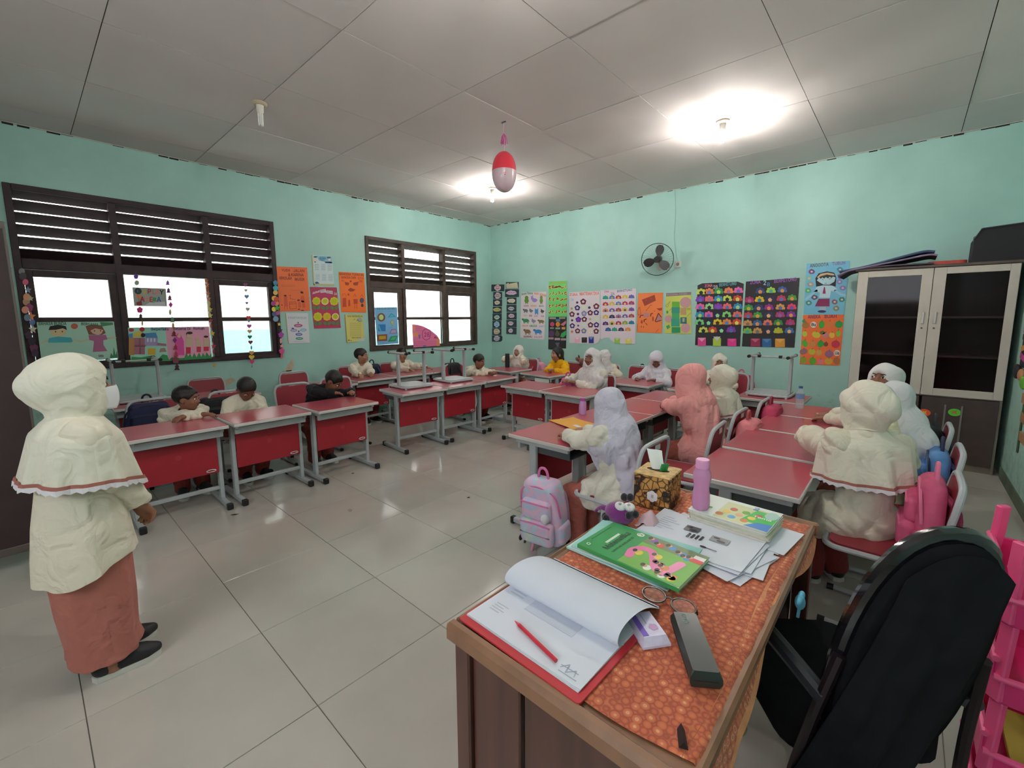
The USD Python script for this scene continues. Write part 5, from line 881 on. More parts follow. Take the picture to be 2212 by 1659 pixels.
obj('cloth', MB().slab(np.stack([X, Y, Z], -1), 0.0015, n=np.array([0, 0, 1.0])), BATIK, t, smooth=True)
E1 = np.stack([X[-1], Y[-1], Z[-1]], -1) + [0.002, 0, 0.0012]; E2 = np.stack([X[-5], Y[-5], Z[-5]], -1) + [0, 0, 0.0012]
obj('hem', MB().grid(np.stack([E2, E1], 0)), pm('#d08a60', 0.8, noise=(40, 0.15)), t)
TZ = DZ + 0.0065
def card(name, label, cat, c, w, h, th, rz, mat, z, **kw):
    return thing(name, label, cat, mat4((c[0], c[1], z), rz), **kw)

# -- pastel helper: flat print on a horizontal cover, local x right, y up, sitting at height z
def flat(parent, name, polys, col, z, th=0.0004, rough=0.45):
    m = MB()
    for q in polys:
        q = Polygon(q) if not hasattr(q, 'area') else q
        m.prism(q if q.is_valid else q.buffer(0), z, z + th)
    return obj(name, m, pm(col, rough), parent, smooth=False)
def ftext(parent, txt, x, y, h, col, z, w=None, bold=True, rot=0):
    tm = meshkit.text_mesh(txt, h, 0.0003, bold=bold)
    if w: tm.apply_scale([w / tm.bounds[1][0], 1, 1])
    return obj('lettering', MB().tm(tm, mat4((x, y, z), rot)), pm(col, 0.5), parent, smooth=False)

PWN = pm('#dde2e2', 0.7)
# green mathematics book: spine towards the left of the picture
A, B = np.array([5.432, -5.135]), np.array([5.717, -5.150]); dv = unit(B - A); ang = math.degrees(math.atan2(dv[1], dv[0]))
for k, (c, lab) in enumerate((('#a8dcd4', 'lowest mint exercise book beneath the green mathematics book'), ('#d4e4e8', 'pale white exercise book in the middle beneath the green mathematics book'), ('#9cd4cc', 'mint exercise book directly beneath the green mathematics book'))):
    nb = thing('exercise_book', lab, 'book', mat4((5.545 + 0.004 * k, -5.035 + 0.006 * k, TZ + 0.005 * k), ang + 2 + 2.5 * k))
    obj('cover', MB().box((0, 0, 0.0006), (0.30, 0.205, 0.0012), bev=0.0004).box((0, 0, 0.0042), (0.30, 0.205, 0.0012), bev=0.0004), pm(c, 0.5), nb); obj('page_block', MB().box((0.001, 0, 0.0024), (0.296, 0.201, 0.0026)), PWN, nb)
bk = thing('mathematics_book', 'green mathematics textbook with a big pink 2 on its cover', 'book', mat4((A[0], A[1], TZ + 0.0165), ang))
bw, bh, bt = 0.292, 0.185, 0.011
obj('page_block', MB().bx((0.002, 0.002, 0.001), (bw - 0.002, bh - 0.003, bt - 0.001)), pm('#d8d6cc', 0.7), bk)
obj('cover', MB().bx((0, 0, 0), (bw, bh, 0.0012), 0.0004).bx((0, 0, bt - 0.0012), (bw, bh, bt), 0.0004).bx((0, -0.001, 0), (bw, 0.0012, bt), 0.0004), pm('#3c9c58', 0.3, coat=0.4), bk)
z = bt + 0.0001
flat(bk, 'cover_picture', [sbox(0.125, 0.004, bw - 0.001, bh - 0.002)], '#7cb850', z); flat(bk, 'cover_picture', [sbox(0.125, bh - 0.05, bw - 0.001, bh - 0.002)], '#7c8c68', z + 0.0001)
ftext(bk, 'Matematika', 0.078, 0.03, 0.018, '#1f4a30', z + .0003, w=0.125, rot=90); flat(bk, 'subtitle_bar', [sbox(0.05, 0.06, 0.058, 0.13)], '#d8ecd8', z + .0002)
flat(bk, 'grade_disc', [ellp(0.102, 0.168, 0.011, 0.011)], '#e4ece0', z + .0003); ftext(bk, '2', 0.107, 0.163, 0.013, '#5c8c68', z + .0006, rot=90); ftext(bk, 'UNTUK KELAS II', 0.096, 0.03, 0.006, '#2c5c3c', z + .0003, w=0.11, rot=90)
flat(bk, 'logo', [ellp(0.022, 0.022, 0.006, 0.006).difference(ellp(0.022, 0.022, 0.0035, 0.0035))], '#d8ecd8', z + .0002); flat(bk, 'small_print', [sbox(0.012, 0.05, 0.0135, 0.15)], '#2c7c48', z + .0002)
P2 = smoothpath([(0.128, 0.035), (0.122, 0.066), (0.137, 0.092), (0.163, 0.092), (0.182, 0.068), (0.205, 0.030), (0.228, 0.018), (0.238, 0.044), (0.246, 0.088)], 8)
obj('pink_numeral', MB().tube(np.c_[P2[:, 0] + 0.006, P2[:, 1] + 0.012, np.full(len(P2), z + 0.0005)] * [1, 1, 1], 0.0125, 10).mesh() and MB().prism(LineString(P2 + [0.006, 0.012]).buffer(0.0115), z + .0003, z + .0008), pm('#f07cb0', 0.35, coat=0.4), bk)
r_ = np.random.default_rng(5)
for k in range(16):
    x, y = r_.uniform(0.14, 0.28), r_.uniform(0.02, 0.165)
    f = flat(bk, 'cartoon_shirt', [cloud(x * 1000, y * 1000, 11, 14, k).buffer(0)], '#000000', z) if False else None
    q = affinity.translate(affinity.scale(Point(0, 0).buffer(1, quad_segs=4), 0.010, 0.013), x, y)
    flat(bk, 'cartoon_shirt', [q], ['#5c9cd8', '#e06048', '#e8d048', '#f0f0e8', '#8c64a8', '#e89060'][k % 6], z + 0.00015 * (1 + k % 3)); flat(bk, 'cartoon_head', [affinity.translate(Point(0, 0).buffer(0.0075, quad_segs=4), x - 0.010, y + 0.004)], '#e0b088', z + .0007); flat(bk, 'cartoon_hair', [affinity.translate(affinity.scale(Point(0, 0).buffer(1, quad_segs=4), 0.006, 0.008), x - 0.0145, y + 0.005)], '#4a3c38', z + .001)
flat(bk, 'flag', [sbox(0.262, 0.13, 0.29, 0.15)], '#e05048', z + .0004); flat(bk, 'flag', [sbox(0.262, 0.15, 0.29, 0.168)], '#f4ece8', z + .0004)

# loose printed papers
PW = pm('#dcdfe8', 0.75)
def sheet(P, name, label, mat, group=None, th=0.0005):
    t = thing(name, label, 'paper', mat4((5.66, -4.845, TZ), -3), group)
    obj('paper_sheet', MB().slab(P, th, n=np.array([0, 0, 1.0])), mat, t); return t
for k, (dx, dy, a) in enumerate([(0.03, -0.02, -9), (0.035, 0.0, 6), (0.02, -0.015, -16), (0.012, 0.01, 3), (0.005, -0.004, -4), (0.0, 0.0, 0)]):
    uu, vv = np.meshgrid(np.linspace(-0.155, 0.155, 14), np.linspace(-0.108, 0.108, 10), indexing='ij')
    zz = 0.0018 * k + 0.002 + 0.012 * np.clip(-uu / 0.155 - 0.4, 0, 1) * np.clip(vv / 0.108, 0, 1) + 0.002 * np.clip(uu / 0.155 - 0.6, 0, 1) * k
    P = np.stack([uu, vv, zz], -1) @ rotz(a).T + [dx, dy, 0]
    if k < 5: sheet(P, 'worksheet', 'white worksheet fanned out beneath the printed one on the orange cloth', PW if k % 2 else pm('#d4d6e2', 0.75), 'worksheets fanned beneath the printed one')
    else: pp = sheet(P, 'printed_worksheet', 'topmost white worksheet with small grey printed pictures on the orange cloth', PW)
z = 0.0135
for x, y, w, h, c in [(-0.03, 0.035, 0.042, 0.036, '#5c5c60'), (0.055, 0.022, 0.05, 0.034, '#8c8c90')]:
    f = flat(pp, 'printed_picture', [affinity.rotate(sbox(x - w / 2, y - h / 2, x + w / 2, y + h / 2), 3)], c, z); flat(pp, 'picture_detail', [ellp(x + 0.006, y - 0.008, 0.012, 0.006), ellp(x - 0.01, y + 0.006, 0.009, 0.005)], '#2c2c30', z + .0005)
flat(pp, 'printed_figures', [sbox(-0.026 + 0.012 * k, -0.024 + 0.002 * k, -0.02 + 0.012 * k, 0.004 + 0.002 * k) for k in range(4)], '#38383c', z); flat(pp, 'printed_spoon', [ellp(0.035, -0.048, 0.009, 0.005), sbox(0.04, -0.0495, 0.072, -0.0465)], '#303034', z)
flat(pp, 'printed_lines', [sbox(-0.13, 0.06 - 0.014 * k, -0.13 + 0.03 + 0.03 * ((k * 7) % 3) / 2, 0.0625 - 0.014 * k) for k in range(7)], '#b4b6c4', z)

# stack of textbooks with the pink bottle standing on it
def book(label, c, w, h, th, a, z, col, name='textbook', group=None):
    b = thing(name, label, 'book', mat4((c[0], c[1], z), a), group)
    obj('page_block', MB().box((0, 0, th / 2), (w - 0.005, h - 0.005, th - 0.002)), pm('#d9d5cc', 0.75, noise=(60, .1)), b)
    obj('cover', MB().box((0, 0, 0.0007), (w, h, 0.0013), bev=0.0004).box((0, 0, th - 0.0007), (w, h, 0.0013), bev=0.0004).box((-w / 2 + 0.0006, 0, th / 2), (0.0012, h, th), bev=0.0004), pm(col, 0.4), b)
    return b
zz = TZ + 0.001; SC = np.array([5.712, -4.668])
for k in range(3):
    pb = thing('creased_paper', 'creased white paper sticking out under the stack of textbooks', 'paper', mat4((SC[0] + 0.035 + 0.006 * k, SC[1] - 0.005 - 0.004 * k, TZ + 0.0009 + 0.0022 * k), -15 + 4 * k), 'creased papers under the textbooks')
    obj('paper_sheet', MB().box((0, 0, 0.0006), (0.245, 0.175, 0.0012)), PW, pb)
zz = TZ + 0.0075
for k, (c, lab) in enumerate([('#e4e0d8', 'lowest white textbook of the stack under the pink bottle'), ('#dcd4c0', 'second textbook from the bottom of the stack'), ('#cfd8c0', 'third textbook from the bottom of the stack')]):
    book(lab, SC + [0.004 * (k % 2), 0.003 * (k % 3 - 1)], 0.228, 0.166, 0.0095, -4 + 2.5 * (k % 2), zz, c, group=None); zz += 0.0096
bk2 = book('textbook with a colourful cover on top of the stack under the pink bottle', SC, 0.23, 0.168, 0.0095, -3, zz, '#e8ece4'); z = 0.0096
flat(bk2, 'cover_picture', [sbox(-0.04, -0.08, 0.085, 0.06)], '#d8d8a8', z); flat(bk2, 'cover_picture', [Polygon([(0.03, -0.05), (0.113, -0.05), (0.113, 0.05), (0.05, 0.05)])], '#4cc458', z + .0003); flat(bk2, 'cover_picture', [Polygon([(0.05, -0.082), (0.113, -0.082), (0.113, -0.03), (0.075, -0.04)])], '#4c88d0', z + .0006); flat(bk2, 'cover_picture', [ellp(0.095, 0.035, 0.018, 0.03)], '#b4d4c8', z + .0008)
for k in range(9): flat(bk2, 'cartoon', [ellp(-0.03 + 0.012 * k, -0.05 + 0.03 * (k % 3), 0.011, 0.013)], ['#e08c4c', '#f0d060', '#c86c50', '#6cb0d8', '#e8b890', '#7cb850'][k % 6], z + .0005 + .0001 * (k % 2))
ftext(bk2, '2', 0.035, 0.05, 0.022, '#5c90c8', z + .001); ftext(bk2, 'Tema', 0.052, -0.005, 0.014, '#f0f4e8', z + .001, rot=0); ftext(bk2, 'Kita', -0.105, -0.03, 0.018, '#5cb868', z + .0002)
BOT_PINK = usdkit.material(stage, '/World/Looks/pink_plastic', {'p': ('principled_bsdf', {'base_color': lin('#f0b0dc'), 'roughness': 0.25, 'transmission_weight': 0.45, 'ior': 1.3, 'subsurface_weight': 0.2, 'subsurface_scale': 0.02})}, surface='p.BSDF')
def bottle(label, loc, prof, cap, mat, capmat, water=None, sc=1.0):
    b = thing('bottle', label, 'bottle', mat4(loc, 0, np.eye(3) * sc))
    obj('bottle_body', MB().lathe(prof, 28), mat, b); obj('cap', MB().lathe(cap, 28), capmat, b)
    if water: obj('water', MB().lathe(water[0], 24), water[1], b)
    return b
bottle('translucent pink water bottle standing on the stack of textbooks', (5.622, -4.716, zz + 0.0098), [(0, 0.0), (0.024, 0.0), (0.029, 0.008), (0.030, 0.03), (0.0285, 0.058), (0.0255, 0.078), (0.027, 0.095), (0.031, 0.115), (0.0295, 0.132), (0.023, 0.146), (0.021, 0.150), (0, 0.150)],
       [(0, 0.148), (0.022, 0.148), (0.0235, 0.152), (0.0235, 0.176), (0.021, 0.180), (0, 0.180)], BOT_PINK, pm('#f0a8d4', 0.4), ([(0, 0.003), (0.026, 0.004), (0.0275, 0.03), (0.0262, 0.055), (0, 0.056)], pm('#f0a4d0', 0.3)), sc=0.9)

# tissue box
tb = thing('tissue_box', 'square batik tissue box with a white tissue standing up', 'tissue box', mat4((5.458, -4.672, TZ), 4))
BTK = usdkit.material(stage, '/World/Looks/batik_box', {'tc': ('texture_coordinate', {}), 'n': ('noise_texture', {'scale': 26.0, 'detail': 2.0, 'distortion': 1.2}), 'v': ('voronoi_texture', {'scale': 46.0, 'feature': 'distance_to_edge'}),
    'r': ('rgb_ramp', {'ramp': [(0.0, lin('#d8a860')), (0.42, lin('#c89450')), (0.54, lin('#b87c3c')), (0.6, lin('#3a2a20')), (1.0, lin('#2a1e1a'))]}), 'r2': ('rgb_ramp', {'ramp': [(0.0, (0.05, 0.035, 0.02)), (0.06, (0.1, 0.07, 0.04)), (0.1, (1, 1, 1)), (1.0, (1, 1, 1))]}),
    'mx': ('mix_color', {'blend_type': 'multiply', 'fac': 0.85}), 'p': ('principled_bsdf', {'roughness': 0.6})},
    [('tc.object', 'n.vector'), ('tc.object', 'v.vector'), ('n.fac', 'r.fac'), ('v.distance', 'r2.fac'), ('r.color', 'mx.a'), ('r2.color', 'mx.b'), ('mx.result', 'p.base_color')], surface='p.BSDF')
BTK2 = pm('#d4b078', 0.6, noise=(55, 0.3))
obj('box', MB().bx((-0.062, -0.062, 0), (0.062, 0.062, 0.118), 0.003), BTK, tb); obj('lid', MB().bx((-0.064, -0.064, 0.1165), (0.064, 0.064, 0.123), 0.003), BTK2, tb)
obj('slot', MB().prism(ellp(0, 0, 0.04, 0.016), 0.1228, 0.1234), pm('#3a2c20', 0.8), tb)
uu, vv = np.meshgrid(np.linspace(-0.022, 0.022, 6), np.linspace(0, 1, 9), indexing='ij')
obj('tissue', MB().slab(np.stack([uu * (1 + .2 * vv) - 0.022 * vv, 0.004 + 0.006 * np.sin(uu * 120) * (1 - .5 * vv) + 0.012 * vv**2, 0.121 + 0.068 * vv], -1), 0.0015), pm('#e8eeea', 0.8), tb)
obj('tissue_wrapper', MB().slab(np.stack([0.018 + uu * 0.5 + 0.006 * vv, 0.0 + 0.008 * np.sin(uu * 100), 0.121 + 0.028 * vv], -1), 0.0012), pm('#2c8c48', 0.4), tb)
fl = obj('flower_tag', MB().prism(petals(0, 0, 0.018, 6), 0, 0.0012, np.array([[1, 0, 0, 0.005], [0, 0, -1, -0.0625], [0, 1, 0, 0.048], [0, 0, 0, 1.0]])), pm('#e8e4ea', 0.5), tb)
tm = meshkit.text_mesh('8', 0.011, 0.0005); obj('lettering', MB().tm(tm, np.array([[1, 0, 0, 0.001], [0, 0, -1, -0.0638], [0, 1, 0, 0.043], [0, 0, 0, 1.0]])), pm('#6c6c84', 0.5), fl, smooth=False)

# purple plush
pl = thing('plush_toy', 'purple plush toy with white flower eyes and black paws by the tissue box', 'toy', mat4((5.432, -4.895, TZ)))
PUR = pm('#7c2878', 0.9, sheen=0.5, bump=(220, 0.6)); BLK = pm('#1c1720', 0.95, sheen=0.4, bump=(220, 0.6)); WHT = pm('#e6e2e2', 0.95, sheen=0.4, bump=(220, 0.6))
obj('plush_body', MB().ell((0, 0, 0.034), (0.050, 0.034, 0.034), n=3), PUR, pl)
obj('tail', MB().tube(smoothpath([(-0.045, 0.0, 0.035), (-0.065, 0.0, 0.034), (-0.082, 0.005, 0.022), (-0.09, 0.0, 0.01)], 4), [.009] * 4 + [.007] * 4 + [.005] * 4 + [.004], 8), PUR, pl)
for c in ((0.012, -0.018, 0.066), (0.036, -0.006, 0.066)): e = obj('eye', MB().ell(c, (0.019, 0.014, 0.014)), WHT, pl); obj('eye_dot', MB().ell((c[0] + 0.002, c[1] - 0.008, c[2] + 0.011), (0.005, 0.005, 0.004)), pm('#b8b0a0', 0.8), e)
for c in ((0.0, 0.028, 0.078), (0.02, 0.03, 0.082), (0.045, -0.026, 0.048), (0.06, -0.012, 0.052), (-0.032, -0.03, 0.016), (-0.045, -0.012, 0.013)): obj('paw', MB().ell(c, (0.0115, 0.0115, 0.013)), BLK, pl)
uu, vv = np.meshgrid(np.linspace(-1, 1, 9), np.linspace(-1, 1, 9), indexing='ij')
obj('plastic_bag', MB().slab(np.stack([5.508 + 0.032 * uu, -4.845 + 0.035 * vv, TZ + 0.004 + 0.042 * np.clip(1 - uu**2 - 0.7 * vv**2, 0, 1) + 0.004 * np.sin(5 * uu + 4 * vv)], -1), 0.001, n=np.array([0, 0, 1.0])), pm('#ecc8d0', 0.3, trans=0.3), label='crumpled pale pink plastic bag between the plush toy and the worksheets', cat='plastic bag')

# red clip folder with curled pages, red pencil
cf = thing('clip_folder', 'open red folder of white sheets with its upper pages curled back', 'folder', mat4((5.553, -5.405, TZ), -1.5))
obj('folder_board', MB().prism(rrect(0.318, 0.245, 0.008), 0, 0.0035, mat4((0.0, -0.012, 0))), pm('#c03038', 0.3, coat=0.5), cf)
for k in range(3): obj('paper_sheet', MB().box((-0.004, -0.006 + 0.001 * k, 0.0045 + 0.0016 * k), (0.298, 0.222, 0.0011), R=rotz(0.4 * k)), pm('#d9dce6', 0.75), cf)
flat(cf, 'printed_table', [sbox(-0.07, -0.02, 0.06, 0.045)], '#c8ccd8', 0.0088); flat(cf, 'printed_table', [sbox(0.065 + 0.012 * k, 0.045 - 0.012 * 0, 0.072 + 0.012 * k, 0.055) for k in range(5)], '#b4b8c4', 0.0088)
flat(cf, 'printed_lines', [sbox(-0.135, 0.045 - 0.01 * k, -0.095, 0.0475 - 0.01 * k) for k in range(5)] + [sbox(-0.13, -0.045 - 0.008 * k, -0.095 - 0.008 * (k % 2), -0.043 - 0.008 * k) for k in range(4)], '#c0c3cf', 0.0088)
flat(cf, 'signature', [LineString(g).buffer(0.0008) for g in ([(0.09, -0.095), (0.1, -0.08), (0.104, -0.1), (0.118, -0.084), (0.122, -0.098)], [(0.088, -0.09), (0.125, -0.088)], [(0.092, -0.104), (0.13, -0.103)])], '#aab0c2', 0.0088)
prof = smoothpath([(0.03, 0.010), (0.012, 0.018), (0.005, 0.032), (0.015, 0.047), (0.045, 0.054), (0.09, 0.050), (0.135, 0.036), (0.175, 0.014), (0.19, 0.004)], 6)
for k in range(3):
    q = prof + [[0.004 * k, -0.004 * k]] if k else prof
    q = q[k * 2:] if k else q
    xs = np.linspace(-0.155, 0.150 - 0.003 * k, 8)
    P = np.stack([np.stack([np.full(len(q), x), q[:, 0] + 0.012 * max(0, (x - 0.02)) , np.maximum(q[:, 1], 0.0035)], -1) for x in xs])
    obj('curled_page', MB().slab(P, 0.001), pm('#d6dae6', 0.75), cf, smooth=True)
pn = thing('pencil', 'red pencil lying across the open folder', 'pencil', mat4((5.567, -5.487, TZ + 0.0135), -13))
obj('pencil_shaft', MB().tube([(-0.055, 0, 0), (0.064, 0, 0)], 0.0042, 6), pm('#c8283c', 0.3, coat=0.4), pn); obj('pencil_tip', MB().tube([(-0.072, 0, 0), (-0.055, 0, 0)], [0.0006, 0.0042], 6), pm('#d8485c', 0.5), pn)
# glasses, sachet, spectacle case, small black clip
gl = thing('glasses', 'dark framed spectacles lying beside the green book', 'glasses', mat4((5.715, -5.205, TZ + 0.008), 2, rotx(-62)))
an = np.linspace(0, 2 * np.pi, 24, endpoint=False)
for s in (-1, 1):
    l = obj('rim', MB().tube(np.stack([s * 0.034 + 0.027 * np.cos(an), 0.005 * np.ones(24) + 0.003 * np.sin(an), 0.018 + 0.019 * np.sin(an)], 1), 0.0022, 6, closed=True), pm('#2a211f', 0.3), gl)
    obj('lens', MB().prism(ellp(s * 0.034, 0.018, 0.026, 0.018), 0, 0.001, np.array([[1, 0, 0, 0], [0, 0, -1, 0.006], [0, 1, 0, 0], [0, 0, 0, 1.0]])), PANE, l, smooth=False)
    obj('temple', MB().tube(smoothpath([(s * 0.062, 0.006, 0.022), (s * 0.060, 0.06, 0.02), (s * 0.056, 0.1, 0.012), (s * 0.054, 0.12, 0.002)], 4), 0.0022, 6), pm('#2a211f', 0.3), gl)
obj('bridge', MB().tube([(-0.008, 0.005, 0.022), (0, 0.005, 0.026), (0.008, 0.005, 0.022)], 0.002, 6), pm('#2a211f', 0.3), gl)
sc = thing('tissue_packet', 'small white and purple tissue packet beside the curled pages', 'packet', mat4((5.716, -5.302, TZ), -38))
obj('packet_body', MB().man(m3.Manifold.hull_points(np.array([[sx * a, sy * b, zc] for sx in (-1, 1) for sy in (-1, 1) for a, b, zc in ((0.046, 0.03, 0.001), (0.046, 0.03, 0.006), (0.036, 0.024, 0.02))]))), pm('#d8d0e8', 0.3, noise=(50, 0.08)), sc)
flat(sc, 'printed_band', [sbox(-0.034, -0.024, 0.034, -0.012)], '#7c5cc0', 0.0205); flat(sc, 'printed_flower', [petals(0.012, 0.008, 0.009)], '#c8a0c8', 0.0205); flat(sc, 'opening', [sbox(-0.03, -0.002, 0.0, -0.0005)], '#a8a0b8', 0.0205)
gc = thing('glasses_case', 'black spectacle case on the right of the patterned cloth', 'case', mat4((5.813, -5.30, TZ), -56))
pts = np.array([[sx * a, sy * b, z] for sx in (-1, 1) for sy in (-1, 1) for a, b, z in ((0.078, 0.024, 0.001), (0.082, 0.028, 0.012), (0.082, 0.028, 0.022), (0.076, 0.023, 0.034), (0.079, 0.02, 0.034))])
obj('case_body', MB().man(m3.Manifold.hull_points(pts)), pm('#1d2724', 0.42, coat=0.2), gc); obj('case_seam', MB().prism(rrect(0.1655, 0.0575, 0.01).difference(rrect(0.158, 0.05, 0.01)), 0.016, 0.0175), pm('#0f1413', 0.5), gc)
ftext(gc, 'OPTIK', -0.074, -0.008, 0.009, '#7c8c84', 0.0342, w=0.03)
obj('black_clip', MB().man(m3.Manifold.hull_points(np.array([[x, y, z] for x, y, z in ((-.016, -.006, 0), (.016, -.008, 0), (-.016, .006, 0), (.018, .006, 0), (-.016, 0, .012), (.016, 0, .011))])), mat4((5.862, -5.485, TZ), -60)), pm('#161518', 0.5), label='small black rubber clip at the near right corner of the patterned cloth', cat='clip')
obj('blue_ribbon', MB().ell((5.925, -4.86, 0.69), (0.012, 0.012, 0.02)).ell((5.925, -4.845, 0.70), (0.008, 0.018, 0.01)).ell((5.925, -4.875, 0.70), (0.008, 0.018, 0.01)).tube([(5.925, -4.86, 0.69), (5.923, -4.865, 0.65)], 0.004, 5), pm('#6cc0dc', 0.6), label='small light blue ribbon hanging at the right side of the teacher desk', cat='ribbon')

# -- teacher's chair
def ellring(a, b, n=40, p=2.4):
    t = np.linspace(0, 2 * np.pi, n, endpoint=False); c, s = np.cos(t), np.sin(t)
    return np.stack([a * np.sign(c) * np.abs(c)**(2 / p), b * np.sign(s) * np.abs(s)**(2 / p)], 1)
tc = thing('teacher_chair', 'black teacher chair with a glossy rim and draped black cloth beside the teacher desk', 'chair', mat4((5.968, -4.755, 0), 38))
BF = pm('#1d1d20', 1.0, spec=0.12, noise=(18, 0.2)); BG = pm('#0d0d10', 0.12, coat=0.6)
rg = ellring(0.132, 0.325); BR = rotx(13 + 90)      # the back leans away from the seat, towards the camera
def bk3(p2, off): return np.c_[p2[:, 0], p2[:, 1], np.full(len(p2), off)] @ BR.T + [0, -0.25, 0.695]
obj('back_rim', MB().tube(bk3(rg, 0.0), 0.017, 10, closed=True), BG, tc)
rad = np.linspace(0.02, 0.985, 9); PP = np.stack([bk3(rg * r, 0.022 + 0.012 * (1 - r**2)) for r in rad]); PP = np.concatenate([PP, PP[:, :1]], 1)
obj('back_cushion', MB().slab(PP, 0.045), BF, tc, smooth=True)
uu, vv = np.meshgrid(np.linspace(-1, 1, 30), np.linspace(0, 1, 30), indexing='ij')
wd = 0.092 + 0.035 * vv; zt_ = 0.99 - 0.055 * uu**2 - 0.83 * vv
P = np.stack([uu * wd - 0.13 * vv**1.3, -0.345 + 0.16 * vv - 0.012 * np.sin(uu * 9 + 2 * vv) * vv - 0.03 * (1 - uu**2) * (0.3 + vv), zt_ + 0.02 * np.sin(uu * 5) * vv], -1)
obj('draped_cloth', MB().slab(P, 0.004), BF, tc, smooth=True)
obj('seat_cushion', MB().prism(rrect(0.36, 0.40, 0.07), 0.40, 0.46, mat4((0, 0.0, 0))), BF, tc)
for s in (-1, 1):
    obj('armrest', MB().tube(smoothpath([(s * 0.15, -0.25, 0.60), (s * 0.185, -0.16, 0.635), (s * 0.20, -0.02, 0.635), (s * 0.197, 0.03, 0.61)], 5), 0.019, 10), pm('#26262b', 0.4), tc)
    obj('leg', MB().tube(smoothpath([(s * 0.197, 0.03, 0.61), (s * 0.194, 0.05, 0.52), (s * 0.19, 0.06, 0.3), (s * 0.19, 0.065, 0.0)], 5), 0.012, 8), pm('#2c2326', 0.25, metal=0.6), tc)
    obj('leg', MB().tube(smoothpath([(s * 0.14, -0.27, 0.72), (s * 0.165, -0.23, 0.5), (s * 0.185, -0.21, 0.3), (s * 0.19, -0.24, 0.0)], 5), 0.012, 8), pm('#2c2326', 0.25, metal=0.6), tc)

# -- pink plastic rack
PKM = pm('#e02c74', 0.35, sss=0.15, noise=(9, 0.06)); PKL = pm('#f0588c', 0.35, sss=0.15)
rk = thing('plastic_rack', 'bright pink plastic rack of stacked baskets at the right edge', 'rack', mat4((6.505, -4.455, 0)))
for k in range(4):
    z0 = 0.06 + 0.205 * k; m = MB().bx((-0.20, -0.15, z0), (0.20, 0.15, z0 + 0.008))
    for s in (-1, 1): m.bx((s * 0.2 - 0.006, -0.15, z0), (s * 0.2 + 0.006, 0.15, z0 + 0.11), 0.003); m.bx((-0.2, s * 0.15 - 0.006, z0), (0.2, s * 0.15 + 0.006, z0 + (0.065 if s < 0 else 0.11)), 0.003)
    b = obj('basket', m, PKM, rk); obj('basket_lip', MB().tube([(-0.205, -0.155, z0 + 0.066), (0.205, -0.155, z0 + 0.066)], 0.008, 8).tube([(-0.205, -0.155, z0 + 0.112), (-0.205, 0.155, z0 + 0.112)], 0.008, 8).tube([(0.205, -0.155, z0 + 0.112), (0.205, 0.155, z0 + 0.112)], 0.008, 8), PKL, b)
    for sx in (-1, 1):
        for sy in (-1, 1): obj('corner_post', MB().bar((sx * 0.198, sy * 0.148, z0 + 0.005), (sx * 0.188, sy * 0.138, z0 + 0.205), 0.03, 0.018), PKL, rk)
for sx in (-1, 1):
    for sy in (-1, 1): obj('foot', MB().bx((sx * 0.19 - 0.016, sy * 0.14 - 0.016, 0), (sx * 0.19 + 0.016, sy * 0.14 + 0.016, 0.062), 0.004), pm('#5c1f3a', 0.5), rk)
def contents(lab, z, col, cat, prims):
    t = thing(cat.replace(' ', '_'), lab, cat, mat4((6.505, -4.455, z)))
    for nm, mm, c in prims: obj(nm, mm, pm(c, 0.55), t)
contents('beige paper cup lying in the second pink basket from the top', 0.485, 0, 'paper cup', [('cup', MB().lathe([(0, 0), (0.035, 0), (0.045, 0.10), (0.042, 0.10), (0.033, 0.004), (0, 0.004)], 20, mat4((-0.05, -0.06, 0.0))), '#e4d8c0')])
contents('yellow and brown workbook in the lower pink basket', 0.285, 0, 'workbook', [('book_cover', MB().bx((-0.15, -0.12, 0), (0.15, 0.1, 0.02), 0.002), '#a89838'), ('page_block', MB().bx((-0.147, -0.122, 0.003), (0.147, 0.09, 0.017)), '#dcd4c0')])

# -- wheeled board at the left
wb = thing('mobile_board', 'dark brown wheeled board at the left edge', 'board', mat4((2.40, -6.59, 0), 90))
obj('board_panel', MB().bx((-0.75, -0.018, 0.14), (0.475, 0.018, 1.9), 0.004), pm('#3b2a2b', 0.55, noise=(7, .15)), wb)
obj('board_frame', MB().bx((-0.75, -0.022, 0.10), (0.48, 0.022, 0.145), 0.004).bx((0.47, -0.022, 0.14), (0.482, 0.022, 1.9), 0.003).bx((-0.75, -0.022, 1.89), (0.482, 0.022, 1.93), 0.004), pm('#6a5f5b', 0.45, metal=0.3), wb)
for x in (-0.62, 0.43):
    obj('stand_foot', MB().bx((x - 0.02, -0.2, 0.065), (x + 0.02, 0.2, 0.1), 0.005), BLACKP, wb)
    for y in (-0.18, 0.18):
        c = obj('caster', MB().tube([(x - 0.014, y, 0.031), (x + 0.014, y, 0.031)], 0.031, 16), BLACKP, wb); obj('caster_fork', MB().bx((x - 0.02, y - 0.014, 0.03), (x - 0.015, y + 0.014, 0.07)).bx((x + 0.015, y - 0.014, 0.03), (x + 0.02, y + 0.014, 0.07)), DGREY, c)

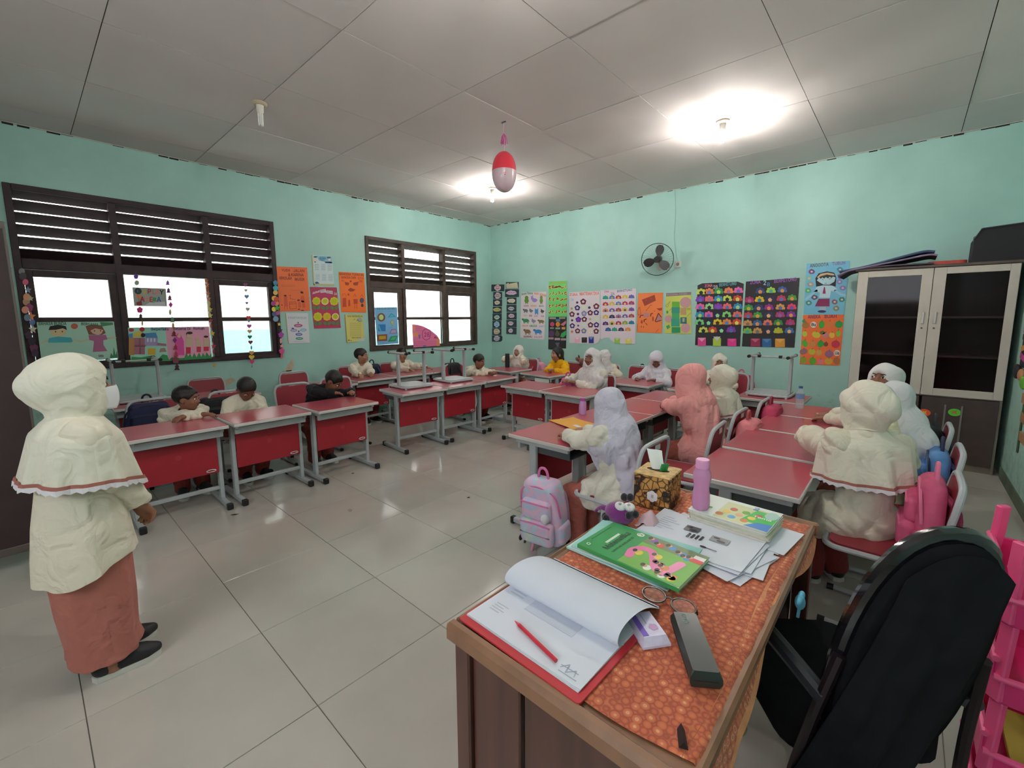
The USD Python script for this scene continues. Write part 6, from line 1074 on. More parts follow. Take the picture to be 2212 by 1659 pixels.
# -- balloon
bl = thing('balloon', 'red and white balloon hanging from the ceiling on a ribbon', 'balloon', mat4((3.25, -3.09, 2.53)))
P = np.array([(0, 0), (0.035, 0.008), (0.075, 0.04), (0.098, 0.09), (0.108, 0.15), (0.106, 0.21), (0.096, 0.26), (0.075, 0.305), (0.045, 0.335), (0.015, 0.348), (0, 0.35)]); P[:, 0] *= 1.0
ps = smoothpath(P, 4); zc = 0.195
obj('balloon_skin', MB().lathe(ps[ps[:, 1] <= zc], 28), pm('#dcc0c8', 0.3, coat=0.5, trans=0.1), bl); obj('red_cap', MB().lathe(np.vstack([ps[ps[:, 1] <= zc][-1:] * [1.004, 1], ps[ps[:, 1] > zc] * [1.004, 1]]), 28), pm('#e4384c', 0.25, coat=0.6), bl)
obj('printed_lettering', MB().box((0.078, -0.073, 0.13), (0.008, 0.03, 0.02), R=rotz(45)), pm('#e4788c', 0.4), bl)
obj('tassel', MB().tube(smoothpath([(0, 0, 0.35), (0.005, 0, 0.42), (-0.004, 0, 0.50), (0.0, 0.0, 0.598)], 4), 0.003, 6), pm('#d8a8c4', 0.6), bl)
r_ = np.random.default_rng(3)
for k in range(12): a = r_.uniform(0, 6.28); obj('ribbon_strand', MB().tube([(0, 0, 0.50), (0.02 * math.cos(a), 0.02 * math.sin(a), 0.47), (0.032 * math.cos(a), 0.032 * math.sin(a), 0.42 + r_.uniform(-.02, .02))], 0.0035, 4), pm('#c85c98', 0.6), bl)
obj('hook', MB().box((0, 0, 0.594), (0.05, 0.015, 0.012), bev=0.003), pm('#5c5860', 0.4), bl)

# -- bottles and small things on the pupils' desks
DT = 0.6405
bottle('tall black drinking bottle on the corner desk', (1.43, -1.10, DT), [(0, 0), (0.033, 0), (0.036, 0.006), (0.036, 0.17), (0.034, 0.178), (0, 0.178)], [(0, 0.178), (0.033, 0.178), (0.034, 0.20), (0.03, 0.215), (0, 0.216)], pm('#1f1d22', 0.4), pm('#26242a', 0.35))
CLEAR = usdkit.material(stage, '/World/Looks/clear_plastic', {'t': ('transparent_bsdf', {'color': (0.86, 0.90, 0.93)}), 'g': ('principled_bsdf', {'base_color': (0.75, 0.8, 0.85), 'roughness': 0.1}), 'm': ('mix_closure', {'fac': 0.28})}, [('t.BSDF', 'm.closure1'), ('g.BSDF', 'm.closure2')], surface='m.closure')
b = bottle('clear plastic water bottle with a blue cap on the far right desk', (5.44, -1.80, DT), [(0, 0), (0.029, 0), (0.032, 0.006), (0.031, 0.03), (0.032, 0.05), (0.030, 0.06), (0.032, 0.08), (0.032, 0.13), (0.026, 0.15), (0.014, 0.168), (0.013, 0.175), (0, 0.175)], [(0, 0.173), (0.015, 0.173), (0.015, 0.19), (0, 0.192)], CLEAR, pm('#3468a0', 0.4))
obj('bottle_label', MB().lathe([(0.0325, 0.085), (0.0325, 0.125)], 24), pm('#7c9cc8', 0.4), b)
bottle('lilac water bottle beside the yellow envelope', (4.17, -3.17, DT), [(0, 0), (0.034, 0), (0.037, 0.008), (0.037, 0.085), (0.030, 0.115), (0.024, 0.13), (0, 0.13)], [(0, 0.13), (0.025, 0.13), (0.026, 0.158), (0, 0.16)], pm('#d8a4dc', 0.35, trans=0.2), pm('#b858a8', 0.4), sc=0.82)
ev = thing('envelope', 'yellow paper envelope with a white label on the front middle desk', 'envelope', mat4((4.30, -3.50, DT), -24))
uu, vv = np.meshgrid(np.linspace(-0.17, 0.17, 10), np.linspace(-0.11, 0.11, 8), indexing='ij')
obj('envelope_paper', MB().slab(np.stack([uu, vv, 0.004 + 0.006 * np.clip(vv / 0.11, -1, 1)**2 + 0.004 * np.sin(uu * 14)], -1), 0.0015, n=np.array([0, 0, 1.0])), pm('#e4a43c', 0.65), ev); flat(ev, 'address_label', [sbox(0.075, -0.05, 0.145, -0.015)], '#e8e8e8', 0.0125)
obj('eraser', MB().box((2.02, -1.98, DT + 0.006), (0.05, 0.02, 0.012), R=rotz(80), bev=0.003), pm('#d8d0cc', 0.6), label='white eraser on the desk of the boy clasping his hands', cat='eraser')
obj('paper_scrap', MB().box((5.60, -1.95, DT + 0.003), (0.035, 0.02, 0.005), R=rotz(20), bev=0.001), pm('#e4dce0', 0.7), label='small white paper scrap on the far right desk', cat='paper')
ds = thing('desk_paper', 'white sheet tucked in the tray of the desk under the girl in yellow', 'paper', mat4((2.48, -1.53, 0.545), 3)); obj('paper_sheet', MB().bx((-0.13, -0.012, 0.0), (0.1, -0.01, 0.055)), pm('#d8e4dc', 0.7), ds)
for k, (uv, lab) in enumerate([((507, 1112), 'black scrap on the floor before the front left desks'), ((762, 1023), 'small dark scrap on the floor right of the front left row'), ((1012, 1075), 'tiny dark crumb on the open floor')]):
    q = on_z([uv], 0.0)[0]; obj('floor_scrap', MB().man(m3.Manifold.hull_points(np.array([[0.03 * (1 if k == 0 else .4), 0.008, 0.001], [-0.03 * (1 if k == 0 else .4), 0.004, 0.001], [0.01, -0.008, 0.001], [0.0, 0.0, 0.007], [-0.01, -0.01, 0.002]])), mat4(q, 60)), pm('#2c2a28', 0.8), label=lab, cat='scrap')
q = on_z([(756, 1103)], 0.0)[0]; an = np.linspace(0, 2 * np.pi, 18, endpoint=False)
obj('rubber_band', MB().tube(np.stack([0.018 * np.cos(an), 0.012 * np.sin(an), np.full(18, 0.002)], 1) + q, 0.0015, 5, closed=True), pm('#8c8474', 0.7), label='rubber band lying on the open floor', cat='rubber band')

# -- school bags
def hullball(pts, rs, n=10):
    return m3.Manifold.batch_hull([m3.Manifold.sphere(r, n).translate(tuple(map(float, p))) for p, r in zip(pts, rs)])
def backpack(label, M, cols, w=0.30, h=0.40, d=0.15, tie=False, name='backpack', puff=True):
    """Stands on z=0; its front faces +y, its straps are at -y."""
    t = thing(name, label, 'bag', M); c1, c2, c3 = cols
    mat = c1 if isinstance(c1, UsdShade.Material) else pm(c1, 0.7, noise=(16, .15), bump=(30, .4))
    r = 0.045; P = [(sx * (w / 2 - r) * (1 if z < .6 else .74), sy * (d / 2 - r), z * (h - 2 * r) + r) for sx in (-1, 1) for sy in (-1, 1) for z in (0, .55, 1)]
    obj('bag_body', MB().man(hullball(P, [r] * len(P), 20)), mat, t, smooth=60)
    P = [(sx * (w / 2 - .06), d / 2 + (0.02 if z else 0.025), z) for sx in (-1, 1) for z in (0.06, h * .36)]
    pk = obj('front_pocket', MB().man(hullball(P, [.035] * 4, 18)), mat, t, smooth=60)
    obj('zip', MB().tube(smoothpath([(-w / 2 + .035, d / 2 + .045, h * .40), (0, d / 2 + .052, h * .425), (w / 2 - .035, d / 2 + .045, h * .40)], 5), 0.005, 6), pm(c2, 0.6), pk)
    obj('zip', MB().tube(smoothpath([(-w / 2 * .98, d * .3, h * .5), (-w / 2 * .80, d * .42, h * .84), (0, d * .45, h * .93), (w / 2 * .80, d * .42, h * .84), (w / 2 * .98, d * .3, h * .5)], 5), 0.006, 6), pm(c2, 0.6), t)
    P = [(sx * (w / 2 - .07), d / 2 + 0.008, z) for sx in (-1, 1) for z in (h * .50, h * .68)]
    p2 = obj('upper_pocket', MB().man(hullball(P, [.028] * 4, 16)), mat, t, smooth=60)
    obj('zip', MB().tube([(-w / 2 + .045, d / 2 + .033, h * .71), (w / 2 - .045, d / 2 + .033, h * .71)], 0.0045, 6), pm(c2, 0.6), p2)
    for s in (-1, 1): obj('side_pocket', MB().man(hullball([(s * (w / 2 - .012), y, z) for y in (-.03, .03) for z in (.05, h * .32)], [.028] * 4, 14)), pm(c3, 0.7, noise=(16, .15)) if not isinstance(c1, UsdShade.Material) else c1, t, smooth=60)
    obj('handle', MB().tube(smoothpath([(-.035, -.01, h - .015), (-.025, -.01, h + .045), (0, -.01, h + .062), (.025, -.01, h + .045), (.035, -.01, h - .015)], 4), 0.008, 8), pm(c2, 0.6), t)
    for s in (-1, 1): obj('strap', MB().tube(smoothpath([(s * .06, -d / 2 + .01, h - .05), (s * .085, -d / 2 - .035, h * .65), (s * .10, -d / 2 - .03, h * .3), (s * .11, -d / 2 + .01, .04)], 5), 0.013, 8), pm(c3, 0.7), t)
    return t
PASTEL = usdkit.material(stage, '/World/Looks/pastel', {'tc': ('texture_coordinate', {}), 'n': ('noise_texture', {'scale': 9.0, 'detail': 3.0, 'distortion': 0.6}),
    'r': ('rgb_ramp', {'ramp': [(0.28, lin('#a8d4e8')), (0.40, lin('#c8c8e4')), (0.48, lin('#ecc0d8')), (0.55, lin('#d8c4e4')), (0.62, lin('#b8d8e4')), (0.72, lin('#e8e0c0'))]}), 'p': ('principled_bsdf', {'roughness': 0.45})},
    [('tc.object', 'n.vector'), ('n.fac', 'r.fac'), ('r.color', 'p.base_color')], surface='p.BSDF')
ub = backpack('pastel pink and blue backpack hanging at the near end of the middle row', mat4((4.535, -4.115, 0.075), 186, rotx(-6)), (PASTEL, '#e078b0', '#d8b4d8'), 0.275, 0.40, 0.14)
obj('pompom', MB().ell((-0.075, 0.115, 0.215), (0.024, 0.024, 0.028), n=3), pm('#e8e4ec', 0.9, sheen=0.5, bump=(150, .8)), ub)
obj('reflective_trim', MB().tube([(-0.1, 0.122, 0.10), (0.1, 0.122, 0.10)], 0.004, 6), pm('#6c707c', 0.4, metal=0.5), ub)
obj('buckle', MB().tube(smoothpath([(0.09, 0.05, 0.06), (0.125, 0.06, 0.035), (0.15, 0.06, 0.0), (0.145, 0.06, -0.015)], 4), 0.009, 8).tube(smoothpath([(0.12, 0.06, 0.045), (0.105, 0.07, 0.01), (0.11, 0.07, -0.015)], 4), 0.008, 8), pm('#19171c', 0.5), ub)
obj('hanging_strap', MB().tube(smoothpath([(0.06, 0.05, 0.01), (0.062, 0.055, -0.03), (0.07, 0.06, -0.065)], 4), 0.008, 6), pm('#e098b8', 0.6), ub)
backpack('navy blue backpack with a round handle hung on the chair at the left', mat4((1.345, -5.46, 0.36), -90), ('#20264c', '#161a30', '#2c3460'), 0.34, 0.36, 0.14)
backpack('black bag hung on the chair of the boy looking down', mat4((1.345, -4.97, 0.34), -90), ('#1b1b22', '#26262c', '#202028'), 0.33, 0.36, 0.13)
backpack('navy backpack lying against the wall between the two boys under the posters', mat4((0.20, -2.72, 0.38), 85), ('#232a44', '#161a2c', '#2c3450'), 0.30, 0.36, 0.12)
backpack('black bag hung on the chair behind the boy clasping his hands', mat4((1.13, -1.97, 0.36), 90), ('#17171c', '#232329', '#1f1f26'), 0.32, 0.40, 0.13)
backpack('navy bag with a looped handle hung on the chair by the poster wall', mat4((3.36, -0.42, 0.32), 0), ('#1e2438', '#141827', '#2a3048'), 0.32, 0.38, 0.12)
backpack('small pink bag hung behind the girl in the room corner', mat4((1.60, -0.52, 0.33), 0), ('#e8a0b8', '#d878a0', '#c86c94'), 0.26, 0.36, 0.11)
backpack('bright pink bag resting on the desk edge by the girl in the yellow jacket', mat4((3.10, -1.83, 0.40), 0), ('#e858a8', '#d84498', '#f078b8'), 0.22, 0.30, 0.11)
backpack('salmon pink bag behind the pupil in the pink hoodie', mat4((5.29, -2.74, 0.32), -90), ('#e4848c', '#b8545c', '#c86c74'), 0.30, 0.37, 0.13)
backpack('crimson bag hung on the chair of the girl in cream', mat4((5.31, -2.16, 0.33), -90), ('#c84468', '#a83050', '#b83c5c'), 0.30, 0.38, 0.12)
backpack('red flowered bag hung on the chair by the back wall', mat4((4.62, -0.40, 0.32), 0), ('#b83c5c', '#d8708c', '#a02c48'), 0.30, 0.40, 0.12)
backpack('pink school bag wedged behind the girl with the striped hem hijab', mat4((6.205, -3.62, 0.41), 90), ('#d85c84', '#e87ca0', '#a83c60'), 0.29, 0.33, 0.09)
backpack('blue and navy school bag hung on the second chair of the right row', mat4((6.245, -3.02, 0.41), 90), ('#5c8cc4', '#20264a', '#2c3460'), 0.28, 0.32, 0.09)
backpack('black school bag hung on the far chair of the right row', mat4((6.235, -2.42, 0.41), 90), ('#1b1a20', '#2c2a32', '#232228'), 0.29, 0.34, 0.09)
bw = thing('plush_bow', 'brown plush toy with bow ears on the chair of the girl in yellow', 'toy', mat4((2.50, -0.62, 0.74)))
BRN = pm('#7c4c40', 0.9, sheen=0.4, noise=(40, .3), bump=(150, .6))
obj('plush_head', MB().ell((0, 0, 0.02), (0.05, 0.045, 0.05), n=3), BRN, bw)
for s in (-1, 1): obj('bow_loop', MB().ell((s * 0.075, 0, 0.05), (0.05, 0.025, 0.032), R=roty(-20 * s), n=3), BRN, bw); obj('ear_tip', MB().ell((s * 0.06, 0, 0.09), (0.012, 0.012, 0.028), R=roty(20 * s)), pm('#4c2c28', 0.9), bw)
# ================================================================= people
def sd_cone(P, a, b, ra, rb):
    a = np.asarray(a, np.float32); d = np.asarray(b, np.float32) - a; L2 = float(d @ d) + 1e-12
    t = np.clip(((P - a) @ d) / L2, 0, 1); q = P - a - t[..., None] * d
    return np.sqrt((q * q).sum(-1)) - (ra + (rb - ra) * t)
def sd_ell(P, c, r, R=None):
    q = P - np.asarray(c, np.float32); q = q if R is None else q @ np.asarray(R, np.float32)
    r = np.asarray(r, np.float32); k0 = np.sqrt(((q / r)**2).sum(-1)); k1 = np.sqrt(((q / r**2)**2).sum(-1)) + 1e-9
    return k0 * (k0 - 1) / k1
class Sdf:
    def __init__(s): s.ops = []
    def cone(s, a, b, ra, rb, k=.02, cut=False):
        a, b = np.asarray(a, float), np.asarray(b, float); m = max(ra, rb)
        s.ops.append((lambda P: sd_cone(P, a, b, ra, rb), np.minimum(a, b) - m, np.maximum(a, b) + m, k, cut)); return s
    def chain(s, pts, rs, k=.02):
        for i in range(len(pts) - 1): s.cone(pts[i], pts[i + 1], rs[i], rs[i + 1], k)
        return s
    def ell(s, c, r, R=None, k=.02, cut=False):
        c = np.asarray(c, float); m = np.max(r) if R is not None else np.asarray(r, float)
        s.ops.append((lambda P: sd_ell(P, c, r, R), c - m, c + m, k, cut)); return s
    def build(s, h, disp=None, below=None):
        adds = [o for o in s.ops if not o[4]]
        lo = np.min([o[1] for o in adds], 0) - 3 * h - .012; hi = np.max([o[2] for o in adds], 0) + 3 * h + .012
        n = np.ceil((hi - lo) / h).astype(int) + 1
        ax = [np.float32(lo[i]) + np.arange(n[i], dtype=np.float32) * np.float32(h) for i in range(3)]
        D = np.full(n, 1.0, np.float32)
        for fn, a, b, k, cut in s.ops:
            m = k + 2.5 * h
            i0 = np.clip(np.floor((a - m - lo) / h).astype(int), 0, n); i1 = np.clip(np.ceil((b + m - lo) / h).astype(int) + 1, 0, n)
            if np.any(i1 <= i0): continue
            sl = tuple(slice(i0[q], i1[q]) for q in range(3))
            P = np.stack(np.meshgrid(*[ax[q][sl[q]] for q in range(3)], indexing='ij'), -1)
            d = fn(P).astype(np.float32); B = D[sl]
            if cut:
                d = -d; t = np.clip(k - np.abs(B - d), 0, None) / k; D[sl] = np.maximum(B, d) + t * t * k * .25
            else:
                t = np.clip(k - np.abs(B - d), 0, None) / k; D[sl] = np.minimum(B, d) - t * t * k * .25
        if disp is not None:
            M = np.abs(D) < .035; I = np.argwhere(M)
            P = np.stack([ax[q][I[:, q]] for q in range(3)], -1); D[M] += disp(P).astype(np.float32)
        if below is not None: D = np.maximum(D, below - ax[2][None, None, :])
        return nets(D, lo, h)
def nets(D, lo, h):
    S = D < 0; n = np.array(D.shape)
    c = np.zeros(n - 1, np.int8)
    for i in (0, 1):
        for j in (0, 1):
            for k in (0, 1): c += S[i:n[0] - 1 + i, j:n[1] - 1 + j, k:n[2] - 1 + k]
    I = np.argwhere((c > 0) & (c < 8)); idx = np.full(n - 1, -1, np.int32); idx[tuple(I.T)] = np.arange(len(I))
    C = np.array([[i, j, k] for i in (0, 1) for j in (0, 1) for k in (0, 1)])
    V = np.stack([D[tuple((I + q).T)] for q in C], 1)
    acc = np.zeros((len(I), 3)); cnt = np.zeros(len(I))
    for a in range(8):
        for ax in range(3):
            if C[a][ax]: continue
            b = a + (4, 2, 1)[ax]; da, db = V[:, a], V[:, b]; m = (da < 0) != (db < 0)
            t = da[m] / (da[m] - db[m]); p = np.repeat(C[a][None].astype(float), m.sum(), 0); p[:, ax] += t
            acc[m] += p; cnt[m] += 1
    v = (I + acc / cnt[:, None]) * h + lo
    F = []
    for ax in range(3):
        u, w = (ax + 1) % 3, (ax + 2) % 3
        a = [slice(1, -1)] * 3; a[ax] = slice(0, -1); b = list(a); b[ax] = slice(1, None)
        A, B = S[tuple(a)], S[tuple(b)]; E = np.argwhere(A != B); sg = A[tuple(E.T)]
        p = E + 1; p[:, ax] -= 1
        def g(du, dw): q = p.copy(); q[:, u] += du; q[:, w] += dw; return idx[tuple(q.T)]
        q = np.stack([g(-1, -1), g(0, -1), g(0, 0), g(-1, 0)], 1)
        F.append(np.where(sg[:, None], q, q[:, ::-1]))
    f = np.vstack(F); f = f[(f >= 0).all(1)]
    return v, np.vstack([f[:, [0, 1, 2]], f[:, [0, 2, 3]]])
def wrinkle(amp, freq=60, seed=0):
    """Cloth creases: a warped, ridged pattern (sharp valleys, rounded crests) over a slow swell."""
    r = np.random.default_rng(seed); K = r.normal(size=(6, 3)); K[:, 2] *= .7; K /= np.linalg.norm(K, axis=1, keepdims=True); K *= freq * r.uniform(.55, 1.25, (6, 1)); ph = r.uniform(0, 6, 6)
    def f(P):
        q = 0
        for i in range(6):
            w = P @ K[i] + ph[i] + 1.1 * np.sin(P @ (K[(i + 1) % 6] * .45) + ph[(i + 2) % 6])
            m = np.clip(.5 + .9 * np.sin(P @ (K[(i + 3) % 6] * .28) + ph[(i + 4) % 6]), 0, 1)
            q = q + m * (np.abs(np.sin(w * .5)) - .6)
        return -amp * q * .62
    return f
def folds(c, n, amp, z0, z1, seed=0):
    """Vertical folds that grow from z0 down to z1 around the axis through c."""
    def f(P):
        th = np.arctan2(P[:, 1] - c[1], P[:, 0] - c[0]); w = np.clip((z0 - P[:, 2]) / (z0 - z1), 0, 1)
        return amp * w * (np.sin(n * th + seed + 2 * np.sin(2 * th)) + .5 * np.sin(2.3 * n * th + 3 * P[:, 2] * 9))
    return f
def ik(S, T, l1, l2, hint):
    S, T = np.asarray(S, float), np.asarray(T, float); d = T - S; L = np.linalg.norm(d)
    if L > (l1 + l2) * .995: T = S + d / L * (l1 + l2) * .995; d = T - S; L = np.linalg.norm(d)
    a = (l1 * l1 - l2 * l2 + L * L) / (2 * L); hh = math.sqrt(max(l1 * l1 - a * a, 0)); n = d / L
    p = np.asarray(hint, float); p = unit(p - n * (p @ n)); return S + n * a + p * hh, T

SK = ['#9a6a52', '#8a5a45', '#a8785e', '#7c4f3d']
CREAM, WHITE, LAV, PINKH, YEL, BLACKC = '#e8dfcb', '#e2e0e2', '#d2cfe0', '#f2a8a4', '#f2b418', '#1b1a1d'
SALMON = '#b4685c'; EYEW = pm('#e8e4e0', 0.3); IRIS = pm('#1a110d', 0.2); BROW = pm('#1c1512', 0.8); HAIRM = pm('#15110f', 0.45, noise=(70, .4), bump=(120, .8)); SHOEM = pm('#202024', 0.6, bump=(90, .4)); SOLEM = pm('#d0cdc6', 0.6)
_cl = {}
def cloth(c):
    """Woven cloth: soft creases from a distorted noise and a fine weave."""
    if c in _cl: return _cl[c]
    k = lin(c)
    _cl[c] = usdkit.material(stage, '/World/Looks/cloth_%02d' % len(_cl), {'tc': ('texture_coordinate', {}), 'n': ('noise_texture', {'scale': 11.0, 'detail': 2.5, 'distortion': 1.1, 'roughness': 0.45}), 'b1': ('bump', {'strength': 0.55, 'distance': 0.035}),
        'w': ('noise_texture', {'scale': 320.0, 'detail': 2.0}), 'b2': ('bump', {'strength': 0.2, 'distance': 0.002}), 'n3': ('noise_texture', {'scale': 5.0, 'detail': 3.0}), 'r': ('rgb_ramp', {'ramp': [(0.3, tuple(x * .95 for x in k)), (0.7, k)]}),
        'p': ('principled_bsdf', {'roughness': 0.85, 'sheen_weight': 0.06, 'specular_ior_level': 0.25})},
        [('tc.object', 'n.vector'), ('n.fac', 'b1.height'), ('tc.object', 'w.vector'), ('w.fac', 'b2.height'), ('b1.normal', 'b2.normal'), ('b2.normal', 'p.normal'), ('tc.object', 'n3.vector'), ('n3.fac', 'r.fac'), ('r.color', 'p.base_color')], surface='p.BSDF')
    return _cl[c]
def rings(rows, seed=0, n=64, tv=26, folds_=(.0, .07), hem=None):
    """A hanging garment: rows of (z, centre x, centre y, half width, half depth), lofted, with folds that deepen towards the hem."""
    rows = np.array(rows, float); t0 = np.linspace(0, 1, len(rows)); tt = np.linspace(0, 1, tv); q = np.stack([np.interp(tt, t0, rows[:, i]) for i in range(5)], 1)
    th = np.linspace(0, 2 * np.pi, n + 1); TH, TT = np.meshgrid(th, tt, indexing='ij'); c, s_ = np.cos(TH), np.sin(TH)
    f = 1 + (folds_[0] + (folds_[1] - folds_[0]) * TT) * (.6 * np.sin(5 * TH + seed + 1.2 * TT) + .45 * np.sin(9 * TH + 2 * seed - 2 * TT) + .3 * np.sin(14 * TH + seed))
    z = q[:, 0][None] + (hem(TH) * TT**2 if hem else 0)
    return np.stack([q[:, 1][None] + c * q[:, 3][None] * f, q[:, 2][None] + s_ * q[:, 4][None] * f, z * np.ones_like(TH)], -1)

def person(label, x, y, phi, skin=0, S=1.0, hip=.455, lean=8, side=0, hy=0, hp=5, hr=0, hands=((-.12, .3, .68), (.12, .3, .68)), world=True, elbow=(1.0, -.45, -.55), h=.009,
           outfit='hijab', top=WHITE, head=None, bottom=SALMON, feet=None, legs=True, stand=False, mask=False, cape=None, sleeve=.014, curl=50, hair='boy', long_drape=0.0, tunic=0.0, bulk=1.0, skirt=None, tail=None, group=None, seed=1):
    t = thing('person', label, 'person', mat4((x, y, 0), phi - 90), group)
    W2 = np.linalg.inv(mat4((x, y, 0), phi - 90))
    tl = lambda q: (W2 @ np.append(q, 1))[:3] if world else np.asarray(q, float)
    Hp = np.array([0, 0, hip]); A = roty(side) @ rotx(-lean)
    up = A @ np.array([0, 0, 1.0]); rt = np.array([math.cos(math.radians(side)), 0, -math.sin(math.radians(side))]); fw = np.cross(up, rt)
    wst, cst, N = Hp + up * .14 * S, Hp + up * .27 * S, Hp + up * .36 * S
    sh = [N - up * .028 * S + rt * s * .122 * S for s in (-1, 1)]
    R = rotz(hy) @ rotx(-hp) @ roty(hr)
    C = N + unit(up * 1.0 + .55 * R[:, 2] + .12 * R[:, 1]) * .148 * S
    hd = lambda a: C + R @ (np.asarray(a, float) * S)
    l1, l2 = .19 * S, .168 * S
    el, wr = [], []
    for i, s in enumerate((-1, 1)):
        T = tl(hands[i]); e_ = elbow[i] if isinstance(elbow[0], (tuple, list)) else (s * elbow[0], elbow[1], elbow[2])
        e, w = ik(sh[i], T, l1, l2, e_); el.append(e); wr.append(w)
    if feet is None: feet = ((-.07, .24, .06), (.07, .26, .06)) if not stand else ((-.05, .0, .06), (.055, .03, .06))
    hj = [Hp + np.array([s * .062 * S, .02 * (not stand), -.01]) for s in (-1, 1)]
    kn, an_ = zip(*[ik(hj[i], feet[i], .30 * S if not stand else np.linalg.norm(hj[i] - feet[i]) * .503, .285 * S if not stand else np.linalg.norm(hj[i] - feet[i]) * .501, (s * .05, 1, .75)) for i, s in enumerate((-1, 1))])
    # ---- body: one continuous surface
    B = Sdf()
    B.cone(hj[0], hj[1], .082 * S, .082 * S, .03).cone(Hp, wst, .088 * S, .078 * S, .04).ell(cst, (.108 * S, .074 * S, .12 * S), np.stack([rt, fw, up], 1), .05).cone(sh[0], sh[1], .043 * S, .043 * S, .04)
    B.cone(N - up * .02, C - R[:, 2] * .05 * S, .037 * S, .034 * S, .025)
    B.ell(hd((0, -.010, .022)), np.array((.071, .086, .083)) * S, R, .02).ell(hd((0, .022, -.042)), np.array((.054, .060, .058)) * S, R, .035).ell(hd((0, .052, -.078)), np.array((.022, .02, .016)) * S, R, .025)
    for s in (-1, 1):
        B.ell(hd((s * .031, .092, .006)), np.array((.019, .013, .013)) * S, R, .012, cut=True)
        if outfit not in ('hijab', 'hoodie'): B.ell(hd((s * .075, -.006, -.006)), np.array((.009, .019, .028)) * S, R, .008)
        B.ell(hd((s * .034, .058, -.026)), np.array((.024, .022, .02)) * S, R, .02)
    B.cone(hd((0, .080, .008)), hd((0, .094, -.020)), .006 * S, .0105 * S, .012).ell(hd((0, .088, -.023)), np.array((.0165, .009, .009)) * S, R, .01).ell(hd((0, .079, -.050)), np.array((.022, .0085, .0085)) * S, R, .012)
    for i, s in enumerate((-1, 1)):
        B.chain([sh[i], el[i], wr[i]], [.036 * S, .029 * S, .0205 * S], .015)
        B.chain([hj[i], kn[i], an_[i]], [.066 * S, .047 * S, .03 * S], .02)
        d = unit(wr[i] - el[i]); dn = np.array([0, 0, -1.0]); nn = unit(dn - d * (dn @ d)) if abs(d[2]) < .9 else unit(np.array([-s * .9, .4, 0]) - d * d @ np.array([-s * .9, .4, 0])); sd = unit(np.cross(d, nn)) * s
        # palm, four fingers of unequal length, thumb leaving the side of the palm
        K = [wr[i] + d * .058 * S + sd * o * S + nn * (.002 if abs(o) < .01 else .005) * S for o in (-.023, -.0078, .0078, .022)]
        for q in K: B.cone(wr[i] + d * .008 * S + (q - wr[i] - d * .058 * S) * .5, q, .0125 * S, .0098 * S, .012)
        for q, L in zip(K, (.040, .052, .056, .048)):
            c1, c2 = math.radians(curl * .5), math.radians(curl * 1.1)
            m_ = q + (d * math.cos(c1) + nn * math.sin(c1)) * L * .52 * S; e_ = m_ + (d * math.cos(c2) + nn * math.sin(c2)) * L * .5 * S
            B.chain([q, m_, e_], [.0084 * S, .0074 * S, .0058 * S], .004)
        th0 = wr[i] + d * .018 * S + sd * .018 * S; th1 = th0 + unit(d * .75 + sd * .75 + nn * .25) * .03 * S; th2 = th1 + unit(d * .95 + sd * .1 + nn * .35) * .026 * S
        B.chain([th0, th1, th2], [.0115 * S, .009 * S, .0068 * S], .006)
        ft = an_[i]; fd = np.array([s * .12, 1, 0]) / 1.007
        B.chain([ft, ft + fd * .0 + [0, 0, -.025], ft + fd * .10 * S + [0, 0, -.04]], [.03 * S, .03 * S, .02 * S], .02)
    skm = pm(SK[skin], 0.55, noise=(9, .05), sss=0.06)
    obj('body', B.build(h), skm, t, smooth=True)
    # ---- face
    for s in (-1, 1):
        e = obj('eye', MB().ell(hd((s * .030, .0735, .005)), np.array((.0125, .0075, .0072)) * S, R), EYEW, t, smooth=True)
        obj('iris', MB().ell(hd((s * .030 + .001, .0795, .0055)), np.array((.0062, .0030, .0064)) * S, R), IRIS, e, smooth=True)
        obj('eyebrow', MB().tube(np.array([hd(q) for q in ((s * .014, .0835, .0235), (s * .030, .0815, .0285), (s * .046, .070, .0235))]), np.array([.0026, .0032, .0016]) * S, 6), BROW, t)
    if not mask:
        obj('lips', MB().ell(hd((0, .0875, -.0465)), np.array((.0185, .0042, .0042)) * S, R).ell(hd((0, .0865, -.053)), np.array((.0150, .0045, .0046)) * S, R), pm('#8c4a44', 0.5), t, smooth=True)
    else:
        uu, vv = np.meshgrid(np.linspace(-1.15, 1.15, 17), np.linspace(-1, 1, 13), indexing='ij')
        P = np.stack([.062 * np.sin(uu), .020 + .082 * np.cos(uu) * (1 - .10 * vv**2) + .012 * np.exp(-(uu / .35)**2), -.045 + .044 * vv * (1 - .18 * uu**2)], -1)
        mk = obj('face_mask', MB().slab(np.array([[hd(q) for q in row] for row in P]), .0025), pm('#e8e6ea', 0.8), t, smooth=True)
        for s in (-1, 1): obj('ear_loop', MB().tube(np.array([hd(q) for q in ((s * .060, .045, -.02), (s * .078, .0, .012), (s * .079, -.02, -.01), (s * .060, .045, -.06))]), .0016, 5), pm('#e8e6ea', 0.8), mk)
    # ---- clothes
    top_m = cloth(top)
    T = Sdf(); g = sleeve; bS = S * bulk
    T.cone(hj[0] + [0, 0, -.01], hj[1] + [0, 0, -.01], .098 * bS, .098 * bS, .04).cone(Hp, wst, .110 * bS, .105 * bS, .05).ell(cst, np.array((.130, .096, .135)) * bS, np.stack([rt, fw, up], 1), .05).cone(sh[0], sh[1], .054 * bS, .054 * bS, .04)
    for i in (0, 1): T.cone(N + up * .005 * S, sh[i], .05 * bS, .05 * bS, .05)
    if bulk > 1.1: T.ell(cst - fw * .03 * S - up * .03 * S, np.array((.15, .105, .20)) * S, np.stack([rt, fw, up], 1), .06)
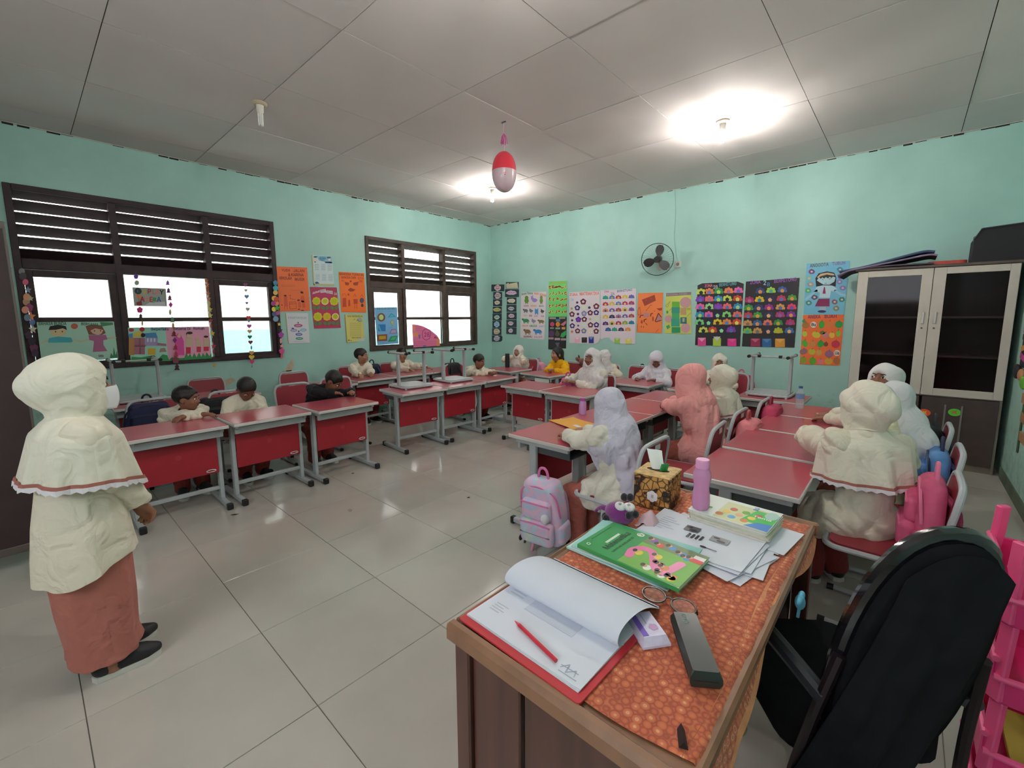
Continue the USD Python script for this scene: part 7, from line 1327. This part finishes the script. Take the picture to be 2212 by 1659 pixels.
    if tunic:
        for i, s in enumerate((-1, 1)): T.cone(hj[i], hj[i] + (kn[i] - hj[i]) * tunic, .105 * S, .112 * S, .05)
    for i in (0, 1):
        w_ = wr[i] - unit(wr[i] - el[i]) * .03 * S
        T.chain([sh[i], el[i], w_], [(.038 + g) * S, (.034 + g) * S, (.026 + g * .8) * S], .025)
    T.ell(N + up * .045 * S + fw * .03 * S, np.array((.04, .05, .035)) * S, np.stack([rt, fw, up], 1), .012, cut=True)
    obj('jacket' if outfit in ('yellow', 'hoodie') else 'shirt', T.build(h, wrinkle(.018, 74, seed)), top_m, t, smooth=True)
    for i in (0, 1):
        dcf = unit(wr[i] - el[i]); obj('cuff', MB().tube([wr[i] - dcf * .05 * S, wr[i] - dcf * .02 * S], [(.028 + g * .8) * S, (.0275 + g * .8) * S], 16), top_m, t, smooth=50)
    if outfit in ('boy', 'yellow', 'black'):
        a = np.linspace(0, 2 * np.pi, 20, endpoint=False)
        obj('collar', MB().tube(np.array([N + up * (.012 - .014 * math.sin(q)) * S + rt * .045 * math.cos(q) * S + fw * (.045 * math.sin(q) + .004) * S for q in a]), .011 * S, 8, closed=True), top_m, t, smooth=True)
    if tail: obj('tunic_skirt', MB().slab(rings(**tail), -.003), top_m, t, smooth=True)
    if legs:
        L = Sdf(); w = .016 if not stand else .026
        L.cone(hj[0], hj[1], .096 * S, .096 * S, .03)
        for i in (0, 1): L.chain([hj[i], kn[i], an_[i] + [0, 0, .012]], [(.072 + w) * S, (.055 + w) * S, (.043 + w) * S], .03)
        if skirt: obj('skirt', MB().slab(rings(**skirt), -.003), cloth(bottom), t, smooth=True)
        else: obj('trousers', L.build(max(h, .008), wrinkle(.014, 60, seed + 5)), cloth(bottom), t, smooth=True)
        for i, s in enumerate((-1, 1)):
            fd = unit(np.array([s * .12, 1, 0])); pr = np.array([fd[1], -fd[0], 0]); b0 = np.array([an_[i][0], an_[i][1], an_[i][2] - .06])
            P = [b0 - fd * .028 + [0, 0, .042], b0 - fd * .02 + [0, 0, .068], b0 + fd * .03 + [0, 0, .064], b0 + fd * .10 * S + pr * .012 + [0, 0, .038], b0 + fd * .10 * S - pr * .012 + [0, 0, .038], b0 + fd * .132 * S + [0, 0, .032]]
            sh_ = obj('shoe', MB().man(hullball(P, [.034, .032, .033, .028, .028, .022], 16)), SHOEM, t, smooth=60)
            sp = LineString([b0 - fd * .03, b0 + fd * .03, b0 + fd * .128 * S]).buffer(.0375) if False else Polygon([tuple((b0 + fd * u_ + pr * v_)[:2]) for u_, v_ in ((-.062, 0), (-.05, .027), (0, .033), (.06, .036), (.11, .036), (.148, .02), (.155, 0), (.148, -.02), (.11, -.036), (.06, -.036), (0, -.033), (-.05, -.027))])
            obj('sole', MB().prism(sp, b0[2] + .0, b0[2] + .022), SOLEM, sh_)
    # ---- head covering
    hc = head or top
    if outfit == 'hijab':
        J = Sdf()
        J.ell(hd((0, -.016, .018)), np.array((.091, .105, .101)) * S, R, .03).ell(hd((0, .012, -.060)), np.array((.073, .080, .06)) * S, R, .04)
        if cape is None:
            J.cone(C - R[:, 2] * .08 * S, N + fw * .01, .074 * S, .088 * S, .05).ell(N - up * .075 * S + fw * .018 * S, np.array((.178, .128, .122)) * S, np.stack([rt, fw, up], 1), .06)
            if long_drape:
                J.cone(N - fw * .05 * S, N - up * long_drape * S - fw * .085 * S, .10 * S, .105 * S, .07).cone(N - up * .06 * S + fw * .05 * S, N - up * (long_drape * .62) * S + fw * .08 * S, .09 * S, .075 * S, .06)
        else:
            J.ell(hd((0, -.066, .002)), np.array((.076, .082, .078)) * S, R, .05).cone(C - R[:, 2] * .085 * S, N + up * .02, .066 * S, .07 * S, .03)
        J.ell(hd((0, .118, -.012)), np.array((.053, .072, .070)) * S, R, .012, cut=True)
        f1, f2 = folds(N, 9, .006, N[2] + .06, N[2] - .12, seed), wrinkle(.0095, 62, seed)
        hm = cloth(hc)
        hj_ = obj('hijab', J.build(h * .9, lambda P: f1(P) * (cape is None) + f2(P)), hm, t, smooth=True)
        a = np.linspace(0, 2 * np.pi, 28, endpoint=False)
        obj('face_band', MB().tube(np.array([hd((.051 * math.cos(q), .072 - .022 * abs(math.cos(q))**2, -.012 + .068 * math.sin(q))) for q in a]), .0045 * S, 6, closed=True), hm, hj_, smooth=True)
        if cape is not None:
            ca, cb, zf, zb, zs, lower = cape      # half widths at the hem, hem depth in front, behind, at the sides, gather
            th = np.linspace(0, 2 * np.pi, 73); tv = np.linspace(0, 1, 22); TH, TV = np.meshgrid(th, tv, indexing='ij')
            sn, cs = np.sin(TH), np.cos(TH)      # sn: to the front, cs: to the right
            dep = np.where(sn > 0, zs + (zf - zs) * sn**2, zs + (zb - zs) * sn**2)
            ra = np.interp(TV, [0, .08, .3, 1], [.064, .088, min(.198, ca - .004), ca]); rb_ = np.interp(TV, [0, .08, .3, 1], [.064, .078, .122, cb])
            fl = 1 + (.02 + .075 * TV) * (np.sin(11 * TH + seed) * .6 + np.sin(7 * TH + 2 * seed) * .5 + .3 * np.sin(19 * TH)) * (1 - .4 * np.abs(cs))
            base = N + up * .055 * S + R[:, 1] * lower
            P = base + (cs * ra * fl)[..., None] * rt + (sn * rb_ * fl)[..., None] * fw - (TV * dep)[..., None] * np.array([0, 0, 1.0])
            obj('hijab_cape', MB().slab(P, -.004), hm, hj_, smooth=True)
            def ring(i0, i1, off, col, nm, zig=0):
                Q = P[:, i0:i1 + 1].copy(); o = np.stack([cs, sn], -1)[:, i0:i1 + 1]; Q += (o[..., :1] * rt + o[..., 1:] * fw) * off
                if zig: Q[:, -1, 2] -= zig * (np.arange(len(th)) % 2)
                obj(nm, MB().slab(Q, -.003), pm(col, .85), hj_, smooth=False)
            ring(19, 20, .006, '#a8685c', 'hem_stripe'); ring(20, 21, .007, '#e2dde2', 'lace_edge', .008)
            obj('gather_band', MB().tube(np.array([base + rt * .068 * math.cos(q) + fw * .068 * math.sin(q) for q in a]), .006, 6, closed=True), hm, hj_, smooth=True)
    elif outfit == 'hoodie':
        J = Sdf()
        J.ell(hd((0, -.018, .020)), np.array((.100, .118, .112)) * S, R, .03).ell(hd((0, -.085, .055)), np.array((.06, .07, .065)) * S, R, .06).ell(hd((0, .0, -.06)), np.array((.088, .095, .075)) * S, R, .05).cone(N - fw * .01 - up * .03 * S, N + up * .05 * S, .118 * S, .10 * S, .06).ell(N - fw * .05 * S - up * .01, np.array((.135, .085, .07)) * S, np.stack([rt, fw, up], 1), .06)
        J.ell(hd((0, .125, -.012)), np.array((.066, .095, .086)) * S, R, .014, cut=True)
        hd_ = obj('hood', J.build(h * .9, wrinkle(.013, 62, seed)), top_m, t, smooth=True)
        obj('hood_seam', MB().tube(np.array([hd((0, -.018 + .119 * math.cos(q), .020 + .113 * math.sin(q))) for q in np.linspace(.5, 3.3, 16)]), .0025, 6), pm('#d8847c', .85), hd_)
    if outfit != 'hijab' and outfit != 'hoodie' or (outfit == 'hijab' and False):
        Hh = Sdf(); Hh.ell(hd((0, -.016, .030)), np.array((.081, .095, .089)) * S, R, .02)
        if hair == 'girl':
            Hh.ell(hd((0, -.05, -.02)), np.array((.072, .062, .085)) * S, R, .04).cone(hd((0, -.09, -.01)), hd((.0, -.125, -.085)), .028 * S, .014 * S, .02).cone(hd((-.07, .03, .03)), hd((-.072, .012, -.05)), .014 * S, .008 * S, .015).cone(hd((.07, .03, .03)), hd((.072, .012, -.05)), .014 * S, .008 * S, .015)
        Hh.ell(hd((0, .098, -.03)), np.array((.082, .075, .088)) * S, R, .012, cut=True)
        if hair == 'boy': Hh.ell(hd((0, -.02, -.098)), np.array((.12, .12, .062)) * S, R, .015, cut=True); [Hh.ell(hd((s * .08, .012, -.02)), np.array((.022, .03, .04)) * S, R, .01, cut=True) for s in (-1, 1)]
        obj('hair', Hh.build(h * .7, wrinkle(.0035, 90, seed)), HAIRM, t, smooth=True)
    return t

UNI = 'in a cream uniform'
# standing girl in the left foreground
person('standing girl in a cream hijab, white mask and pink skirt at the left', 3.74, -6.02, 98, S=1.03, hip=.64, lean=2, hy=-12, hp=4, stand=True, mask=True, h=.0075, top=CREAM, head='#e6e2d0', sleeve=.02,
       hands=((-.035, .175, .64), (.03, .185, .62)), world=False, elbow=(.35, -.8, -.4), cape=(.212, .168, .31, .25, .26, .0), bottom='#bb7468', seed=3, curl=70, feet=((-.062, .05, .06), (.062, .015, .06)),
       tail=dict(rows=[(.90, 0, .0, .118, .088), (.80, 0, .0, .138, .112), (.66, 0, -.004, .158, .132), (.55, 0, -.006, .17, .142), (.47, 0, -.004, .176, .150)], seed=2, folds_=(.01, .05), hem=lambda a: .035 * np.sin(a) + .012 * np.sin(3 * a)),
       skirt=dict(rows=[(.70, 0, 0, .125, .105), (.5, 0, .004, .136, .126), (.3, 0, .008, .130, .122), (.14, 0, .012, .122, .110), (.085, 0, .016, .124, .116)], seed=5, folds_=(.01, .06), hem=lambda a: -.012 * np.sin(a + 2.2)))
# front left row
person('boy in a cream shirt resting on folded arms and turning his head right', 1.56, -5.30, 0, S=.90, hip=.43, lean=42, hy=58, hp=6, top=CREAM, outfit='boy', skin=1, hands=((2.02, -5.35, .675), (2.05, -5.20, .675)), elbow=(1, .1, -.1), bottom='#8c3c38', seed=4, h=.008)
person('boy in a cream shirt bowing his head over the middle front left desk', 1.58, -4.85, 0, S=.90, hip=.40, lean=24, hy=4, hp=48, top=CREAM, outfit='boy', skin=3, hands=((1.86, -4.80, .60), (1.86, -4.92, .60)), bottom='#8c3c38', seed=5, h=.008)
person('pupil in a black top slumping sideways over the front left desk', 1.60, -4.26, 0, S=.92, hip=.43, lean=30, side=-24, hy=35, hp=42, top=BLACKC, outfit='black', skin=1, hands=((2.02, -4.0, .69), (1.98, -4.16, .70)), elbow=(1, .1, .1), bottom='#8c3c38', seed=6, h=.008)
# window row
person('boy in a cream shirt turning his head under the posters', .42, -3.06, 0, S=.93, hip=.44, lean=14, hy=38, hp=2, top=CREAM, outfit='boy', skin=2, hands=((.85, -3.10, .675), (.86, -3.26, .675)), bottom='#8c3c38', seed=7)
person('boy in a cream shirt half hidden behind an upturned chair leg', .42, -2.40, 0, S=.90, hip=.43, lean=12, hy=-8, hp=0, top=CREAM, outfit='boy', skin=2, hands=((.82, -2.10, .675), (.84, -2.46, .675)), bottom='#8c3c38', seed=8)
person('boy in a cream shirt clasping his hands on the desk near the room corner', 1.48, -1.97, 0, S=.88, hip=.43, lean=30, hy=16, hp=16, top=CREAM, outfit='boy', skin=1, hands=((1.92, -1.90, .68), (1.92, -2.0, .68)), bottom='#8c3c38', seed=9, curl=75)
# back row
person('girl in a cream hijab holding her head in the room corner', 1.52, -.82, -90, S=.90, hip=.44, lean=16, hy=16, hp=2, top=CREAM, head='#e6e2da', skin=2, hands=((1.605, -.955, .80), (1.425, -.955, .80)), elbow=(1, .5, -.6), seed=10, curl=35)
person('girl with dark tied hair in a bright yellow jacket', 2.33, -.84, -98, S=.92, hip=.44, lean=20, hy=-14, hp=0, top=YEL, outfit='yellow', hair='girl', skin=2, sleeve=.022, hands=((2.40, -1.16, .675), (2.31, -1.18, .675)), bottom='#b4685c', seed=11)
person('smiling girl in a white hijab facing the camera behind two empty desks', 3.47, -1.82, -95, S=1.0, hip=.455, lean=10, hy=8, hp=-2, top='#e4e0d4', head=WHITE, skin=1, hands=((3.36, -2.06, .69), (3.20, -2.0, .70)), seed=12, h=.0075, long_drape=.2)
person('girl in a white hijab partly hidden behind the smiling girl', 3.03, -.78, -90, S=.90, hip=.43, lean=14, hy=-25, hp=8, top=CREAM, head=WHITE, skin=1, hands=((3.22, -1.06, .675), (2.92, -1.1, .675)), seed=13)
person('girl in a pale lilac hijab bowing her head by the poster wall', 3.78, -.84, -90, S=.92, hip=.44, lean=12, hy=22, hp=34, top='#dcd9e2', head='#d8d6e2', skin=3, hands=((3.86, -1.12, .66), (3.62, -1.12, .66)), seed=14, long_drape=.2)
person('girl in a cream hijab looking over behind the pink hoodie by the back wall', 4.50, -.80, -90, S=.90, hip=.44, lean=8, hy=18, hp=2, top=CREAM, head='#e4e0d2', skin=1, hands=((4.6, -1.1, .66), (4.4, -1.1, .66)), seed=15)
# middle row
person('girl in a long lavender hijab seen from behind, holding the yellow envelope', 4.90, -3.89, 176, S=.94, hip=.43, lean=10, hy=-14, hp=14, top='#e4e0d2', head=LAV, skin=2, hands=((4.53, -3.90, .68), (4.55, -3.72, .68)), seed=16, h=.0068, long_drape=.33, tunic=.35, sleeve=.02, curl=45)
person('pupil in a pink hoodie leaning on the middle row desks', 5.02, -2.79, 176, S=1.0, hip=.44, lean=18, hy=-26, hp=12, top=PINKH, outfit='hoodie', skin=1, sleeve=.026, hands=((4.60, -2.62, .69), (4.58, -2.48, .69)), bottom='#a85c50', tunic=.2, bulk=1.2, seed=17, h=.0075, curl=75)
person('girl in a cream hijab in profile at the far end of the middle row', 5.02, -2.22, 178, S=.93, hip=.44, lean=12, hy=8, hp=4, top=CREAM, head='#e8e4d4', skin=0, hands=((4.66, -2.26, .68), (4.66, -2.06, .68)), seed=18, cape=(.206, .18, .26, .24, .24, .0))
# right row
person('girl in a cream hijab with striped hem seen from behind at the right', 5.985, -3.53, 128, S=1.05, hip=.455, lean=4, hy=8, hp=12, hr=0, top='#dfd8c4', head='#e6e0ce', skin=1, hands=((5.64, -3.16, .74), (6.0, -3.12, .66)), elbow=((-1.0, .2, -.4), (1, -.45, -.55)), seed=19, h=.0068, tunic=.5, sleeve=.028, cape=(.206, .175, .25, .26, .25, .0), curl=45, bottom='#8c3c3c')
person('girl in a white hijab leaning right behind the striped hem hijab girl', 6.10, -2.92, 160, S=.97, hip=.45, lean=10, side=10, hy=-60, hp=18, top='#ddd8b8', head='#dcdce0', skin=3, hands=((5.76, -2.86, .68), (5.8, -2.7, .68)), seed=20, h=.008, long_drape=.1)
person('girl in a white hijab with only her eyes showing before the cabinet', 6.03, -2.26, 180, S=1.02, hip=.465, lean=6, hy=64, hp=-14, top=CREAM, head='#e4e2e0', skin=1, hands=((5.68, -2.3, .68), (5.68, -2.1, .68)), seed=21)
